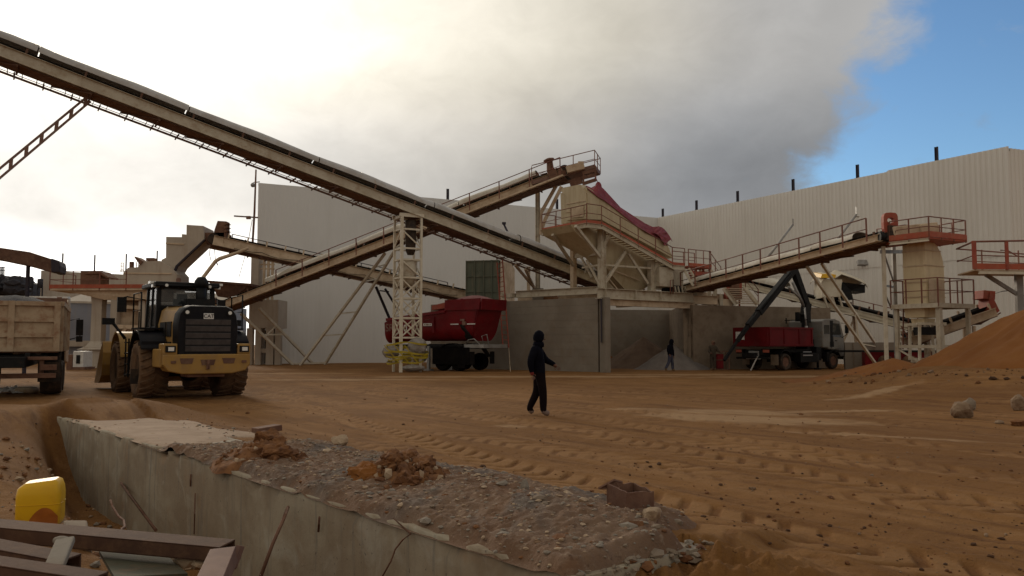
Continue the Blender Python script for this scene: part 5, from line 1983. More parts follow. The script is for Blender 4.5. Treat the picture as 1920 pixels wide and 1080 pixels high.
# raking pair under the long conveyor near the wall
for (u0, v0), (u1, v1), lab in (((966, 497), (1003, 541), 'slim raking strut between the long conveyor and the bay wall'), ((985, 505), (1001, 538), 'short steep strut beside the slim raking one')):
    p, e = at(u0, v0, c1Y(u0) + .4), at(u1, v1, 52.4)
    mb = MB(); mb.bar(p, e, .13); mb.build('strut', 'cream_d', None, lab, 'strut')
# rubble and beams lying on the wall heads
t = thing('aggregate_heap', 'brown spill of earth on top of the grey bay wall', 'heap', V((1.5, 49.5, 4)))
mb = MB()
rows = []
for i in range(9):
    rows.append([at(1014 + j * 3.2, 560, 51.5 + i * .5) * 1 for j in range(10)])
rows = []
c0 = at(1030, 557, 52.5)
for i in range(12):
    r = i / 11
    rows.append([V((c0.x + math.cos(q * .21) * r * 2.2, c0.y + .8 + math.sin(q * .21) * r * 1.1, 3.95 + .75 * (1 - r) * (1 + .5 * mnoise.noise(V((q * .3, r * 3, 0)))))) for q in range(30)])
mb.grid(rows, 0, True, True); mb.build('spill', 'clod', t)

# clutter right of the plant, on the front wall head
t = thing('steel_staging', 'cream steel staging stacked on the brown front wall', 'staging', V((14, 51.5, 3.86)))
FP = Plane((11.15, 49.6), (9.35, 3.85))
for u0, u1, v, h, o in ((1296, 1345, 562, .5, .3), (1318, 1368, 566, .35, 1.0), (1335, 1380, 556, .3, 1.6)):
    mb = MB(); a_, b_ = FP.at(u0, v, o), FP.at(u1, v, o); b_.z = a_.z; mb.ibeam(a_, b_, h, .3); mb.build('staging_beam', 'cream_d', t)
for u, v0, v1, o in ((1304, 574, 545, .6), (1330, 574, 540, 1.2), (1341, 574, 535, 1.0), (1352, 574, 552, .5), (1372, 574, 545, 1.8)):
    mb = MB(); a_, b_ = FP.at(u, v0, o), FP.at(u, v1, o); mb.bar(a_, V((a_.x, a_.y, b_.z)), .2); mb.build('staging_post', 'cream', t)
for u, v, s in ((1312, 556, .5), (1360, 568, .45)):
    mb = MB(); mb.box(FP.at(u, v, .8), (s * 1.6, s, s), Matrix.Rotation(.4, 3, 'Z')); mb.build('staging_box', 'cream_d', t, bevel=.02)
t = thing('steel_stair', 'pale steel stair with handrail climbing off the brown front wall', 'stair', FP.at(1385, 574, .5))
s0, s1 = FP.at(1357, 540, .6), FP.at(1381, 571, .3)
mb = MB()
for o in (0, 1.3): mb.bar(s0 + V((o, 0, 0)), s1 + V((o, 0, 0)), .10, .26)
mb.build('stringer', 'cream_l', t)
for i in range(9):
    mb = MB(); p = s0.lerp(s1, (i + .5) / 9); mb.box(p + V((.65, 0, 0)), (1.2, .26, .04)); mb.build('tread', 'cream_d', t)
rails([s0 + V((1.35, 0, 0)), s1 + V((1.35, 0, 0))], .95, t, 1.2)
t = thing('control_box', 'dark red box standing over the steel stair', 'box', FP.at(1378, 545, 1.0))
mb = MB(); p = FP.at(1374, 545, 1.0); mb.box(p, (.95, .8, 1.1)); mb.build('box_body', 'red', t, bevel=.03)
mb = MB(); mb.box(p + V((0, -.42, .1)), (.6, .04, .7)); mb.build('door', 'rust', t)
mb = MB()
for s in (-.4, .4): mb.bar(V((p.x + s, p.y, 3.8)), p + V((s, 0, -.5)), .1)
mb.build('stand', 'red', t)

# --- 4: railed conveyor to the right, with its head platform
def c4Y(u): return Yu(u, 1270, 52.0, 1690, 37.0)


A4, B4 = at(1262, 552, c4Y(1262)), at(1672, 446, c4Y(1672))
L4 = (B4 - A4).length
K4 = conveyor('railed conveyor rising toward the red motor above the tall ochre chute', A4, B4, .85, .34, .12, (1.6, L4 - 1.6), .34, 5.2, walk=-1, walk_w=.5, rail_h=1.12, rail=(.8, L4 - .5, -1), mt='cream_d', hood_mt='hoodc',
              post_step=1.6, rail_step=1.45, seed=11, hood_sag=.05)
t4, P4, L4, d4, n4, u4, f4 = K4
# head platform
HPz = at(1740, 447, 36).z
h_ = [at(1668, 442, 37.0), at(1742, 443.5, 35.4), at(1811, 453, 36.6)]
for p in h_: p.z = HPz
bk_ = [V((.5, 2.4, 0)), V((.2, 2.6, 0)), V((-.6, 2.2, 0))]
mb = MB()
for i in (0, 1):
    a_, b_ = h_[i], h_[i + 1]
    mb.prism([a_, b_, b_ + bk_[i + 1], a_ + bk_[i]], zv * -.08)
    n_ = V(((b_ - a_).y, -(b_ - a_).x, 0)).normalized()
    if n_.y > 0: n_ = -n_
    mb.prism([a_ + n_ * .01, b_ + n_ * .01, b_ + n_ * .05, a_ + n_ * .05], zv * .24)
mb.prism([h_[2] + V((.02, 0, -.09)), h_[2] + bk_[2] + V((.02, 0, -.09)), h_[2] + bk_[2] + V((.06, 0, -.09)), h_[2] + V((.06, 0, -.09))], zv * .3)
hp4 = mb.build('head_platform', 'orange', t4)
rails([h_[0] - zv * 0, h_[1], h_[2], h_[2] + bk_[2]], .88, t4, .85)
rails([h_[0] + bk_[0], h_[1] + bk_[1], h_[2] + bk_[2]], .88, t4, 1.3)
mb = MB(); mb.channel(h_[0] - zv * .12, h_[1] - zv * .12, .14, .06, -n4); mb.build('platform_stringer', 'cream_l', t4)
mb = MB(); mb.tube(P4(L4 + .3, -.5, .15), P4(L4 + .3, .55, .15), .34, n=20); mb.build('head_drum', 'rubber', t4)
mb = MB(); c = at(1708, 432, 37.2); mb.box(c, (2.0, 1.0, .42), Matrix.Rotation(R(-6), 3, 'Y')); mb.box(at(1735, 434, 37), (.8, .9, .5)); mb.build('head_cover', 'cream_d', t4, bevel=.04)
mb = MB(); c = at(1668, 418, 37.2)            # red belt guard with a hole, on legs
rows = []
hole = [(.16 * math.cos(q), .10 + .13 * math.sin(q)) for q in [2 * math.pi * i / 16 for i in range(16)]]
outer = []
for i in range(16):
    q = 2 * math.pi * i / 16
    e = .5
    outer.append((math.copysign(abs(math.cos(q)) ** e, math.cos(q)) * .33, math.copysign(abs(math.sin(q)) ** e, math.sin(q)) * .46))
ring = lambda pts, y: [c + V((a, y, b)) for a, b in pts]
mb.grid([ring(hole, -.13), ring(outer, -.13), ring(outer, .13), ring(hole, .13), ring(hole, -.13)], 0, False, True)
mb.bar(c + V((-.2, 0, -.4)), c + V((-.2, 0, -.72)), .1); mb.bar(c + V((.22, 0, -.4)), c + V((.22, 0, -.72)), .1)
mb.build('belt_guard', 'red', t4)
mb = MB(); mb.tube(c + V((-.45, .1, -.62)), c + V((.1, .1, -.62)), .22, n=16); mb.build('motor', 'black', t4)
mb = MB(); mb.tube(at(1688, 458, 36.8), at(1700, 452, 36.8), .09, n=10); mb.bar(at(1676, 452, 37), at(1698, 456, 37), .3, .2); mb.build('belt_scraper', 'rust', t4)
# supports of conveyor 4: long raking A-frame and tall pair of posts
fA, fB = V((at(1652, 690, 41).x, 41, 0)), V((at(1668, 690, 42.6).x, 42.6, 0))
tA, tB = at(1520, 507, 43.5), at(1534, 512, 44.6)
tA = at(1513, 500, c4Y(1513)); tB = at(1541, 494, c4Y(1541) + .6)
fA = gnd(1650, 694); fB = gnd(1672, 690)
for a_, b_ in ((tA, fA), (tB, fB)):
    mb = MB(); mb.bar(a_, b_, .13, .13); mb.build('raking_leg', 'cream_l', t4)
for f, g in ((.42, .42), (.72, .76)):
    mb = MB(); mb.bar(tA.lerp(fA, f), tB.lerp(fB, g), .06); mb.build('leg_tie', 'cream_l', t4)
mb = MB(); mb.bar(tB.lerp(fB, .42), tA.lerp(fA, .68), .06); mb.build('leg_tie', 'cream_l', t4)
for u, w, Y in ((1656, .14, 37.6), (1675, .16, 39.2)):
    top = at(u, 462, Y); mb = MB(); mb.bar(V((top.x, top.y, 0)), top, w, w, up=(1, 0, 0)); mb.build('post', 'cream_l' if u < 1660 else 'steel', t4)
mb = MB(); p, q = at(1656, 470, 37.6), at(1675, 470, 39.2)
mb.bar(p, at(1676, 530, 39.2), .06); mb.bar(at(1657, 535, 37.6), at(1675, 538, 39.2), .09); mb.bar(at(1657, 545, 37.6), at(1672, 580, 39.2), .06); mb.bar(p + V((-.1, 0, -.05)), q + V((.4, 0, -.05)), .12, .16); mb.build('post_brace', 'steel', t4)

# --- ochre chute tower
SFc = at(1760, 572, 36.0)
Sa, Sb = V((1.83, 1.03, 0)), V((-1.07, 1.65, 0))
sil = thing('chute_tower', 'tall ochre panelled chute on four legs under the conveyor head', 'chute tower', V((SFc.x, SFc.y, 0)))
F0 = V((SFc.x, SFc.y, 0))
pz = at(1762, 569, 36).z
legs = [F0, F0 + Sa, F0 + Sa + Sb, F0 + Sb]
for i, c in enumerate(legs):
    mb = MB(); mb.bar(c + zv * -.1, c + zv * (pz - .08), .20 if i == 0 else .16, .2 if i == 0 else .16, up=Sa); mb.build('leg', 'cream', sil)
mb = MB()
cen = F0 + (Sa + Sb) / 2
ex = [cen + (Sa * sx + Sb * sy) for sx, sy in ((-.60, -.56), (.64, -.56), (.64, .56), (-.60, .56))]
mb.prism([p + zv * pz for p in ex], zv * -.10)
for i in range(4): mb.bar(ex[i] + zv * (pz - .08), ex[(i + 1) % 4] + zv * (pz - .08), .06, .2)
mb.build('platform', 'cream', sil)
rails([ex[3] + zv * pz, ex[0] + zv * pz, ex[1] + zv * pz, ex[2] + zv * pz, ex[3] + zv * pz], 1.12, sil, .8)
mb = MB()
for z in (at(1762, 650, 36).z, ):
    for i in range(4): mb.bar(legs[i] + zv * z, legs[(i + 1) % 4] + zv * z, .09, .14)
mb.bar(legs[3] + zv * 1.3, legs[0] + zv * .2, .07); mb.bar(legs[0] + zv * 1.3, legs[1] + zv * .2, .07); mb.build('leg_tie', 'cream', sil)
# body: square shaft, bent over at the top right
Ba, Bb = Sa * .42, Sb * .42
topz = at(1735, 452, 36.5).z
c0 = at(1737, 560, 36.6)
c0 = V((c0.x, c0.y, 0))
Ua, Ub = Sa.normalized(), Sb.normalized()
body = [c0, c0 + Ua * 1.34, c0 + Ua * 1.34 + Ub * 1.05, c0 + Ub * 1.05]
bcen = c0 + Ua * .67 + Ub * .52
prof = [(1.0, pz), (1.0, pz + (topz - pz) * .56), (.96, pz + (topz - pz) * .70), (.86, pz + (topz - pz) * .83), (.68, pz + (topz - pz) * .94), (.48, topz)]
mb = MB()
rings_ = []
for f, z in prof:
    b1, b2 = body[0].lerp(body[1], f), body[3].lerp(body[2], f)
    rings_.append([body[0] + zv * z, b1 + zv * z, b2 + zv * z, body[3] + zv * z])
mb.grid(rings_, 0, False, True)
mb.add(rings_[-1], [(0, 1, 2, 3)]); mb.add(rings_[0], [(3, 2, 1, 0)])
mb.build('shaft', 'chutelit', sil)
for k in (.12, .36, .62, .86):
    mb = MB(); z = pz + (topz - pz) * k
    f = 1.0 if k <= .62 else .83
    b1, b2 = body[0].lerp(body[1], f), body[3].lerp(body[2], f)
    o = .02
    q = [a_ + (a_ - bcen).normalized() * o for a_ in (body[0], b1, b2, body[3])]
    for i in (0, 3): mb.bar(q[i] + zv * z, q[(i + 1) % 4] + zv * z, .035, .05)
    mb.build('panel_seam', 'cream_d', sil)
mb = MB(); b1 = body[0].lerp(body[1], .10); b2 = body[0].lerp(body[1], .92)
nn = (V((Sa.y, -Sa.x, 0))).normalized() * .03
mb.prism([b1 + nn + zv * (pz + .08), b2 + nn + zv * (pz + .08), b2 + nn + zv * (pz + 1.12), b1 + nn + zv * (pz + 1.12)], nn); mb.build('access_door', 'cream_d', sil)
mb = MB()
z1, z2, z3, z4 = pz - .11, at(1735, 594, 36).z, at(1735, 596, 36).z, at(1735, 606, 36).z
for zz0, zz1, s0_, s1_ in ((z1, z2, .92, .86), (z3, z4, .6, .55)):
    q0 = [bcen + (p - bcen) * s0_ + V((-.10, 0, zz0)) for p in body]
    q1 = [bcen + (p - bcen) * s1_ + V((-.10, 0, zz1)) for p in body]
    mb.grid([q0, q1], 0, False, True); mb.add(q1, [(0, 1, 2, 3)]); mb.add(q0, [(3, 2, 1, 0)])
mb.build('outlet_hopper', 'chutelit', sil)
t = thing('feeder', 'pale steel frame feeder standing below the ochre chute outlet', 'feeder', cen)
fz = at(1720, 608, 37).z
mb = MB()
for s in (-1, 1):
    for o in (-.45, .45): mb.bar(cen + V((s * .55 - .3, o, .8)), cen + V((s * .5 - .3, o, fz)), .10)
    mb.bar(cen + V((s * .55 - .3, -.6, fz)), cen + V((s * .55 - .3, .6, fz)), .12)
mb.bar(cen + V((-.95, -.5, fz + .02)), cen + V((.35, -.5, fz + .02)), .12); mb.bar(cen + V((-1.0, 0, .8)), cen + V((.4, 0, .8)), .12, .2)
mb.build('frame', 'cream_l', t)
mb = MB(); mb.box(cen + V((-.3, -.1, fz - .3)), (.9, .7, .35)); mb.build('pan', 'black', t)
mb = MB(); mb.bar(cen + V((-.5, 0, 0)), cen + V((-.5, 0, .9)), .2); mb.bar(cen + V((.1, 0, 0)), cen + V((.1, 0, .9)), .2); mb.build('stand', 'cream_d', t)

# --- 5: white double-lined conveyor behind the truck
A5, B5 = at(1735, 618, 50.0), at(1376, 527, 62.0)
K5 = conveyor('pale two-lined conveyor running down behind the crane truck', A5, B5, .8, .42, .22, (10.5, (B5 - A5).length - .6), .42, 6, walk=1, walk_w=.5, rail_h=.9, rail=(1.0, 8.6, 1), mt='cream_l', hood_mt='hoodc', post_step=1.35, rail_step=1.6,
              seed=13, hood_sag=.03, two_line=True)
t5, P5 = K5[0], K5[1]
for s, o in ((5.0, 0), (17.0, 0)):
    if s > K5[2] - .5: continue
    p = P5(s, 0, -.3); mb = MB(); mb.bar(p + V((.3, 0, 0)), V((p.x - 1.2, p.y + .6, 0)), .13); mb.bar(p + V((.3, .4, 0)), V((p.x + .6, p.y + .6, 0)), .13); mb.build('trestle', 'cream_d', t5)
# tarp-covered hopper riding on it
t = thing('hopper', 'sheeted hopper with yellow top above the pale two-lined conveyor', 'hopper', at(1580, 600, 50))
HY = 54.0
mb = MB()
q = [at(1541, 523, HY), at(1579, 524, HY), at(1576, 556, HY), at(1541, 558, HY)]
mb.prism(q, V((.3, 2.2, 0)))
mb.build('bin', 'cream_l', t)
mb = MB()
rows = []
for i in range(9):
    f = i / 8
    row = []
    for (u, v, o) in ((1539, 530, -.15), (1548, 517, 0), (1566, 521, -.05), (1578, 514, .1), (1600, 521, .3), (1624, 531, .5), (1627, 538, .5)):
        row.append(at(u, v, HY + o - .1) + V((.1, 2.4, 0)) * f + zv * (.35 * math.sin(f * math.pi) + .12 * mnoise.noise(V((u * .1, f * 4, 0)))))
    rows.append(row)
mb.slab(rows, (0, 0, -.03), 0, True); mb.build('cover_sheet', 'cream_l', t)
mb = MB(); q = [at(1541, 514, HY - .15), at(1568, 515, HY - .15), at(1566, 521, HY - .2), at(1539, 521, HY - .2)]; mb.prism(q, V((0, 1.6, .25))); mb.build('yellow_top', 'yellow', t)
mb = MB(); q = [at(1580, 529, HY + .3), at(1622, 534, HY + .6), at(1622, 549, HY + .6), at(1596, 545, HY + .6), at(1600, 562, HY + .5), at(1578, 562, HY + .3)]; mb.prism(q, V((0, 1.6, 0))); mb.build('chute_mouth', 'black', t)
mb = MB()
for u in (1545, 1560, 1573): mb.bar(at(u, 556, HY - .1), at(u + 8, 580, HY), .1)
mb.bar(at(1560, 556, HY - .1), at(1567, 583, HY - .1), .14); mb.build('stand', 'cream', t)
# --- 6: low dark conveyor under the chute, red head
A6, B6 = at(1700, 640, 38.6), at(1856, 585, 38.6)
K6 = conveyor('short dark conveyor under the ochre chute with a red head at the sand pile', A6, B6, .7, .36, .14, None, mt='cream_d', post_step=.95, seed=17)
t6, P6, L6 = K6[0], K6[1], K6[2]
mb = MB(); mb.box(at(1845, 554, 38.6), (.55, .9, .40), Matrix.Rotation(R(5), 3, 'Y')); mb.prism([at(1856, 547, 38.1), at(1862, 556, 38.1), at(1875, 583, 38.1), at(1869, 588, 38.1), at(1853, 584, 38.1)], V((0, .9, 0))); mb.build('head_guard', 'red', t6, bevel=.02)
for s in (1.2, 3.0):
    p = P6(s, 0, -.3); mb = MB()
    for o in (-.4, .4): mb.bar(V((p.x, p.y + o, 0)), p + V((0, o, 0)), .11)
    mb.bar(V((p.x, p.y - .4, p.z * .5)), V((p.x, p.y + .4, p.z * .8)), .07); mb.build('trestle', 'cream_d', t6)
mb = MB(); mb.path([at(1860, 552, 38.4), at(1880, 546, 38.4), at(1895, 545, 38.4), at(1925, 556, 38.2), at(1950, 575, 38)], .02, 5); mb.build('cable', None or 'black', t6)
# ladder cage by the chute leg
t = thing('access_ladder', 'dull red caged ladder between the chute legs', 'ladder', at(1700, 640, 38.4))
mb = MB()
for u in (1694, 1704):
    mb.bar(at(u, 560, 38.2), at(u - 1, 655, 38.2), .05)
for i in range(9): mb.bar(at(1694, 565 + i * 10, 38.2), at(1704, 565 + i * 10, 38.2), .035)
mb.bar(at(1690, 612, 38.1), at(1712, 650, 38.1), .05); mb.build('rungs', 'rail', t)

# --- orange railed platform at the right picture edge
t = thing('service_platform', 'orange-railed service platform at the picture edge above the sand', 'platform', V((21, 34.6, 0)))
e0, e1, e2 = at(1827, 505, 34), at(1900, 503, 34.3), at(1990, 498, 34.5)
for p in (e0, e1, e2): p.z = e0.z
bkv = V((.6, 2.4, 0))
mb = MB(); mb.prism([e0, e2, e2 + bkv, e0 + bkv], zv * -.06)
mb.build('deck', 'cream_d', t)
mb = MB(); mb.prism([e0 + zv * .01 + V((0, -.04, 0)), e2 + zv * .01 + V((0, -.04, 0)), e2 + zv * .01, e0 + zv * .01], zv * .24); mb.build('toe_board', 'orange', t)
mb = MB(); mb.bar(e0 - zv * .13 + V((.2, .05, 0)), e2 - zv * .13, .08, .12); mb.build('edge_beam', 'cream_l', t)
for f, w in ((0, .16), (.37, .12), (1, .14)):
    p = e0.lerp(e2, f); mb = MB(); mb.bar(p + V((0, -.03, 0)), p + V((0, -.03, 1.18)), w, .08, up=(0, 1, 0)); mb.build('rail_post', 'red', t)
mb = MB(); mb.tube(e0 + zv * 1.15, e2 + zv * 1.28, .04, n=8); mb.tube(e0 + zv * .58, e2 + zv * .55, .025, n=6); mb.tube(e0 + zv * 1.15, e0 + bkv + zv * 1.12, .04, n=8); mb.tube(e0 + zv * .58, e0 + bkv + zv * .55, .025); mb.tube(e0 + bkv + zv * 1.12, e2 + bkv + zv * .9, .03); mb.tube(e0 + bkv + zv * .6, e2 + bkv + zv * .5, .022)
mb.path([e0.lerp(e2, .42) + bkv * .5 + zv * .95, e0.lerp(e2, .5) + bkv * .5 + zv * .95, e0.lerp(e2, .62) + bkv * .5 + zv * .7, e0.lerp(e2, .8) + bkv * .5 + zv * .65], .03, 6)
mb.build('railing', 'rail', t)
for f in (.3, .75):
    mb = MB(); p = e0.lerp(e2, f) + bkv; mb.bar(p, p + zv * 1.1, .05); mb.build('rail_post', 'rail', t)
mb = MB(); p = e0.lerp(e2, .62) + bkv * .5; mb.bar(V((p.x, p.y, 0)), p - zv * .05, .28, .2); mb.bar(p - zv * 1.0, p + V((-1.4, 0, -.1)), .14); mb.build('column', 'steel', t)

# dark red skip and block wall behind the truck
t = thing('low_trailer', 'long dark red low trailer behind the conveyor legs', 'trailer', gnd(1700, 690))
TPl = Plane((at(1600, 660, 49).x, 49), (1, -.25))
mb = MB()
a_, b_ = TPl.at(1622, 660), TPl.at(1830, 655); b_.z = a_.z
mb.prism([V((a_.x, a_.y, a_.z)), V((b_.x, b_.y, a_.z)), V((b_.x, b_.y, .22)), V((a_.x, a_.y, .22))], V((.4, 2.2, 0))); mb.build('side_wall', 'truckred', t)
mb = MB(); mb.bar(a_ + V((-1.8, -.05, .05)), b_ + V((0, -.05, .05)), .12, .12); mb.build('top_rail', 'black', t)
for f in (.18, .4, .62, .84):
    p = a_.lerp(b_, f); mb = MB(); mb.revolve([(.02, -.16), (.30, -.16), (.42, -.14), (.44, 0), (.42, .14), (.02, .14)], V((p.x, p.y - .1, .44)), (0, 1, 0), 22); mb.build('wheel', 'tyre', t)
t = thing('block_wall', 'low pale precast wall panel right of the truck cab', 'wall', gnd(1610, 688))
a_, b_ = TPl.at(1584, 642, .8), TPl.at(1690, 642, .8); b_.z = a_.z
mb = MB(); mb.prism([V((a_.x, a_.y, 0)), V((b_.x, b_.y, 0)), b_, a_], V((.1, .4, 0))); mb.build('wall_face', 'conc', t)
for u in (1600, 1640):
    mb = MB(); p = TPl.at(u, 660, .76); mb.bar(V((p.x, p.y, 0)), V((p.x, p.y, a_.z)), .05, .03); mb.build('joint', 'conc_d', t)

# --- green bin behind the red trailer
t = thing('storage_bin', 'weathered green sheet bin behind the red tipper trailer', 'bin', gnd(915, 686))
GY = 58
g0, g1, g2 = at(874, 490, GY), at(934, 493, GY - .6), at(962, 500, GY + 2.4)
mb = MB(); zlo = 3.0
for p in (g1, g2): p.z = g0.z
mb.prism([g0, g1, g2, g0 + (g2 - g1)], zv * (zlo - g0.z)); mb.build('bin_body', 'green', t)
mb = MB()
for k in range(5):
    z = zlo + (g0.z - zlo) * k / 4; mb.bar(V((g0.x, g0.y - .03, z)), V((g1.x, g1.y - .03, z)), .06, .07); mb.bar(V((g1.x + .03, g1.y, z)), V((g2.x + .03, g2.y, z)), .06, .07)
for f in (0, .27, .55, .8, 1):
    p = g0.lerp(g1, f); mb.bar(V((p.x, p.y - .05, zlo)), V((p.x, p.y - .05, g0.z + .05)), .08, .06, up=(1, 0, 0))
mb.build('rib', 'green', t)
mb = MB(); q = g1.lerp(g2, .08) + V((.08, -.03, .03)); q2 = g2 + V((.12, 0, -.35))
mb.prism([V((q.x, q.y, zlo)), V((q2.x, q2.y, zlo)), q2, g1.lerp(g2, .8) + V((.08, 0, .02)), q], V((-.05, .04, 0))); mb.build('end_sheet', 'hazywall' if False else 'cream_d', t)
for p in (g0, g1, g2):
    mb = MB(); mb.bar(V((p.x, p.y + .2, 0)), V((p.x, p.y + .2, zlo)), .25); mb.build('leg', 'cream_d', t)
# red ladder leaning there
t = thing('ladder', 'thin red ladder leaning on the bay wall beside the red trailer', 'ladder', gnd(950, 692))
l0a, l0b = at(932, 492, 50.1), at(942, 487, 50.1)
l1a, l1b = at(943, 650, 48.7), at(954, 652, 48.7)
mb = MB(); mb.bar(l0a, l1a, .06); mb.bar(l0b, l1b, .06)
for i in range(18): mb.bar(l0a.lerp(l1a, (i + .5) / 18), l0b.lerp(l1b, (i + .5) / 18), .035)
mb.build('rungs', 'red', t)
mb = MB(); mb.bar(l1b, gnd(957, 697), .03); mb.build('foot_pole', 'cream_d', t)

# --- concrete frame building at the wall end
t = thing('frame_building', 'small cream block building with open doorways at the sheet wall end', 'building', gnd(495, 686))
BY = 60.2
bx0, bx1 = at(466, 600, BY).x, at(521, 600, BY).x
z_top, z_mid, z_low = at(490, 562, BY).z, at(490, 615, BY).z, 0
zt2 = at(490, 478, BY).z
mb = MB(); sx0, sx1 = at(470, 500, BY).x, at(484, 500, BY).x
mb.box(V(((sx0 + sx1) / 2, BY + .6, (z_top + zt2) / 2)), (sx1 - sx0, 1.0, zt2 - z_top)); mb.box(V(((bx0 + bx1) / 2, BY + 1.25, (z_top + z_mid) / 2)), (bx1 - bx0, 2.4, z_top - z_mid)); mb.build('wall', 'hazywall', t)
mb = MB()
for u in (467, 483, 505, 520):
    x = at(u, 650, BY).x; mb.box(V((x, BY + .3, z_mid / 2)), (.42 if u != 505 else .55, .5, z_mid - .02))
mb.build('pillar', 'hazywall', t)
mb = MB(); mb.box(V(((bx0 + bx1) / 2, BY + .35, at(490, 655, BY).z - .1)), (bx1 - bx0 - .9, .4, .3)); mb.box(V(((bx0 + at(486, 650, BY).x) / 2 + .2, BY + .9, z_mid / 2)), (at(486, 650, BY).x - bx0 - .2, .2, z_mid - .04)); mb.build('sill', 'hazywall', t)
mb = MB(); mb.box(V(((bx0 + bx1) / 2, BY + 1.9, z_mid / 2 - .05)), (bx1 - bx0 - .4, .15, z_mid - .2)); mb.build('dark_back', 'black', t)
mb = MB()
for u in (492, 500, 508): x = at(u, 520, BY).x; mb.bar(V((x, BY + .4, z_top)), V((x, BY + .4, at(490, 484, BY).z)), .16)
for v in (495, 503, 535): mb.bar(V((at(484, 500, BY).x, BY + .4, at(490, v, BY).z)), V((at(512, 500, BY).x, BY + .4, at(490, v, BY).z)), .1)
mb.build('stair_frame', 'cream_d', t)

# --- crusher plant far left
cr = thing('crusher_plant', 'beige crusher plant with stepped chute and red-edged deck behind the loader', 'crusher', gnd(220, 688))
CY = 54
def poly(name, mt, pts, Y=CY, depth=2.2, bev=0):
    mb = MB(); mb.prism([at(u, v, Y) for u, v in pts], V((-.25 * depth * .3, depth, 0))); return mb.build(name, mt, cr, bevel=bev)


poly('stepped_chute', 'hazywall', [(350, 421.5), (381, 423.5), (383, 448), (330, 498), (325, 507), (324, 520), (299, 520), (303, 487), (311, 483), (311.5, 444), (341, 444.5), (341, 439), (348, 439.5), (349.5, 440)], CY, 2.4)
poly('chute_edge', 'post', [(381.5, 449), (384.5, 449.5), (331.5, 500), (327, 511), (324.8, 510), (329, 498)], CY - .03, .3)
mb = MB(); mb.bar(at(311, 456, CY - .03), at(345, 458, CY - .03), .05, .09); mb.bar(at(262, 497, CY - .33), at(322, 511, CY - .33), .05, .09); mb.bar(at(232, 512, CY - .43), at(322, 513, CY - .43), .05, .08); mb.build('seam', 'cream_d', cr)
poly('crusher_housing', 'hazywall', [(231, 541), (231, 511), (240, 502), (258, 501), (265, 490), (300, 489), (318, 500), (331, 514), (331, 541)], CY - .4, 2.6)
poly('flap', 'rust', [(251, 481), (254, 481), (268, 490), (262, 497)], CY - .5, 1.2)
mb = MB(); mb.box(at(284, 487, CY), (.5, .5, .2)); mb.build('vent_cap', 'rust', cr)
mb = MB(); mb.box(at(247, 498, CY), (.22, .22, .5)); mb.build('stub_pipe', 'rust', cr)
mb = MB()
for u in (227, 231, 256, 260):
    mb.bar(at(u, 510, CY + 1), at(u, 492, CY + 1), .04)
for v in (493, 499, 505): mb.bar(at(226, v, CY + 1), at(232, v, CY + 1), .03); mb.bar(at(255, v - 2, CY + 1), at(262, v - 2, CY + 1), .03)
mb.build('ladder_cage', 'cream_d', cr)
dk = [at(93, 541, CY - 1.6), at(292, 548, CY - 1.9)]
dk[1].z = dk[0].z
mb = MB(); mb.prism([dk[0], dk[1], dk[1] + V((0, 3.2, 0)), dk[0] + V((-.4, 3.2, 0))], zv * -.12)
mb.prism([dk[0] + V((.9, .2, -.13)), dk[1] + V((0, .2, -.13)), dk[1] + V((0, .2, -.75)), dk[0] + V((3.4, .2, -.7))], V((0, 2.6, 0))); mb.build('deck', 'cream_d', cr)
mb = MB(); mb.prism([dk[0] + V((0, -.05, .01)), dk[1] + V((0, -.05, .01)), dk[1] + V((0, -.01, .01)), dk[0] + V((0, -.01, .01))], zv * .24); mb.build('toe_board', 'orange', cr)
rails([dk[0] + V((0, 3.1, 0)), dk[0], dk[0].lerp(dk[1], .22), dk[0].lerp(dk[1], .72)], 1.1, cr, 1.4)
mb = MB(); mb.box(at(178, 524, CY - .4), (1.3, 1.2, 1.0)); mb.prism([at(158, 514, CY - 1.1), at(170, 508, CY - 1.1), at(186, 508, CY - 1.1), at(203, 520, CY - 1.1), at(200, 522, CY - 1.1), at(186, 514, CY - 1.1)], V((0, 1.5, 0))); mb.build('drive_housing', 'rust', cr, bevel=.04)
pc = at(185, 600, CY - .8)
mb = MB()
prof = [(.36, at(185, 557, CY).z), (.32, at(185, 575, CY).z), (.33, at(185, 640, CY).z), (.55, at(185, 650, CY).z), (.9, at(185, 655, CY).z)]
for (w0, z0), (w1, z1) in zip(prof[:-1], prof[1:]):
    q0 = [V((pc.x + a * w0, pc.y + b * w0, z0)) for a, b in ((-1, -1), (1, -1), (1, 1), (-1, 1))]; q1 = [V((pc.x + a * w1, pc.y + b * w1, z1)) for a, b in ((-1, -1), (1, -1), (1, 1), (-1, 1))]
    mb.grid([q0, q1], 0, False, True)
mb.build('column', 'hazywall', cr)
q = at(187, 672, CY - 1.4); mb = MB(); mb.box(V((q.x, q.y + .8, .65)), (2.15, 1.8, 1.4)); mb.build('plinth', 'hazywall', cr, bevel=.05)
mb = MB(); q = at(240, 600, CY - .2); mb.revolve([(.9, 4.4), (1.3, 3.9), (1.25, 2.8), (1.05, 2.3), (1.0, 1.2), (.7, .8), (.7, 0)], V((q.x, q.y + .6, 0)), (0, 0, 1), 24); mb.build('crusher_body', 'cream_d', cr)
for u in (216, 268):
    mb = MB(); p = at(u, 600, CY - 1.2); mb.bar(V((p.x, p.y, 0)), V((p.x, p.y, dk[0].z - .2)), .4, .5, up=(0, 1, 0)); mb.build('frame_post', 'hazywall', cr)
for p, q, w in (((216, 612), (268, 614), .25), ((216, 640), (240, 612), .18), ((216, 575), (268, 577), .22)):
    mb = MB(); mb.bar(at(*p, CY - 1.25), at(*q, CY - 1.25), w); mb.build('frame_beam', 'cream_d', cr)
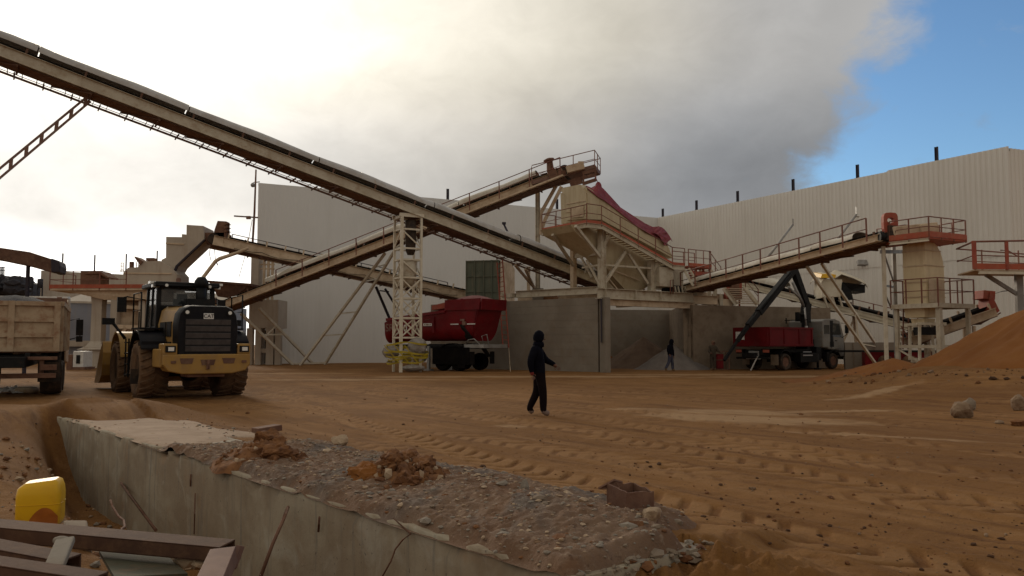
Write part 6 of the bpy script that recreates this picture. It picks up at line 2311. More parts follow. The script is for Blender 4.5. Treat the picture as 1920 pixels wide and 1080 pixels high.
# white pickup-like machine scraps by the plinth
t = thing('generator', 'small white generator with dark hatch beside the crusher plinth', 'generator', gnd(146, 690))
g = at(147, 675, 49); g.z = 0
mb = MB(); mb.box(g + V((0, .5, .62)), (.62, 1.1, .95)); mb.build('canopy', 'white', t, bevel=.04)
mb = MB(); mb.box(g + V((.02, -.07, .62)), (.22, .04, .5)); mb.build('hatch', 'black', t)
mb = MB(); mb.box(g + V((-.1, .5, .08)), (1.1, 1.2, .16)); mb.box(g + V((-.55, .3, .5)), (.35, .5, .8)); mb.build('skid', 'rust', t)
# covered boom in the upper left
t = thing('covered_boom', 'brown covered conveyor boom entering at the picture edge with a dark hood end', 'conveyor', gnd(20, 690))
YB = 42
up_ = [(-200, 432), (0, 464.4), (56, 472.6), (96, 485.5)]
lo_ = [(96, 509), (53, 497), (0, 486), (-200, 452)]
mb = MB(); mb.prism([at(u, v, YB) for u, v in up_ + lo_], V((-.5, 1.3, 0))); mb.build('cover', 'under', t)
mb = MB(); mb.prism([at(u, v, YB - .12) for u, v in ((95, 484), (111, 489), (113, 499), (111, 511), (101, 511), (96, 510))], V((-.5, 1.55, 0))); mb.build('hood_end', 'post', t, bevel=.05)
for u, v0 in ((53, 497), (-120, 465)):
    mb = MB(); p = at(u, v0, YB + .7); mb.bar(V((p.x, p.y, 0)), p, .14); mb.build('leg', 'post', t)
# ------------------------------------------------------------------ vehicles
def wheel(parent, c, R_, W_, mt='tyre', lugs=22, rim_mt='loadery', outer=1, lug_d=.05, axis=(1, 0, 0)):
    """tyre with lugs, and its rim as a child; axis along local x, outer = side of the hub face"""
    c = V(c)
    mb = MB()
    h = W_ / 2
    prof = [(R_ * .56, -h * .80), (R_ * .72, -h * .98), (R_ * .88, -h), (R_ * .97, -h * .82), (R_, -h * .4), (R_, h * .4), (R_ * .97, h * .82), (R_ * .88, h), (R_ * .72, h * .98), (R_ * .56, h * .80), (R_ * .50, h * .4), (R_ * .50, -h * .4), (R_ * .56, -h * .80)]
    prof = [(a - lug_d * .6 if a > R_ * .9 else a, b) for a, b in prof]
    mb.revolve(prof, c, axis, 40)
    if lugs:
        for i in range(lugs):
            for sd in (-1, 1):
                a0 = 2 * math.pi * (i + (.5 if sd > 0 else 0)) / lugs
                pts = []
                for f, tw in ((.02, .0), (.5, .13), (.97, .20)):
                    a = a0 + tw
                    for dr in (R_ - lug_d * .9, R_ - (lug_d * .25 if f > .9 else 0)):
                        pts.append((a, dr, sd * h * f))
                wv = .5 * math.pi / lugs * .95

                def PT(a, r, x): return c + V((x, math.cos(a) * r, math.sin(a) * r))
                ring = []
                for k in range(3):
                    a, r0, x = pts[2 * k]
                    r1 = pts[2 * k + 1][1]
                    ring.append([PT(a - wv, r0, x), PT(a - wv * .8, r1, x), PT(a + wv * .8, r1, x), PT(a + wv, r0, x)])
                mb.grid(ring, 0, False, True)
                mb.add(ring[-1], [(0, 1, 2, 3)]); mb.add(ring[0], [(3, 2, 1, 0)])
    o = mb.build('wheel', mt, parent)
    mb = MB()
    s = outer
    mb.revolve([(R_ * .55, s * h * .78), (R_ * .53, s * h * .86), (R_ * .49, s * h * .80), (R_ * .46, s * h * .45), (R_ * .30, s * h * .40), (R_ * .26, s * h * .62), (R_ * .16, s * h * .68), (.01, s * h * .68)], c, (1, 0, 0), 32)
    for i in range(10):
        a = 2 * math.pi * i / 10
        p = c + V((s * h * .42, math.cos(a) * R_ * .38, math.sin(a) * R_ * .38)); mb.tube(p, p + V((s * .03, 0, 0)), R_ * .03, n=6)
    mb.build('rim', rim_mt, o)
    return o


def arch(cx, y0, r0, r1, x0, x1, a0=20, a1=160, n=12):
    """mudguard points"""
    rows = []
    for x in (x0, x1):
        rows.append([V((x, y0 + math.cos(R(a0 + (a1 - a0) * i / n)) * r0, r1 + math.sin(R(a0 + (a1 - a0) * i / n)) * r0)) for i in range(n + 1)])
    return rows


def loader():
    g = V((-9.50, 24.45, 0))
    t = thing('wheel_loader', 'yellow wheel loader seen from behind, dark rear hood and grille', 'wheel loader', g, R(34.5), local=True)
    for x in (-1.10, 1.10):
        s = -1 if x < 0 else 1
        wheel(t, (x, 0, .81), .83, .78, outer=s, rim_mt='tyre')
        wheel(t, (x, 3.5, .81), .83, .78, outer=s, rim_mt='tyre')
    for y in (0, 3.5):
        mb = MB(); mb.tube(V((-1.0, y, .81)), V((1.0, y, .81)), .22, n=14); mb.ball((0, y, .81), .36); mb.build('axle', 'black', t)
    mb = MB(); mb.box((0, -.3, 1.0), (1.25, 2.9, .55)); mb.box((0, 1.6, 1.05), (.8, 1.2, .6)); mb.box((0, 3.1, 1.15), (1.1, 2.0, .9)); mb.box((0, -1.5, .78), (1.0, .8, .3)); mb.build('chassis', 'rust', t, bevel=.02)
    # counterweight
    mb = MB()
    sec = [(-1.16, 1.26), (-1.16, .98), (-1.02, .80), (-.65, .72), (.65, .72), (1.02, .80), (1.16, .98), (1.16, 1.26)]
    mb.prism([V((x, -2.05, z)) for x, z in sec], V((0, .75, 0)))
    for x in (-.98, .98):
        mb.box((x, -1.74, 1.40), (.36, .6, .30)); mb.box((x * 1.02, -1.35, 1.15), (.4, 1.0, .5))
    cw = mb.build('counterweight', 'loadery', t, bevel=.03)
    for x, w, z in ((-.56, .36, 1.07), (.56, .36, 1.07), (0, .40, 1.03)):
        mb = MB(); mb.prism([V((x - w / 2, -2.062, z + .08)), V((x + w / 2, -2.062, z + .08)), V((x + w / 2.6, -2.062, z - .07)), V((x - w / 2.6, -2.062, z - .07))], V((0, .03, 0))); mb.build('recess', 'under', cw)
    for x in (-.90, .98):
        mb = MB(); mb.box((x, -2.06, 1.05), (.13, .03, .07)); mb.build('reflector', 'rust', cw)
    mb = MB(); mb.box((0, -2.08, .98), (.09, .05, .26)); mb.tube(V((0, -2.1, .86)), V((0, -2.1, 1.1)), .02); mb.build('tow_pin', 'rust', cw)
    for x in (-.98, .98):
        mb = MB(); mb.box((x, -2.055, 1.40), (.26, .03, .17)); hb = mb.build('tail_light', 'black', t)
        mb = MB(); mb.box((x + .01, -2.075, 1.40), (.15, .02, .10)); mb.build('lens', 'lamp', hb)
    # hood: yellow flanks, dark rear shell
    mb = MB()
    sec = [(-.80, 1.22), (-.81, 2.10), (-.72, 2.45), (-.56, 2.58), (.56, 2.58), (.72, 2.45), (.81, 2.10), (.80, 1.22)]
    mb.prism([V((x, -1.55, z)) for x, z in sec], [V((x * .98, .55, z + (.07 if z > 2.3 else 0))) for x, z in sec])
    hd = mb.build('hood', 'loadery', t, bevel=.03)
    mb = MB()
    rs = []
    for f, sc in ((-1.54, 1.01), (-1.9, .995), (-2.0, .95)):
        rs.append([V((x * sc, f, 1.9 + (z - 1.9) * sc)) for x, z in [(-.81, 1.16), (-.83, 2.05), (-.78, 2.36), (-.67, 2.52), (-.50, 2.60), (.50, 2.60), (.67, 2.52), (.78, 2.36), (.83, 2.05), (.81, 1.16)]])
    mb.grid(rs, 0, True, True); mb.add(rs[-1], [tuple(range(10))]); mb.add(rs[0], [tuple(range(9, -1, -1))])
    sh = mb.build('rear_shell', 'navy', t)
    mb = MB(); mb.prism([V((-.60, -1.5, 2.60)), V((.60, -1.5, 2.60)), V((.66, .5, 2.665)), V((-.66, .5, 2.665))], V((0, 0, .02))); mb.build('hood_top', 'navy', hd)
    for y0, y1 in ((-1.3, -.75), (-.6, .1)):
        mb = MB(); mb.box((-.815, (y0 + y1) / 2, 1.95), (.03, y1 - y0, .42)); mb.box((-.81, (y0 + y1) / 2, 1.5), (.03, y1 - y0, .2)); mb.build('side_vent', 'black', hd)
    mb = MB(); mb.box((0, -2.0, 1.78), (1.24, .03, .92)); gr = mb.build('grille', 'black', sh)
    for i in range(5):
        mb = MB(); z = 1.41 + i * .183; mb.prism([V((-.60, -2.02, z - .075)), V((.60, -2.02, z - .075)), V((.60, -2.045, z + .055)), V((-.60, -2.045, z + .055))], V((0, .02, .01))); mb.build('louvre', 'grille', sh)
    for x in (-.57, .57):
        mb = MB(); mb.tube(V((x, -1.94, 2.40)), V((x, -2.03, 2.40)), .095, n=16); lb = mb.build('work_light', 'black', sh)
        mb = MB(); mb.tube(V((x, -2.03, 2.40)), V((x, -2.045, 2.40)), .05, n=14); mb.build('lens', 'lamp', lb)
    mb = MB(); mb.box((0, -2.012, 2.30), (.27, .03, .16)); bp = mb.build('badge', 'white', sh, bevel=.005)
    lettering('CAT', .14, frame_mtx(V((0, -2.032, 2.30)), V((1, 0, 0)), V((0, 0, 1))), 'black', bp)
    mb = MB(); mb.tube(V((0, -1.97, 2.44)), V((0, -2.02, 2.44)), .09, n=14); mb.build('camera_pod', 'black', sh)
    # cab
    mb = MB()
    X, Y0, Y1, Z0, Z1 = .80, .62, 2.25, 1.45, 3.24
    for x in (-X, X):
        mb.bar(V((x, Y0, Z0)), V((x * .96, Y0 + .05, Z1)), .13, .14, up=(0, 1, 0)); mb.bar(V((x, Y1, Z0)), V((x * .96, Y1 - .15, Z1)), .11, .12, up=(0, 1, 0)); mb.bar(V((x, 1.45, Z0)), V((x * .97, 1.42, Z1)), .08, .09, up=(0, 1, 0))
        mb.box((x * .99, (Y0 + Y1) / 2, 1.75), (.06, Y1 - Y0, .62))
    mb.box((0, Y0 + .02, 2.2), (2 * X - .06, .06, .95)); mb.box((0, Y1, 1.7), (2 * X, .08, .7)); mb.box((0, 1.4, Z0), (2 * X - .04, Y1 - Y0, .12))
    mb.box((0, 1.5, 2.0), (.55, .5, .9)); mb.box((.05, 1.38, 2.55), (.5, .16, .75)); mb.box((.05, 1.38, 2.98), (.3, .12, .2))
    cb = mb.build('cab', 'black', t, bevel=.02)
    mb = MB(); mb.box((0, 1.42, 3.31), (1.86, 2.05, .15)); mb.box((0, .5, 3.27), (1.7, .3, .08)); mb.build('roof', 'black', cb, bevel=.05)
    for nm, p in (('rear_window', [(-.72, .60, 2.69), (.72, .60, 2.69), (.70, .64, 3.21), (-.70, .64, 3.21)]), ('front_window', [(-.74, 2.27, 2.05), (.74, 2.27, 2.05), (.72, 2.14, 3.21), (-.72, 2.14, 3.21)])):
        mb = MB(); mb.prism([V(q) for q in p], V((0, .012, 0))); mb.build(nm, 'glass', cb)
    for x in (-.805, .793):
        mb = MB(); mb.prism([V((x, .72, 2.08)), V((x, 2.16, 2.08)), V((x * .97, 2.03, 3.20)), V((x * .97, .76, 3.20))], V((.012, 0, 0))); mb.build('side_window', 'glass', cb)
    for x, y in ((-.62, .42), (.62, .42)):
        mb = MB(); mb.tube(V((x, y + .05, 3.27)), V((x, y - .09, 3.27)), .045, n=12); mb.build('roof_light_and_glare', 'lamp', cb)
    for x in (-.86, .9):
        mb = MB(); mb.box((x, .75, 3.36), (.34, .3, .07)); mb.box((x, .7, 3.26), (.2, .2, .08)); mb.build('roof_light_and_glare', 'lamp', cb)  # left box is a roof light, right box paints a mirror's white glare
    mb = MB(); mb.revolve([(.09, 0), (.09, .02), (.075, .03), (.075, .13), (.05, .17), (.01, .18)], (-.15, 1.0, 3.38), (0, 0, 1), 14); mb.build('beacon', 'rust', cb)
    mb = MB(); mb.tube(V((.34, .25, 2.6)), V((.34, .25, 3.25)), .15, .15, 16); mb.revolve([(.15, 0), (.20, .06), (.20, .2), (.12, .32), (.01, .34)], (.34, .25, 3.22), (0, 0, 1), 16); mb.box((.30, .22, 2.75), (.8, .36, .25)); mb.build('exhaust', 'black', hd)
    # fenders, steps, rails, mirrors
    for s in (-1, 1):
        rows = arch(0, 0, 1.0, .93, s * .82, s * 1.50, 8, 150)
        mb = MB(); mb.slab(rows, (0, 0, -.05)); mb.box((s * 1.16, -.55, 1.55), (.62, .5, .12)); mb.build('rear_fender', 'navy', t)
        rows = arch(0, 3.5, 1.0, .93, s * .80, s * 1.46, 25, 165)
        mb = MB(); mb.slab(rows, (0, 0, -.05)); mb.build('front_fender', 'loadery', t)
        mb = MB(); mb.box((s * 1.12, .3, 1.98), (.66, 1.3, .05)); mb.build('deck_plate', 'navy', t)
        mb = MB(); mb.path([V((s * 1.42, -.3, 2.0)), V((s * 1.42, -.3, 3.0)), V((s * 1.42, .85, 3.0)), V((s * 1.42, .85, 2.0))], .022, 6); mb.path([V((s * 1.42, -.3, 2.5)), V((s * 1.42, .85, 2.5))], .018, 6)
        mb.path([V((s * 1.38, .95, 2.0)), V((s * 1.42, 1.2, 1.2)), V((s * 1.42, 1.15, .7))], .022, 6); mb.path([V((s * 1.2, 1.2, 2.5)), V((s * 1.2, 1.2, 2.0))], .02, 6); mb.build('hand_rail', 'black', t)
        mb = MB(); mb.path([V((s * .85, 2.2, 2.9)), V((s * 1.35, 2.35, 3.0)), V((s * 1.5, 2.35, 2.95))], .025, 6); mb.box((s * 1.5, 2.33, 2.75), (.26, .09, .46)); mb.build('mirror', 'black', t)
        mb = MB(); mb.path([V((s * 1.45, 1.9, 1.7)), V((s * 1.75, 2.1, 2.15)), V((s * 1.82, 2.1, 2.2))], .05, 6); mb.box((s * 1.9, 2.08, 2.22), (.34, .14, .2)); mb.build('wide_mirror', 'black', t)
        mb = MB()
        for i in range(4): mb.box((s * 1.32, 1.5, .62 + i * .32), (.34, .5, .04))
        mb.bar(V((s * 1.45, 1.25, .55)), V((s * 1.45, 1.25, 1.7)), .04); mb.bar(V((s * 1.45, 1.75, .55)), V((s * 1.45, 1.75, 1.7)), .04); mb.build('step_ladder', 'black', t)
        mb = MB(); mb.prism([V((s * .62, 3.2, 1.75)), V((s * .62, 4.4, 1.65)), V((s * .62, 5.35, .75)), V((s * .62, 5.1, .55)), V((s * .62, 4.2, 1.15)), V((s * .62, 3.3, 1.3))], V((s * .14, 0, 0))); mb.build('lift_arm', 'loadery', t, bevel=.02)
    mb = MB(); mb.tube(V((-.35, 2.9, 1.5)), V((-.35, 4.6, 1.0)), .09, n=12); mb.tube(V((.35, 2.9, 1.5)), V((.35, 4.6, 1.0)), .09, n=12); mb.bar(V((0, 3.3, 1.9)), V((0, 5.2, 1.5)), .16, .3); mb.build('tilt_linkage', 'loadery', t)
    # bucket: curved trough open to the front
    mb = MB()
    cur = [(4.95, 1.62), (4.86, 1.3), (4.92, .9), (5.1, .55), (5.4, .34), (5.85, .26), (6.5, .24)]
    mb.slab([[V((x, y, z)) for x in (-1.62, -.8, 0, .8, 1.62)] for y, z in cur], (0, -.03, -.05), 0, False)
    for x in (-1.62, 1.58):
        pl = [V((x, y, z)) for y, z in cur] + [V((x, 5.55, 1.25))]
        mb.prism(pl, V((.04, 0, 0)))
    bk = mb.build('bucket', 'loadery', t)
    mb = MB()
    for i in range(8): mb.prism([V((-1.5 + i * .43, 6.48, .22)), V((-1.38 + i * .43, 6.48, .22)), V((-1.42 + i * .43, 6.7, .22)), V((-1.46 + i * .43, 6.7, .22))], V((0, 0, .06)))
    mb.build('tooth', 'steel', bk)
    mb = MB(); mb.box((-1.45, -.15, .62), (.35, .05, .42)); mb.build('mud_flap', 'rubber', t)


loader()


def dump_truck():
    g = V((-14.95, 24.9, 0))
    t = thing('dump_truck', 'rusty cream tipper truck seen from behind, loaded with dark grit', 'dump truck', g, R(26.3), local=True)
    for x in (-1.0, 1.0):
        s = -1 if x < 0 else 1
        for y in (0, 1.4): wheel(t, (x, y, .52), .53, .56, outer=s, lugs=0, rim_mt='rust', mt='rubber')
        wheel(t, (x, 5.2, .52), .53, .32, outer=s, lugs=0, rim_mt='rust', mt='rubber')
    mb = MB()
    Zb, Zt = 1.32, 2.78
    mb.box((0, -1.2, (Zb + Zt) / 2), (2.44, .06, Zt - Zb))
    tg = mb.build('tailgate', 'tipper' if 'tipper' in M else 'cream', t)
    mb = MB()
    for x in (-1.16, 0, 1.16): mb.box((x, -1.26, (Zb + Zt) / 2), (.16, .09, Zt - Zb))
    for z in (Zb + .06, Zb + .47, Zb + .92, Zt - .07): mb.box((0, -1.255, z), (2.44, .07, .12))
    mb.build('rib', 'tipper', tg)
    for s in (-1, 1):
        mb = MB(); mb.box((s * 1.22, 1.6, (Zb + Zt) / 2), (.07, 5.6, Zt - Zb))
        for i in range(6): mb.box((s * 1.28, -1.05 + i * 1.06, (Zb + Zt) / 2), (.08, .14, Zt - Zb))
        mb.box((s * 1.28, 1.6, Zt - .06), (.1, 5.6, .14)); mb.build('side_board', 'tipper', t)
    mb = MB(); mb.box((0, 1.6, Zb), (2.4, 5.6, .08)); mb.box((0, 4.4, 2.2), (2.4, .08, 1.9)); mb.build('tipper_floor', 'rust', t)
    mb = MB()
    rows = []
    for i in range(13):
        y = -1.1 + 5.3 * i / 12
        rows.append([V((-1.16 + 2.32 * j / 10, y, Zt - .15 + .34 * math.sin(math.pi * min(1, i / 4)) ** 1 * math.sin(math.pi * j / 10) * (1 if i < 3 else .8 + .2 * math.cos(i)) + .03 * mnoise.noise(V((j, i, 1))))) for j in range(11)])
    for i, r in enumerate(rows):
        for j, p in enumerate(r):
            p.z = Zt - .16 + .36 * math.sin(math.pi * j / 10) ** .7 * min(1, .35 + i * .35) + .04 * mnoise.noise(V((j * .7, i * .7, 1)))
    mb.grid(rows); mb.build('grit_load', 'coal', t)
    mb = MB(); mb.box((0, 1.5, 1.02), (.9, 7.4, .3)); mb.box((-.44, 1.4, 1.18), (.14, 5.4, .2)); mb.box((.44, 1.4, 1.18), (.14, 5.4, .2)); mb.box((0, -1.0, 1.14), (1.9, .2, .16)); mb.build('chassis', 'black', t, bevel=.015)
    mb = MB(); mb.box((0, -1.3, .62), (2.36, .12, .14)); mb.box((-.8, -1.2, .85), (.12, .12, .5)); mb.box((.8, -1.2, .85), (.12, .12, .5)); mb.box((0, -1.28, 1.12), (2.4, .1, .1)); mb.build('bumper', 'rust', t, bevel=.015)
    mb = MB(); mb.box((0, -1.3, .95), (.52, .03, .12)); mb.build('number_plate', 'steel', t)
    for s in (-1, 1):
        mb = MB(); mb.box((s * .98, -1.34, .86), (.42, .06, .16)); tl = mb.build('tail_light', 'rust', t)
        mb = MB(); mb.box((s * .98, -1.10, .72), (.56, .03, .58)); mb.build('mud_flap', 'rubber', t)
        mb = MB(); mb.slab(arch(0, .7, 1.32, .32, s * .72, s * 1.27, 25, 155), (0, 0, -.03)); mb.build('mudguard', 'rubber', t)
        mb = MB(); mb.path([V((s * 1.2, 6.3, 2.4)), V((s * 1.55, 6.3, 2.5)), V((s * 1.6, 6.3, 1.8)), V((s * 1.25, 6.3, 1.7))], .025, 6); mb.box((s * 1.58, 6.25, 2.15), (.24, .1, .6)); mb.box((s * 1.58, 6.25, 1.72), (.22, .1, .22)); mb.build('mirror', 'black', t)
    mb = MB(); sec = [(4.75, .9), (4.75, 3.05), (5.2, 3.15), (6.5, 3.1), (6.95, 2.2), (6.95, .8)]
    mb.prism([V((-1.22, y, z)) for y, z in sec], V((2.44, 0, 0))); cb = mb.build('cab', 'tipper', t, bevel=.05)
    mb = MB()
    for x in (-1.235, 1.21): mb.prism([V((x, 5.2, 2.0)), V((x, 6.5, 2.0)), V((x, 6.3, 2.9)), V((x, 5.2, 2.95))], V((.025, 0, 0)))
    mb.build('side_window', 'glass', cb)
    mb = MB(); mb.tube(V((.95, 4.6, 1.2)), V((.95, 4.6, 3.2)), .08); mb.build('exhaust', 'rust', t)


M['tipper'] = mat('rusty_cream_tipper_paint', (.43, .325, .22), (.34, .235, .15), 1.6, .75, dirt=(.22, .085, .035), dirt_amt=.7, streak=False, bump=.12)
dump_truck()
# white sheet and cushion lying behind the tipper
p = gnd(18, 738)
t = thing('plastic_sheet', 'crumpled shiny white plastic behind the rusty tipper', 'plastic sheet', p)
mb = MB(); rows = []
for i in range(9):
    rows.append([p + V((-.55 + 1.1 * j / 14, -.25 + .5 * i / 8, .03 + .22 * abs(mnoise.noise(V((j * .6, i * .7, 3)))) + .12 * math.sin(math.pi * i / 8) * math.sin(math.pi * j / 14))) for j in range(15)])
mb.slab(rows, (0, 0, -.01), 0, False); mb.build('sheet', 'white', t)
p = gnd(50, 738)
mb = MB()
rows = []
for i in range(9):
    a = math.pi * i / 8
    rows.append([p + V((math.copysign(abs(math.cos(b)) ** .5, math.cos(b)) * .32 * math.sin(a) ** .5, math.copysign(abs(math.sin(b)) ** .5, math.sin(b)) * .22 * math.sin(a) ** .5, .11 + .11 * math.cos(a))) for b in [2 * math.pi * j / 20 for j in range(20)]])
mb.grid(rows, 0, True, True); mb.build('sack', 'cream_d', None, 'pale cushion-like sack beside the white plastic', 'sack')


def crane_truck():
    th = R(-54.4)
    g = V((14.9, 48.3, 0))
    t = thing('crane_truck', 'white-cab truck with dark red bed and black folding crane', 'crane truck', g, th, local=True)
    for x in (-1.0, 1.0):
        s = -1 if x < 0 else 1
        wheel(t, (x, 0, .50), .51, .52, outer=s, lugs=0, rim_mt='rust', mt='rubber')
        wheel(t, (x, 4.75, .50), .51, .32, outer=s, lugs=0, rim_mt='rust', mt='rubber')
    mb = MB(); mb.box((0, 1.8, .88), (.85, 7.2, .28)); mb.box((0, 2.4, 1.12), (1.6, 4.0, .2)); mb.box((.95, 2.3, .72), (.5, 1.7, .55)); mb.box((-.95, 2.3, .72), (.5, 1.7, .55)); mb.box((.85, 3.3, .95), (.6, .5, .8)); mb.build('chassis', 'black', t, bevel=.02)
    mb = MB(); mb.box((1.22, 2.1, .86), (.03, .9, .07)); mb.box((1.22, 2.05, 1.06), (.03, .8, .04)); mb.build('tool_step', 'chrome', t)
    Zb, Zt = 1.42, 2.48
    mb = MB(); mb.box((0, -1.5, (Zb + Zt) / 2), (2.44, .07, Zt - Zb))
    tg = mb.build('tailgate', 'bedred', t, bevel=.01)
    mb = MB(); mb.box((0, -1.55, Zb + .03), (2.44, .05, .1)); mb.box((-1.19, -1.55, (Zb + Zt) / 2), (.06, .05, Zt - Zb)); mb.box((1.19, -1.55, (Zb + Zt) / 2), (.06, .05, Zt - Zb)); mb.build('tailgate_frame', 'bedred', tg)
    mb = MB(); mb.box((-.73, -1.548, 2.0), (.62, .02, .46)); sg = mb.build('sign_plate', 'white', tg)
    mb = MB()
    for z, w in ((2.06, .34), (1.96, .48), (1.90, .36)): mb.box((-.73, -1.562, z), (w, .008, .022))
    mb.build('text_line', 'bluegrey', sg)
    mb = MB(); mb.box((.15, -1.552, 1.44), (.42, .02, .10)); mb.build('number_plate', 'steel', t)
    for s in (-1, 1):
        mb = MB(); mb.box((s * 1.2, .55, (Zb + Zt) / 2), (.07, 4.1, Zt - Zb)); mb.box((s * 1.25, .55, Zt - .05), (.06, 4.1, .1)); mb.box((s * 1.25, .55, Zb + .05), (.06, 4.1, .1))
        for y in (-1.4, -.1, 1.3, 2.5): mb.box((s * 1.25, y, (Zb + Zt) / 2), (.05, .1, Zt - Zb))
        mb.build('bed_side', 'bedred', t)
    mb = MB(); mb.box((0, 2.6, (Zb + Zt) / 2), (2.4, .07, Zt - Zb)); mb.box((0, .55, Zb), (2.4, 4.1, .1)); mb.build('bed_floor', 'bedred', t)
    mb = MB(); mb.box((0, -1.35, .72), (2.3, .14, .12)); mb.box((0, -1.2, 1.05), (1.1, .3, .3)); mb.box((-.9, -1.25, 1.1), (.5, .3, .25)); mb.build('rear_bumper', 'black', t, bevel=.02)
    mb = MB(); mb.box((.1, -1.44, .68), (1.0, .04, .06)); mb.box((.15, -1.46, .98), (.7, .03, .3)); mb.build('rear_bar', 'steel', t)
    for s in (-1, 1):
        mb = MB(); mb.box((s * .95, -1.40, 1.12), (.4, .06, .16)); mb.build('tail_light', 'red', t)
        mb = MB(); mb.box((s * 1.0, -.72, .62), (.5, .03, .6)); mb.build('mud_flap', 'conc_d', t)
        mb = MB(); mb.slab(arch(0, 0, .62, .55, s * .74, s * 1.24, 15, 165), (0, 0, -.03)); mb.build('mudguard', 'black', t)
        mb = MB(); mb.slab(arch(0, 4.75, .64, .55, s * .8, s * 1.23, 10, 170), (0, 0, -.06)); mb.box((s * 1.1, 4.05, .75), (.3, .25, .6)); mb.build('front_guard', 'black', t)
    # outrigger legs
    mb = MB(); mb.tube(V((1.18, 3.1, .95)), V((1.18, 3.1, .12)), .07); mb.box((1.18, 3.1, .06), (.3, .3, .1)); mb.bar(V((-1.2, 3.1, .95)), V((1.2, 3.1, .95)), .2, .22); mb.tube(V((-1.18, 3.1, .95)), V((-1.18, 3.1, .12)), .07); mb.box((-1.18, 3.1, .06), (.3, .3, .1)); mb.build('outrigger', 'black', t)
    mb = MB(); mb.bar(V((.45, -1.5, .82)), V((.05, -1.62, .02)), .07); mb.build('prop_leg', 'chrome', t)
    mb = MB(); mb.bar(V((1.2, 5.75, .72)), V((1.22, 5.8, .02)), .06); mb.build('prop_leg', 'chrome', t)
    # cab
    mb = MB()
    sec = [(3.65, 1.30), (3.65, 2.88), (3.9, 3.02), (4.9, 3.05), (5.45, 2.92), (5.82, 2.05), (5.9, 1.2), (5.85, .75), (5.3, .75), (5.25, 1.15), (4.2, 1.2), (4.15, 1.3)]
    mb.prism([V((-1.2, y, z)) for y, z in sec], V((2.4, 0, 0))); cb = mb.build('cab', 'shadewhite', t, bevel=.06)
    for x in (-1.212, 1.2):
        mb = MB(); mb.prism([V((x, 4.62, 1.98)), V((x, 5.55, 1.93)), V((x, 5.36, 2.75)), V((x, 4.66, 2.78))], V((.014, 0, 0))); mb.build('side_window', 'glassd', cb)
        mb = MB(); mb.prism([V((x, 3.78, 2.12)), V((x, 4.32, 2.12)), V((x, 4.32, 2.66)), V((x, 3.78, 2.66))], V((.014, 0, 0))); mb.build('rear_side_window', 'glassd', cb)
        mb = MB(); mb.box((x, 4.46, 1.95), (.03, .03, 1.4)); mb.box((x, 4.95, 1.72), (.04, .2, .05)); mb.build('door_seam', 'black', cb)
    mb = MB(); mb.prism([V((-1.1, 5.86, 2.05)), V((1.1, 5.86, 2.05)), V((1.05, 5.5, 2.86)), V((-1.05, 5.5, 2.86))], V((0, .02, .01))); mb.build('windscreen', 'glassd', cb)
    mb = MB(); mb.box((0, 5.92, .8), (2.36, .16, .42)); mb.box((0, 5.93, 1.4), (1.5, .04, .4)); mb.build('front_bumper', 'black', cb, bevel=.03)
    for s in (-1, 1):
        mb = MB(); mb.path([V((s * 1.2, 5.5, 2.8)), V((s * 1.5, 5.65, 2.75)), V((s * 1.5, 5.65, 2.1)), V((s * 1.2, 5.6, 1.9))], .02, 5); mb.box((s * 1.52, 5.62, 2.42), (.2, .08, .5)); mb.build('mirror', 'black', t)
    mb = MB(); mb.box((.95, 4.55, 2.2), (.5, .42, 1.55)); mb.box((.95, 4.55, 1.5), (.5, .5, .4)); mb.build('air_intake', 'black', t, bevel=.04)
    # folding crane
    Cx = .35
    L = lambda y, z, x=Cx: V((x, y, z))
    mb = MB(); mb.box((Cx, 3.1, 1.45), (.8, .7, .7)); mb.tube(L(3.1, 1.7), L(3.15, 3.0), .24, .20, 14); mb.box((Cx, 3.2, 3.1), (.42, .5, .6))
    kr = mb.build('crane_column', 'black', t, bevel=.02)
    mb = MB(); mb.bar(L(3.15, 3.2), L(3.35, 4.0), .4, .5, up=(0, 1, 0)); mb.bar(L(3.4, 3.7), L(2.15, 6.0), .32, .42, up=(0, 1, 0)); mb.bar(L(2.2, 5.7), L(2.1, 6.15), .34, .5, up=(0, 1, 0)); mb.build('inner_boom', 'black', t, bevel=.02)
    mb = MB(); mb.tube(L(2.85, 2.4, Cx + .28), L(2.75, 3.7, Cx + .28), .05, n=10); mb.tube(L(2.9, 1.9, Cx + .28), L(2.85, 2.6, Cx + .28), .09, n=10); mb.tube(L(3.2, 3.6, Cx), L(2.0, 5.2, Cx), .09, n=10); mb.tube(L(1.6, 4.9, Cx), L(3.0, 4.1, Cx), .07, n=10); mb.build('hydraulic_ram', 'steel', t)
    mb = MB(); e0, e1 = L(2.15, 6.0), L(-2.2, 2.55); mb.bar(e0, e0.lerp(e1, .78), .34, .40, up=(0, 1, 0)); mb.bar(e0.lerp(e1, .1) + V((.0, .25, .2)), e0.lerp(e1, .72) + V((0, .12, .12)), .22, .14, up=(0, 1, 0)); ob = mb.build('outer_boom', 'black', t, bevel=.02)
    mb = MB(); e2 = L(-4.25, .62); mb.bar(e0.lerp(e1, .7), e1, .26, .28, up=(0, 1, 0)); mb.bar(e1.lerp(e0, .05), e1.lerp(e2, .45), .19, .20, up=(0, 1, 0)); mb.bar(e1.lerp(e2, .4), e2, .13, .14, up=(0, 1, 0)); mb.build('boom_extension', 'black', ob)
    mb = MB(); mb.path([e1 + V((0, .3, .3)), e1.lerp(e0, .2) + V((0, .0, .35)), e0.lerp(e1, .6) + V((.0, -.05, .32))], .025, 5); mb.tube(e0.lerp(e1, .12) + V((.19, 0, .1)), e0.lerp(e1, .75) + V((.19, 0, .1)), .03); mb.build('hose', 'black', ob)
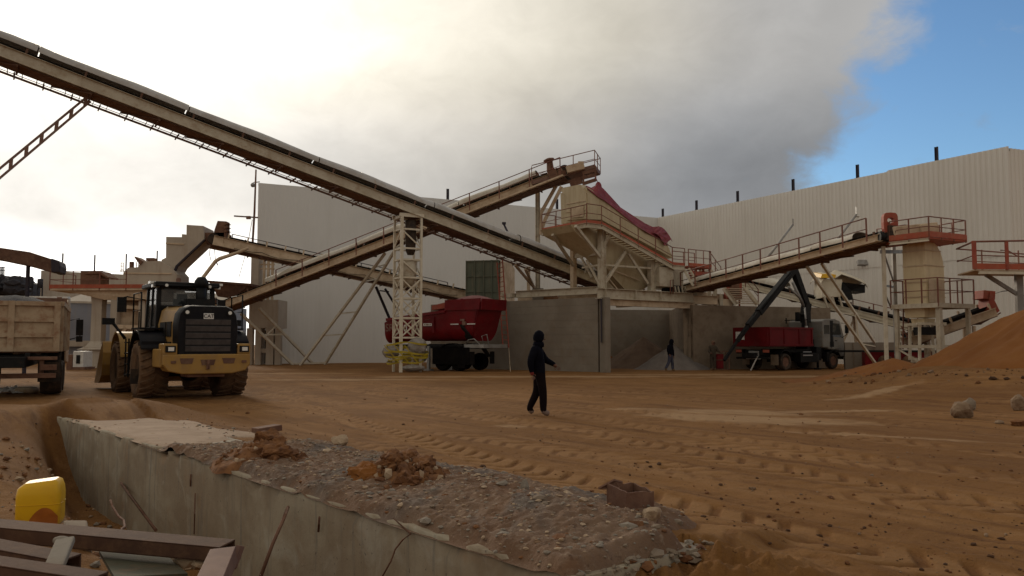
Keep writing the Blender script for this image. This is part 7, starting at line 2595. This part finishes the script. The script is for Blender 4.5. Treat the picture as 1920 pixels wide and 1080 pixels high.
    mb = MB(); mb.bar(L(2.55, 2.95, Cx - 1.0), L(2.6, 2.95, Cx + .6), .05); mb.bar(L(2.55, 2.75, Cx - .9), L(2.55, 3.1, Cx - .9), .05); mb.box((Cx - .2, 2.7, 3.15), (.2, .2, .55)); mb.build('control_stand', 'black', t)


M['shadewhite'] = mat('shade_dulled_white_paint', (.21, .20, .185), (.17, .158, .142), 1.5, .5, dirt=(.2, .14, .09), dirt_amt=.5)  # white paint with the cab's shadow put into its colour, plus dirt
M['bedred'] = mat('dusty_dark_red_paint', (.14, .005, .008), (.095, .004, .006), .8, .5, dirt=(.10, .028, .024), dirt_amt=.35, spec=.18)
gm = M['glass'].copy()
gm.name = 'dark_glass'
gm.node_tree.nodes['Principled BSDF'].inputs['Alpha'].default_value = 1.0
gm.node_tree.nodes['Principled BSDF'].inputs['Base Color'].default_value = (.045, .045, .042, 1)
M['glassd'] = gm
crane_truck()
# red frame held at the crane tip
p = gnd(1351, 694)
p = V((p.x, p.y, 0))
t = thing('work_basket', 'red steel basket frame set down under the crane tip', 'basket', p)
mb = MB()
for sx in (-.42, .42):
    for sy in (-.35, .35): mb.bar(p + V((sx, sy, 0)), p + V((sx, sy, 1.12)), .05)
for z in (.05, .6, 1.1):
    for sy in (-.35, .35): mb.bar(p + V((-.42, sy, z)), p + V((.42, sy, z)), .045)
    for sx in (-.42, .42): mb.bar(p + V((sx, -.35, z)), p + V((sx, .35, z)), .045)
mb.build('frame', 'rust', t)
mb = MB(); mb.box(p + V((-.10, -.1, .52)), (.42, .42, .85)); mb.build('red_drum', 'truckred', t, bevel=.03)


def red_tipper():
    th = R(56)
    g = V((-1.62, 46.4, 0))
    t = thing('tipper_trailer', 'dark red half-pipe tipper trailer parked behind the lattice tower', 'trailer', g, th, local=True)
    LT = 6.5

    def section(y):
        f = y / LT
        zt = 3.52 - .62 * f
        if y < 1.75: zt = max(zt, 3.55)
        zb = 1.72
        pts = []
        w, wb = 1.17, .55
        for s in (-1, 1):
            side = []
            for i in range(9):
                a = math.pi / 2 * i / 8
                side.append((s * (wb + (w - .04 - wb) * math.sin(a)), zb + .72 * (1 - math.cos(a))))
            side.append((s * w, zt))
            pts.append(side)
        return pts[0][::-1] + pts[1]

    ys = [0, .4, .9, 1.3, 1.74, 1.78, 2.6, 3.6, 4.6, 5.4, 6.0, 6.3, LT]
    rows = []
    for y in ys:
        tp = 0
        if y > 5.9: tp = (y - 5.9) / .6
        r = [V((x * (1 - .12 * tp * tp), y - (0 if y > .1 else .45 * max(0, (z - 1.9)) / 1.6), z - .12 * tp)) for x, z in section(y)]
        rows.append(r)
    mb = MB(); mb.slab(rows, (0, .0, -.03), 0, True)
    tub = mb.build('tub', 'truckred', t)
    # rear flap, hinged at the top, raked
    sec = section(0)
    mb = MB(); rp = [V((x * .97, -.06 - .45 * max(0, (z - 1.9)) / 1.6, z - .02)) for x, z in sec]; mb.prism(rp, V((0, .07, 0))); mb.build('tailgate', 'truckred', t)
    mb = MB(); fp = [V((x * .86, LT - .05, z - .15)) for x, z in section(LT)]; mb.prism(fp, V((0, .06, 0))); mb.build('front_wall', 'truckred', t)
    # rim rails
    mb = MB()
    for s in (-1, 1):
        mb.bar(V((s * 1.20, 1.75, 3.36)), V((s * 1.20, 6.2, 2.95)), .09, .16)
        mb.prism([V((s * 1.19, -.62, 3.40)), V((s * 1.19, 1.76, 3.40)), V((s * 1.19, 1.76, 3.98)), V((s * 1.19, -.72, 4.02))], V((s * .06, 0, 0)))
        mb.box((s * 1.23, .55, 3.72), (.05, .14, .6))
        for y in (2.6, 3.9, 5.2): mb.box((s * 1.215, y, 2.6), (.05, .09, .9))
    mb.prism([V((-1.19, -.74, 3.40)), V((1.19, -.74, 3.40)), V((1.19, -.80, 4.0)), V((-1.19, -.80, 4.0))], V((0, .06, 0)))
    mb.build('rim_rail', 'truckred', t)
    mb = MB(); rows = []
    for i in range(10):
        f = i / 9
        rows.append([V((-1.1 + 2.2 * j / 12, -.6 + 2.4 * f, 3.85 + .42 * (math.sin(math.pi * j / 12) ** .8) * (math.sin(math.pi * (f * .9 + .05)) ** .7) + .04 * mnoise.noise(V((j, i, 2))))) for j in range(13)])
    mb.slab(rows, (0, 0, -.02)); mb.build('load_sheet', 'loadred', t)
    mb = MB(); mb.prism([V((-1.0, 1.76, 3.55)), V((-1.0, 2.9, 3.45)), V((-1.0, 2.9, 3.7)), V((-1.0, 1.76, 3.9))], V((2.0, 0, 0))); mb.build('rolled_sheet', 'red', t)
    # tail: black plate drawing the shadow stripe by the seam, hinge, markings
    mb = MB()
    for x in (-.8,):
        mb.box((-1.195, .55, 2.85), (.06, .28, .10)); mb.box((-1.2, .42, 2.66), (.1, .22, .2)); mb.tube(V((-1.2, .5, 2.9)), V((-1.2, .45, 2.6)), .05)
    mb.build('hinge', 'pinkst', t)
    for y in (1.1, -.05):
        mb = MB(); mb.box((-1.19, y, 2.62), (.03, .55, .06)); mb.build('reflector_strip', 'white', t)
    mb = MB(); mb.prism([V((-1.03, -.02, 1.9)), V((-1.14, .55, 2.6)), V((-1.17, .75, 2.6)), V((-.9, .5, 1.80)), V((-.75, .1, 1.78))], V((-.05, -.02, 0))); mb.build('tail_shadow_stripe', 'black', t)
    mb = MB(); mb.box((-1.185, 3.05, 2.62), (.02, .62, .15)); sg = mb.build('sign_plate', 'white', t)
    mb = MB()
    for y in (2.85, 3.0, 3.1, 3.24): mb.box((-1.197, y, 2.62), (.006, .09, .07))
    mb.path([V((-1.19, 3.34, 2.76)), V((-1.19, 3.22, 2.88)), V((-1.19, 3.0, 2.90)), V((-1.19, 2.86, 2.94))], .012, 4); mb.build('sign_mark', 'pinkst', sg)
    zy = (V((0, -1, 0)), V((0, 0, 1)))
    lettering('SR', .62, frame_mtx(V((-1.19, 5.95, 2.45)), *zy), 'pinkst', tub); lettering('0', .60, frame_mtx(V((-1.19, 4.72, 2.42)), *zy), 'white', tub)
    # chassis, axles, landing legs
    mb = MB(); mb.box((0, 3.3, 1.38), (.95, 6.8, .24)); mb.box((0, .2, 1.42), (2.2, 1.2, .1)); mb.box((-.9, 1.9, 1.45), (.3, 2.4, .16)); mb.build('chassis', 'black', t, bevel=.015)
    mb = MB(); mb.box((0, -.72, 1.40), (2.3, .3, .20)); mb.box((-1.05, -.1, 1.40), (.12, 1.2, .2)); mb.build('rear_bumper', 'steel', t, bevel=.01)
    mb = MB(); mb.path([V((-.9, -.7, 1.5)), V((-.95, -.6, 1.95)), V((-.7, -.75, 2.05)), V((-.5, -.75, 1.5))], .03, 6); mb.path([V((-1.1, .35, 1.5)), V((-1.12, .2, 1.75)), V((-1.1, -.2, 1.8)), V((-1.0, -.5, 1.5))], .03, 6); mb.build('brake_hose', 'steel', t)
    for x in (-.95, .95):
        s = -1 if x < 0 else 1
        for y in (.9, 2.05): wheel(t, (x, y, .52), .53, .4, outer=s, lugs=0, rim_mt='black', mt='blackt')
        mb = MB(); mb.bar(V((x * 1.12, 3.05, 1.4)), V((x * 1.12, 3.05, .1)), .15, .15); mb.box((x * 1.12, 3.05, .06), (.45, .4, .1)); mb.build('landing_leg', 'steel', t)
        mb = MB(); mb.slab(arch(0, 1.45, 1.22, .35, s * .72, s * 1.17, 22, 158), (0, 0, -.03)); mb.box((s * .95, .05, .75), (.42, .03, .7)); mb.build('mudguard', 'black', t)
    mb = MB(); mb.tube(V((-1.0, 3.5, .85)), V((-1.0, 4.9, .85)), .36, n=20); mb.build('tank', 'bag', t)
    mb = MB(); mb.box((-1.2, 1.35, .86), (.05, 2.6, .95)); mb.box((-1.2, .6, .6), (.04, .5, .8)); mb.build('black_side_panel', 'blackt', t)  # black panel added in front of the wheels to keep them dark


M['loadred'] = mat('dusty_red_sheet', (.28, .13, .125), (.22, .09, .09), 3, .9, bump=.4)
M['blackt'] = mat('black_rubber', (.005, .004, .004), (.009, .007, .006), 3, .95, spec=.1)
red_tipper()


# ------------------------------------------------------------------ people
def person(label, loc, J, rad, regions, mats, hands, face, hood, extra=None):
    """J: joints (x across the picture, y away, z up); one skinned surface with fingers, hood as a child"""
    edges = [('pelvis', 'waist'), ('waist', 'chest'), ('chest', 'neck'), ('neck', 'head'), ('head', 'crown')]
    for s in 'LR':
        edges += [('chest', 'sh' + s), ('sh' + s, 'el' + s), ('el' + s, 'wr' + s), ('wr' + s, 'ha' + s), ('pelvis', 'hip' + s), ('hip' + s, 'kn' + s), ('kn' + s, 'an' + s), ('an' + s, 'to' + s)]
    names = list(J)
    me = bpy.data.meshes.new('person')
    me.from_pydata([tuple(J[n]) for n in names], [(names.index(a), names.index(b)) for a, b in edges], [])
    ob = bpy.data.objects.new('person_rig', me)
    COL.objects.link(ob)
    ob.modifiers.new('skin', 'SKIN').use_smooth_shade = True
    for i, n in enumerate(names):
        r = rad[n[:-1] if n[-1] in 'LR' and n[:-1] in rad else n]
        me.skin_vertices[0].data[i].radius = r if isinstance(r, tuple) else (r, r)
        me.skin_vertices[0].data[i].use_root = n == 'pelvis'
    ss = ob.modifiers.new('sub', 'SUBSURF')
    ss.levels = ss.render_levels = 2
    dg = bpy.context.evaluated_depsgraph_get()
    ev = ob.evaluated_get(dg)
    m2 = bpy.data.meshes.new_from_object(ev)
    bpy.data.objects.remove(ob)
    mb = MB()
    vs = [v.co.copy() for v in m2.vertices]
    k = len(mb.v)
    for f in m2.polygons:
        mb.f.append(tuple(f.vertices))
        mb.m.append(regions(f.center))
        mb.s.append(True)
    mb.v = vs
    # hands: palm is the last skin joint; five bent fingers each
    for wr, ha, side in hands:
        d = (J[ha] - J[wr]).normalized()
        a, b, _ = axes(d, (0, 1, 0))
        for i in range(4):
            o = J[ha] + a * ((i - 1.5) * .020) + d * .01
            ln = (.065, .078, .074, .058)[i]
            mb.path([o, o + d * (ln * .5) + b * -.006, o + d * (ln * .85) - b * .022, o + d * ln - b * .045], [.0095, .009, .008, .006], 6, regions.skin)
        o = J[ha] - d * .03 + a * (.030 * side)
        mb.path([o, o + a * (.028 * side) + d * .02, o + a * (.034 * side) + d * .05 - b * .012], [.011, .010, .007], 6, regions.skin)
    # face
    fd = V(face).normalized()
    hc = J['head'] * .55 + J['crown'] * .45
    sd_ = fd.cross(V((0, 0, 1))).normalized()
    rh = rad['head'] if not isinstance(rad['head'], tuple) else rad['head'][0]
    mb.path([hc + fd * (rh * .92) + V((0, 0, .015)), hc + fd * (rh * 1.22) + V((0, 0, -.02)), hc + fd * (rh * .95) + V((0, 0, -.035))], [.010, .016, .012], 6, regions.skin)
    for s in (-1, 1):
        mb.ball(hc + fd * (rh * .90) + sd_ * (s * .032) + V((0, 0, .022)), .012, 8, 6, regions.dark)
        mb.ball(hc + sd_ * (s * rh * .98) + V((0, 0, -.01)), .028, 8, 6, regions.skin, (.5, .6, 1))
    mb.box(hc + fd * (rh * .93) + V((0, 0, -.062)), (.012, .012, .008), None, regions.dark)
    mb.v = [V(loc) + p for p in mb.v]
    o = mb.build('person', mats, None, label, 'person', org=loc)
    # hood / hat
    hm = MB()
    rows = []
    for i in range(12):
        t_ = math.pi * (.02 + .60 * i / 11)
        row = []
        for j in range(28):
            p_ = 2 * math.pi * j / 28
            dvec = V((math.cos(p_), math.sin(p_), 0))
            open_ = max(0, dvec.dot(V((fd.x, fd.y, 0)).normalized()))
            tt = t_ * (1 - .42 * sstep(.55, .95, np.array(open_)).item())
            q = dvec * math.sin(tt) + V((0, 0, math.cos(tt)))
            row.append(V(loc) + hc + V((q.x * hood[0], q.y * hood[0], q.z * hood[1] + .012)) - fd * .012)
        rows.append(row)
    hm.slab(rows, (0, 0, -.008), 0, True)
    if hood[2]:
        nk = V(loc) + J['neck']
        hm.revolve([(.085, -.07), (.12, -.05), (.125, .0), (.105, .06), (.09, .07)], nk + V((0, 0, .02)), (0, 0, 1), 20)
    hm.build('hood', hood[3], o)
    return o


class Reg:
    def __init__(s, fn, skin, dark): s.fn, s.skin, s.dark = fn, skin, dark
    def __call__(s, p): return s.fn(p)


def P_(x, y, z): return V((x, y, z))


RAD = dict(pelvis=(.165, .150), waist=(.175, .160), chest=(.180, .165), neck=.070, head=.098, crown=.085, sh=.100, el=.078, wr=.052, ha=(.040, .026), hip=.118, kn=.092, an=.078, to=(.052, .042))
J1 = dict(pelvis=P_(.03, 0, .93), waist=P_(.015, 0, 1.10), chest=P_(-.015, 0, 1.33), neck=P_(.02, 0, 1.50), head=P_(.045, 0, 1.60), crown=P_(.04, 0, 1.71),
          shR=P_(-.07, -.175, 1.40), elR=P_(-.165, -.235, 1.15), wrR=P_(-.13, -.225, .93), haR=P_(-.11, -.22, .855),
          shL=P_(.03, .175, 1.40), elL=P_(.18, .225, 1.18), wrL=P_(.36, .20, 1.09), haL=P_(.43, .19, 1.03),
          hipR=P_(.05, -.085, .88), knR=P_(.115, -.095, .50), anR=P_(.12, -.10, .095), toR=P_(.25, -.115, .042),
          hipL=P_(.02, .085, .88), knL=P_(-.01, .095, .50), anL=P_(-.18, .10, .14), toL=P_(-.09, .11, .045))


def reg1(p):
    if (p - J1['haR']).length < .085 and p.z < .93: return 4
    if (p - J1['haL']).length < .088: return 2
    if p.z > 1.53: return 2 if p.x > .085 else 0
    if p.z < .10 or (p.z < .14 and p.x > .18): return 3
    if p.z > .93 or abs(p.y) > .185: return 0
    return 1


loc1 = gnd(1008, 780)
person('man in dark hooded jacket walking across the yard, one arm swung forward', V((loc1.x, loc1.y, hz(loc1.x, loc1.y))), J1, RAD, Reg(reg1, 2, 5), ['jacket', 'trouser', 'skin', 'shoe', 'redcloth', 'black'],
       [('wrR', 'haR', 1), ('wrL', 'haL', -1)], (1, .15, -.05), (.128, .165, True, 'jacket'))

RAD2 = dict(RAD, pelvis=(.145, .12), chest=(.175, .14), waist=(.16, .13))
J2 = dict(pelvis=P_(0, 0, .92), waist=P_(0, 0, 1.08), chest=P_(.0, 0, 1.32), neck=P_(.06, 0, 1.48), head=P_(.10, 0, 1.58), crown=P_(.10, 0, 1.69),
          shR=P_(-.10, -.15, 1.39), elR=P_(-.17, -.22, 1.14), wrR=P_(-.10, -.24, .95), haR=P_(-.06, -.24, .89),
          shL=P_(.12, .15, 1.38), elL=P_(.19, .20, 1.10), wrL=P_(.22, .16, .86), haL=P_(.225, .15, .79),
          hipR=P_(-.03, -.085, .87), knR=P_(-.09, -.09, .50), anR=P_(-.28, -.10, .15), toR=P_(-.23, -.10, .035),
          hipL=P_(.05, .085, .87), knL=P_(.13, .09, .48), anL=P_(.155, .09, .09), toL=P_(.28, .08, .04))


def reg2(p):
    if (p - J2['haR']).length < .08 or (p - J2['haL']).length < .08: return 2
    if p.z > 1.52: return 2 if p.x > .15 else 0
    if p.z < .12 or (p.z < .16 and p.x < -.2): return 3
    if p.z > .90 or p.x > .185: return 0
    return 1


loc2 = gnd(1257, 696)
person('walker in black jacket and blue jeans before the open bay', loc2, J2, RAD2, Reg(reg2, 2, 4), ['jacket', 'jeans', 'skin', 'boot', 'black'], [('wrR', 'haR', 1), ('wrL', 'haL', -1)], (1, .5, -.25), (.132, .165, True, 'jacket'))

J3 = dict(pelvis=P_(0, 0, .90), waist=P_(0, 0, 1.06), chest=P_(.02, 0, 1.28), neck=P_(.03, 0, 1.42), head=P_(.04, -.01, 1.52), crown=P_(.04, -.01, 1.62),
          shR=P_(-.16, -.03, 1.35), elR=P_(-.25, -.06, 1.10), wrR=P_(-.16, -.2, .98), haR=P_(-.12, -.25, .97),
          shL=P_(.18, .02, 1.34), elL=P_(.30, -.02, 1.12), wrL=P_(.42, -.08, 1.05), haL=P_(.48, -.1, 1.04),
          hipR=P_(-.08, 0, .86), knR=P_(-.10, -.02, .48), anR=P_(-.11, .02, .09), toR=P_(-.13, -.11, .04),
          hipL=P_(.08, 0, .86), knL=P_(.10, -.02, .48), anL=P_(.11, .02, .09), toL=P_(.14, -.11, .04))


def reg3(p):
    if (p - J3['haR']).length < .075 or (p - J3['haL']).length < .075: return 2
    if p.z > 1.45: return 2
    if p.z < .11: return 3
    if p.z > .88 or abs(p.x) > .2: return 0
    return 1


loc3 = gnd(1337, 694.5)
person('worker in mottled drab clothes standing by the red basket', loc3, J3, RAD2, Reg(reg3, 2, 4), ['drab', 'drab', 'skin', 'boot', 'black'], [('wrR', 'haR', 1), ('wrL', 'haL', -1)], (.2, -1, -.1), (.115, .13, False, 'rust'))
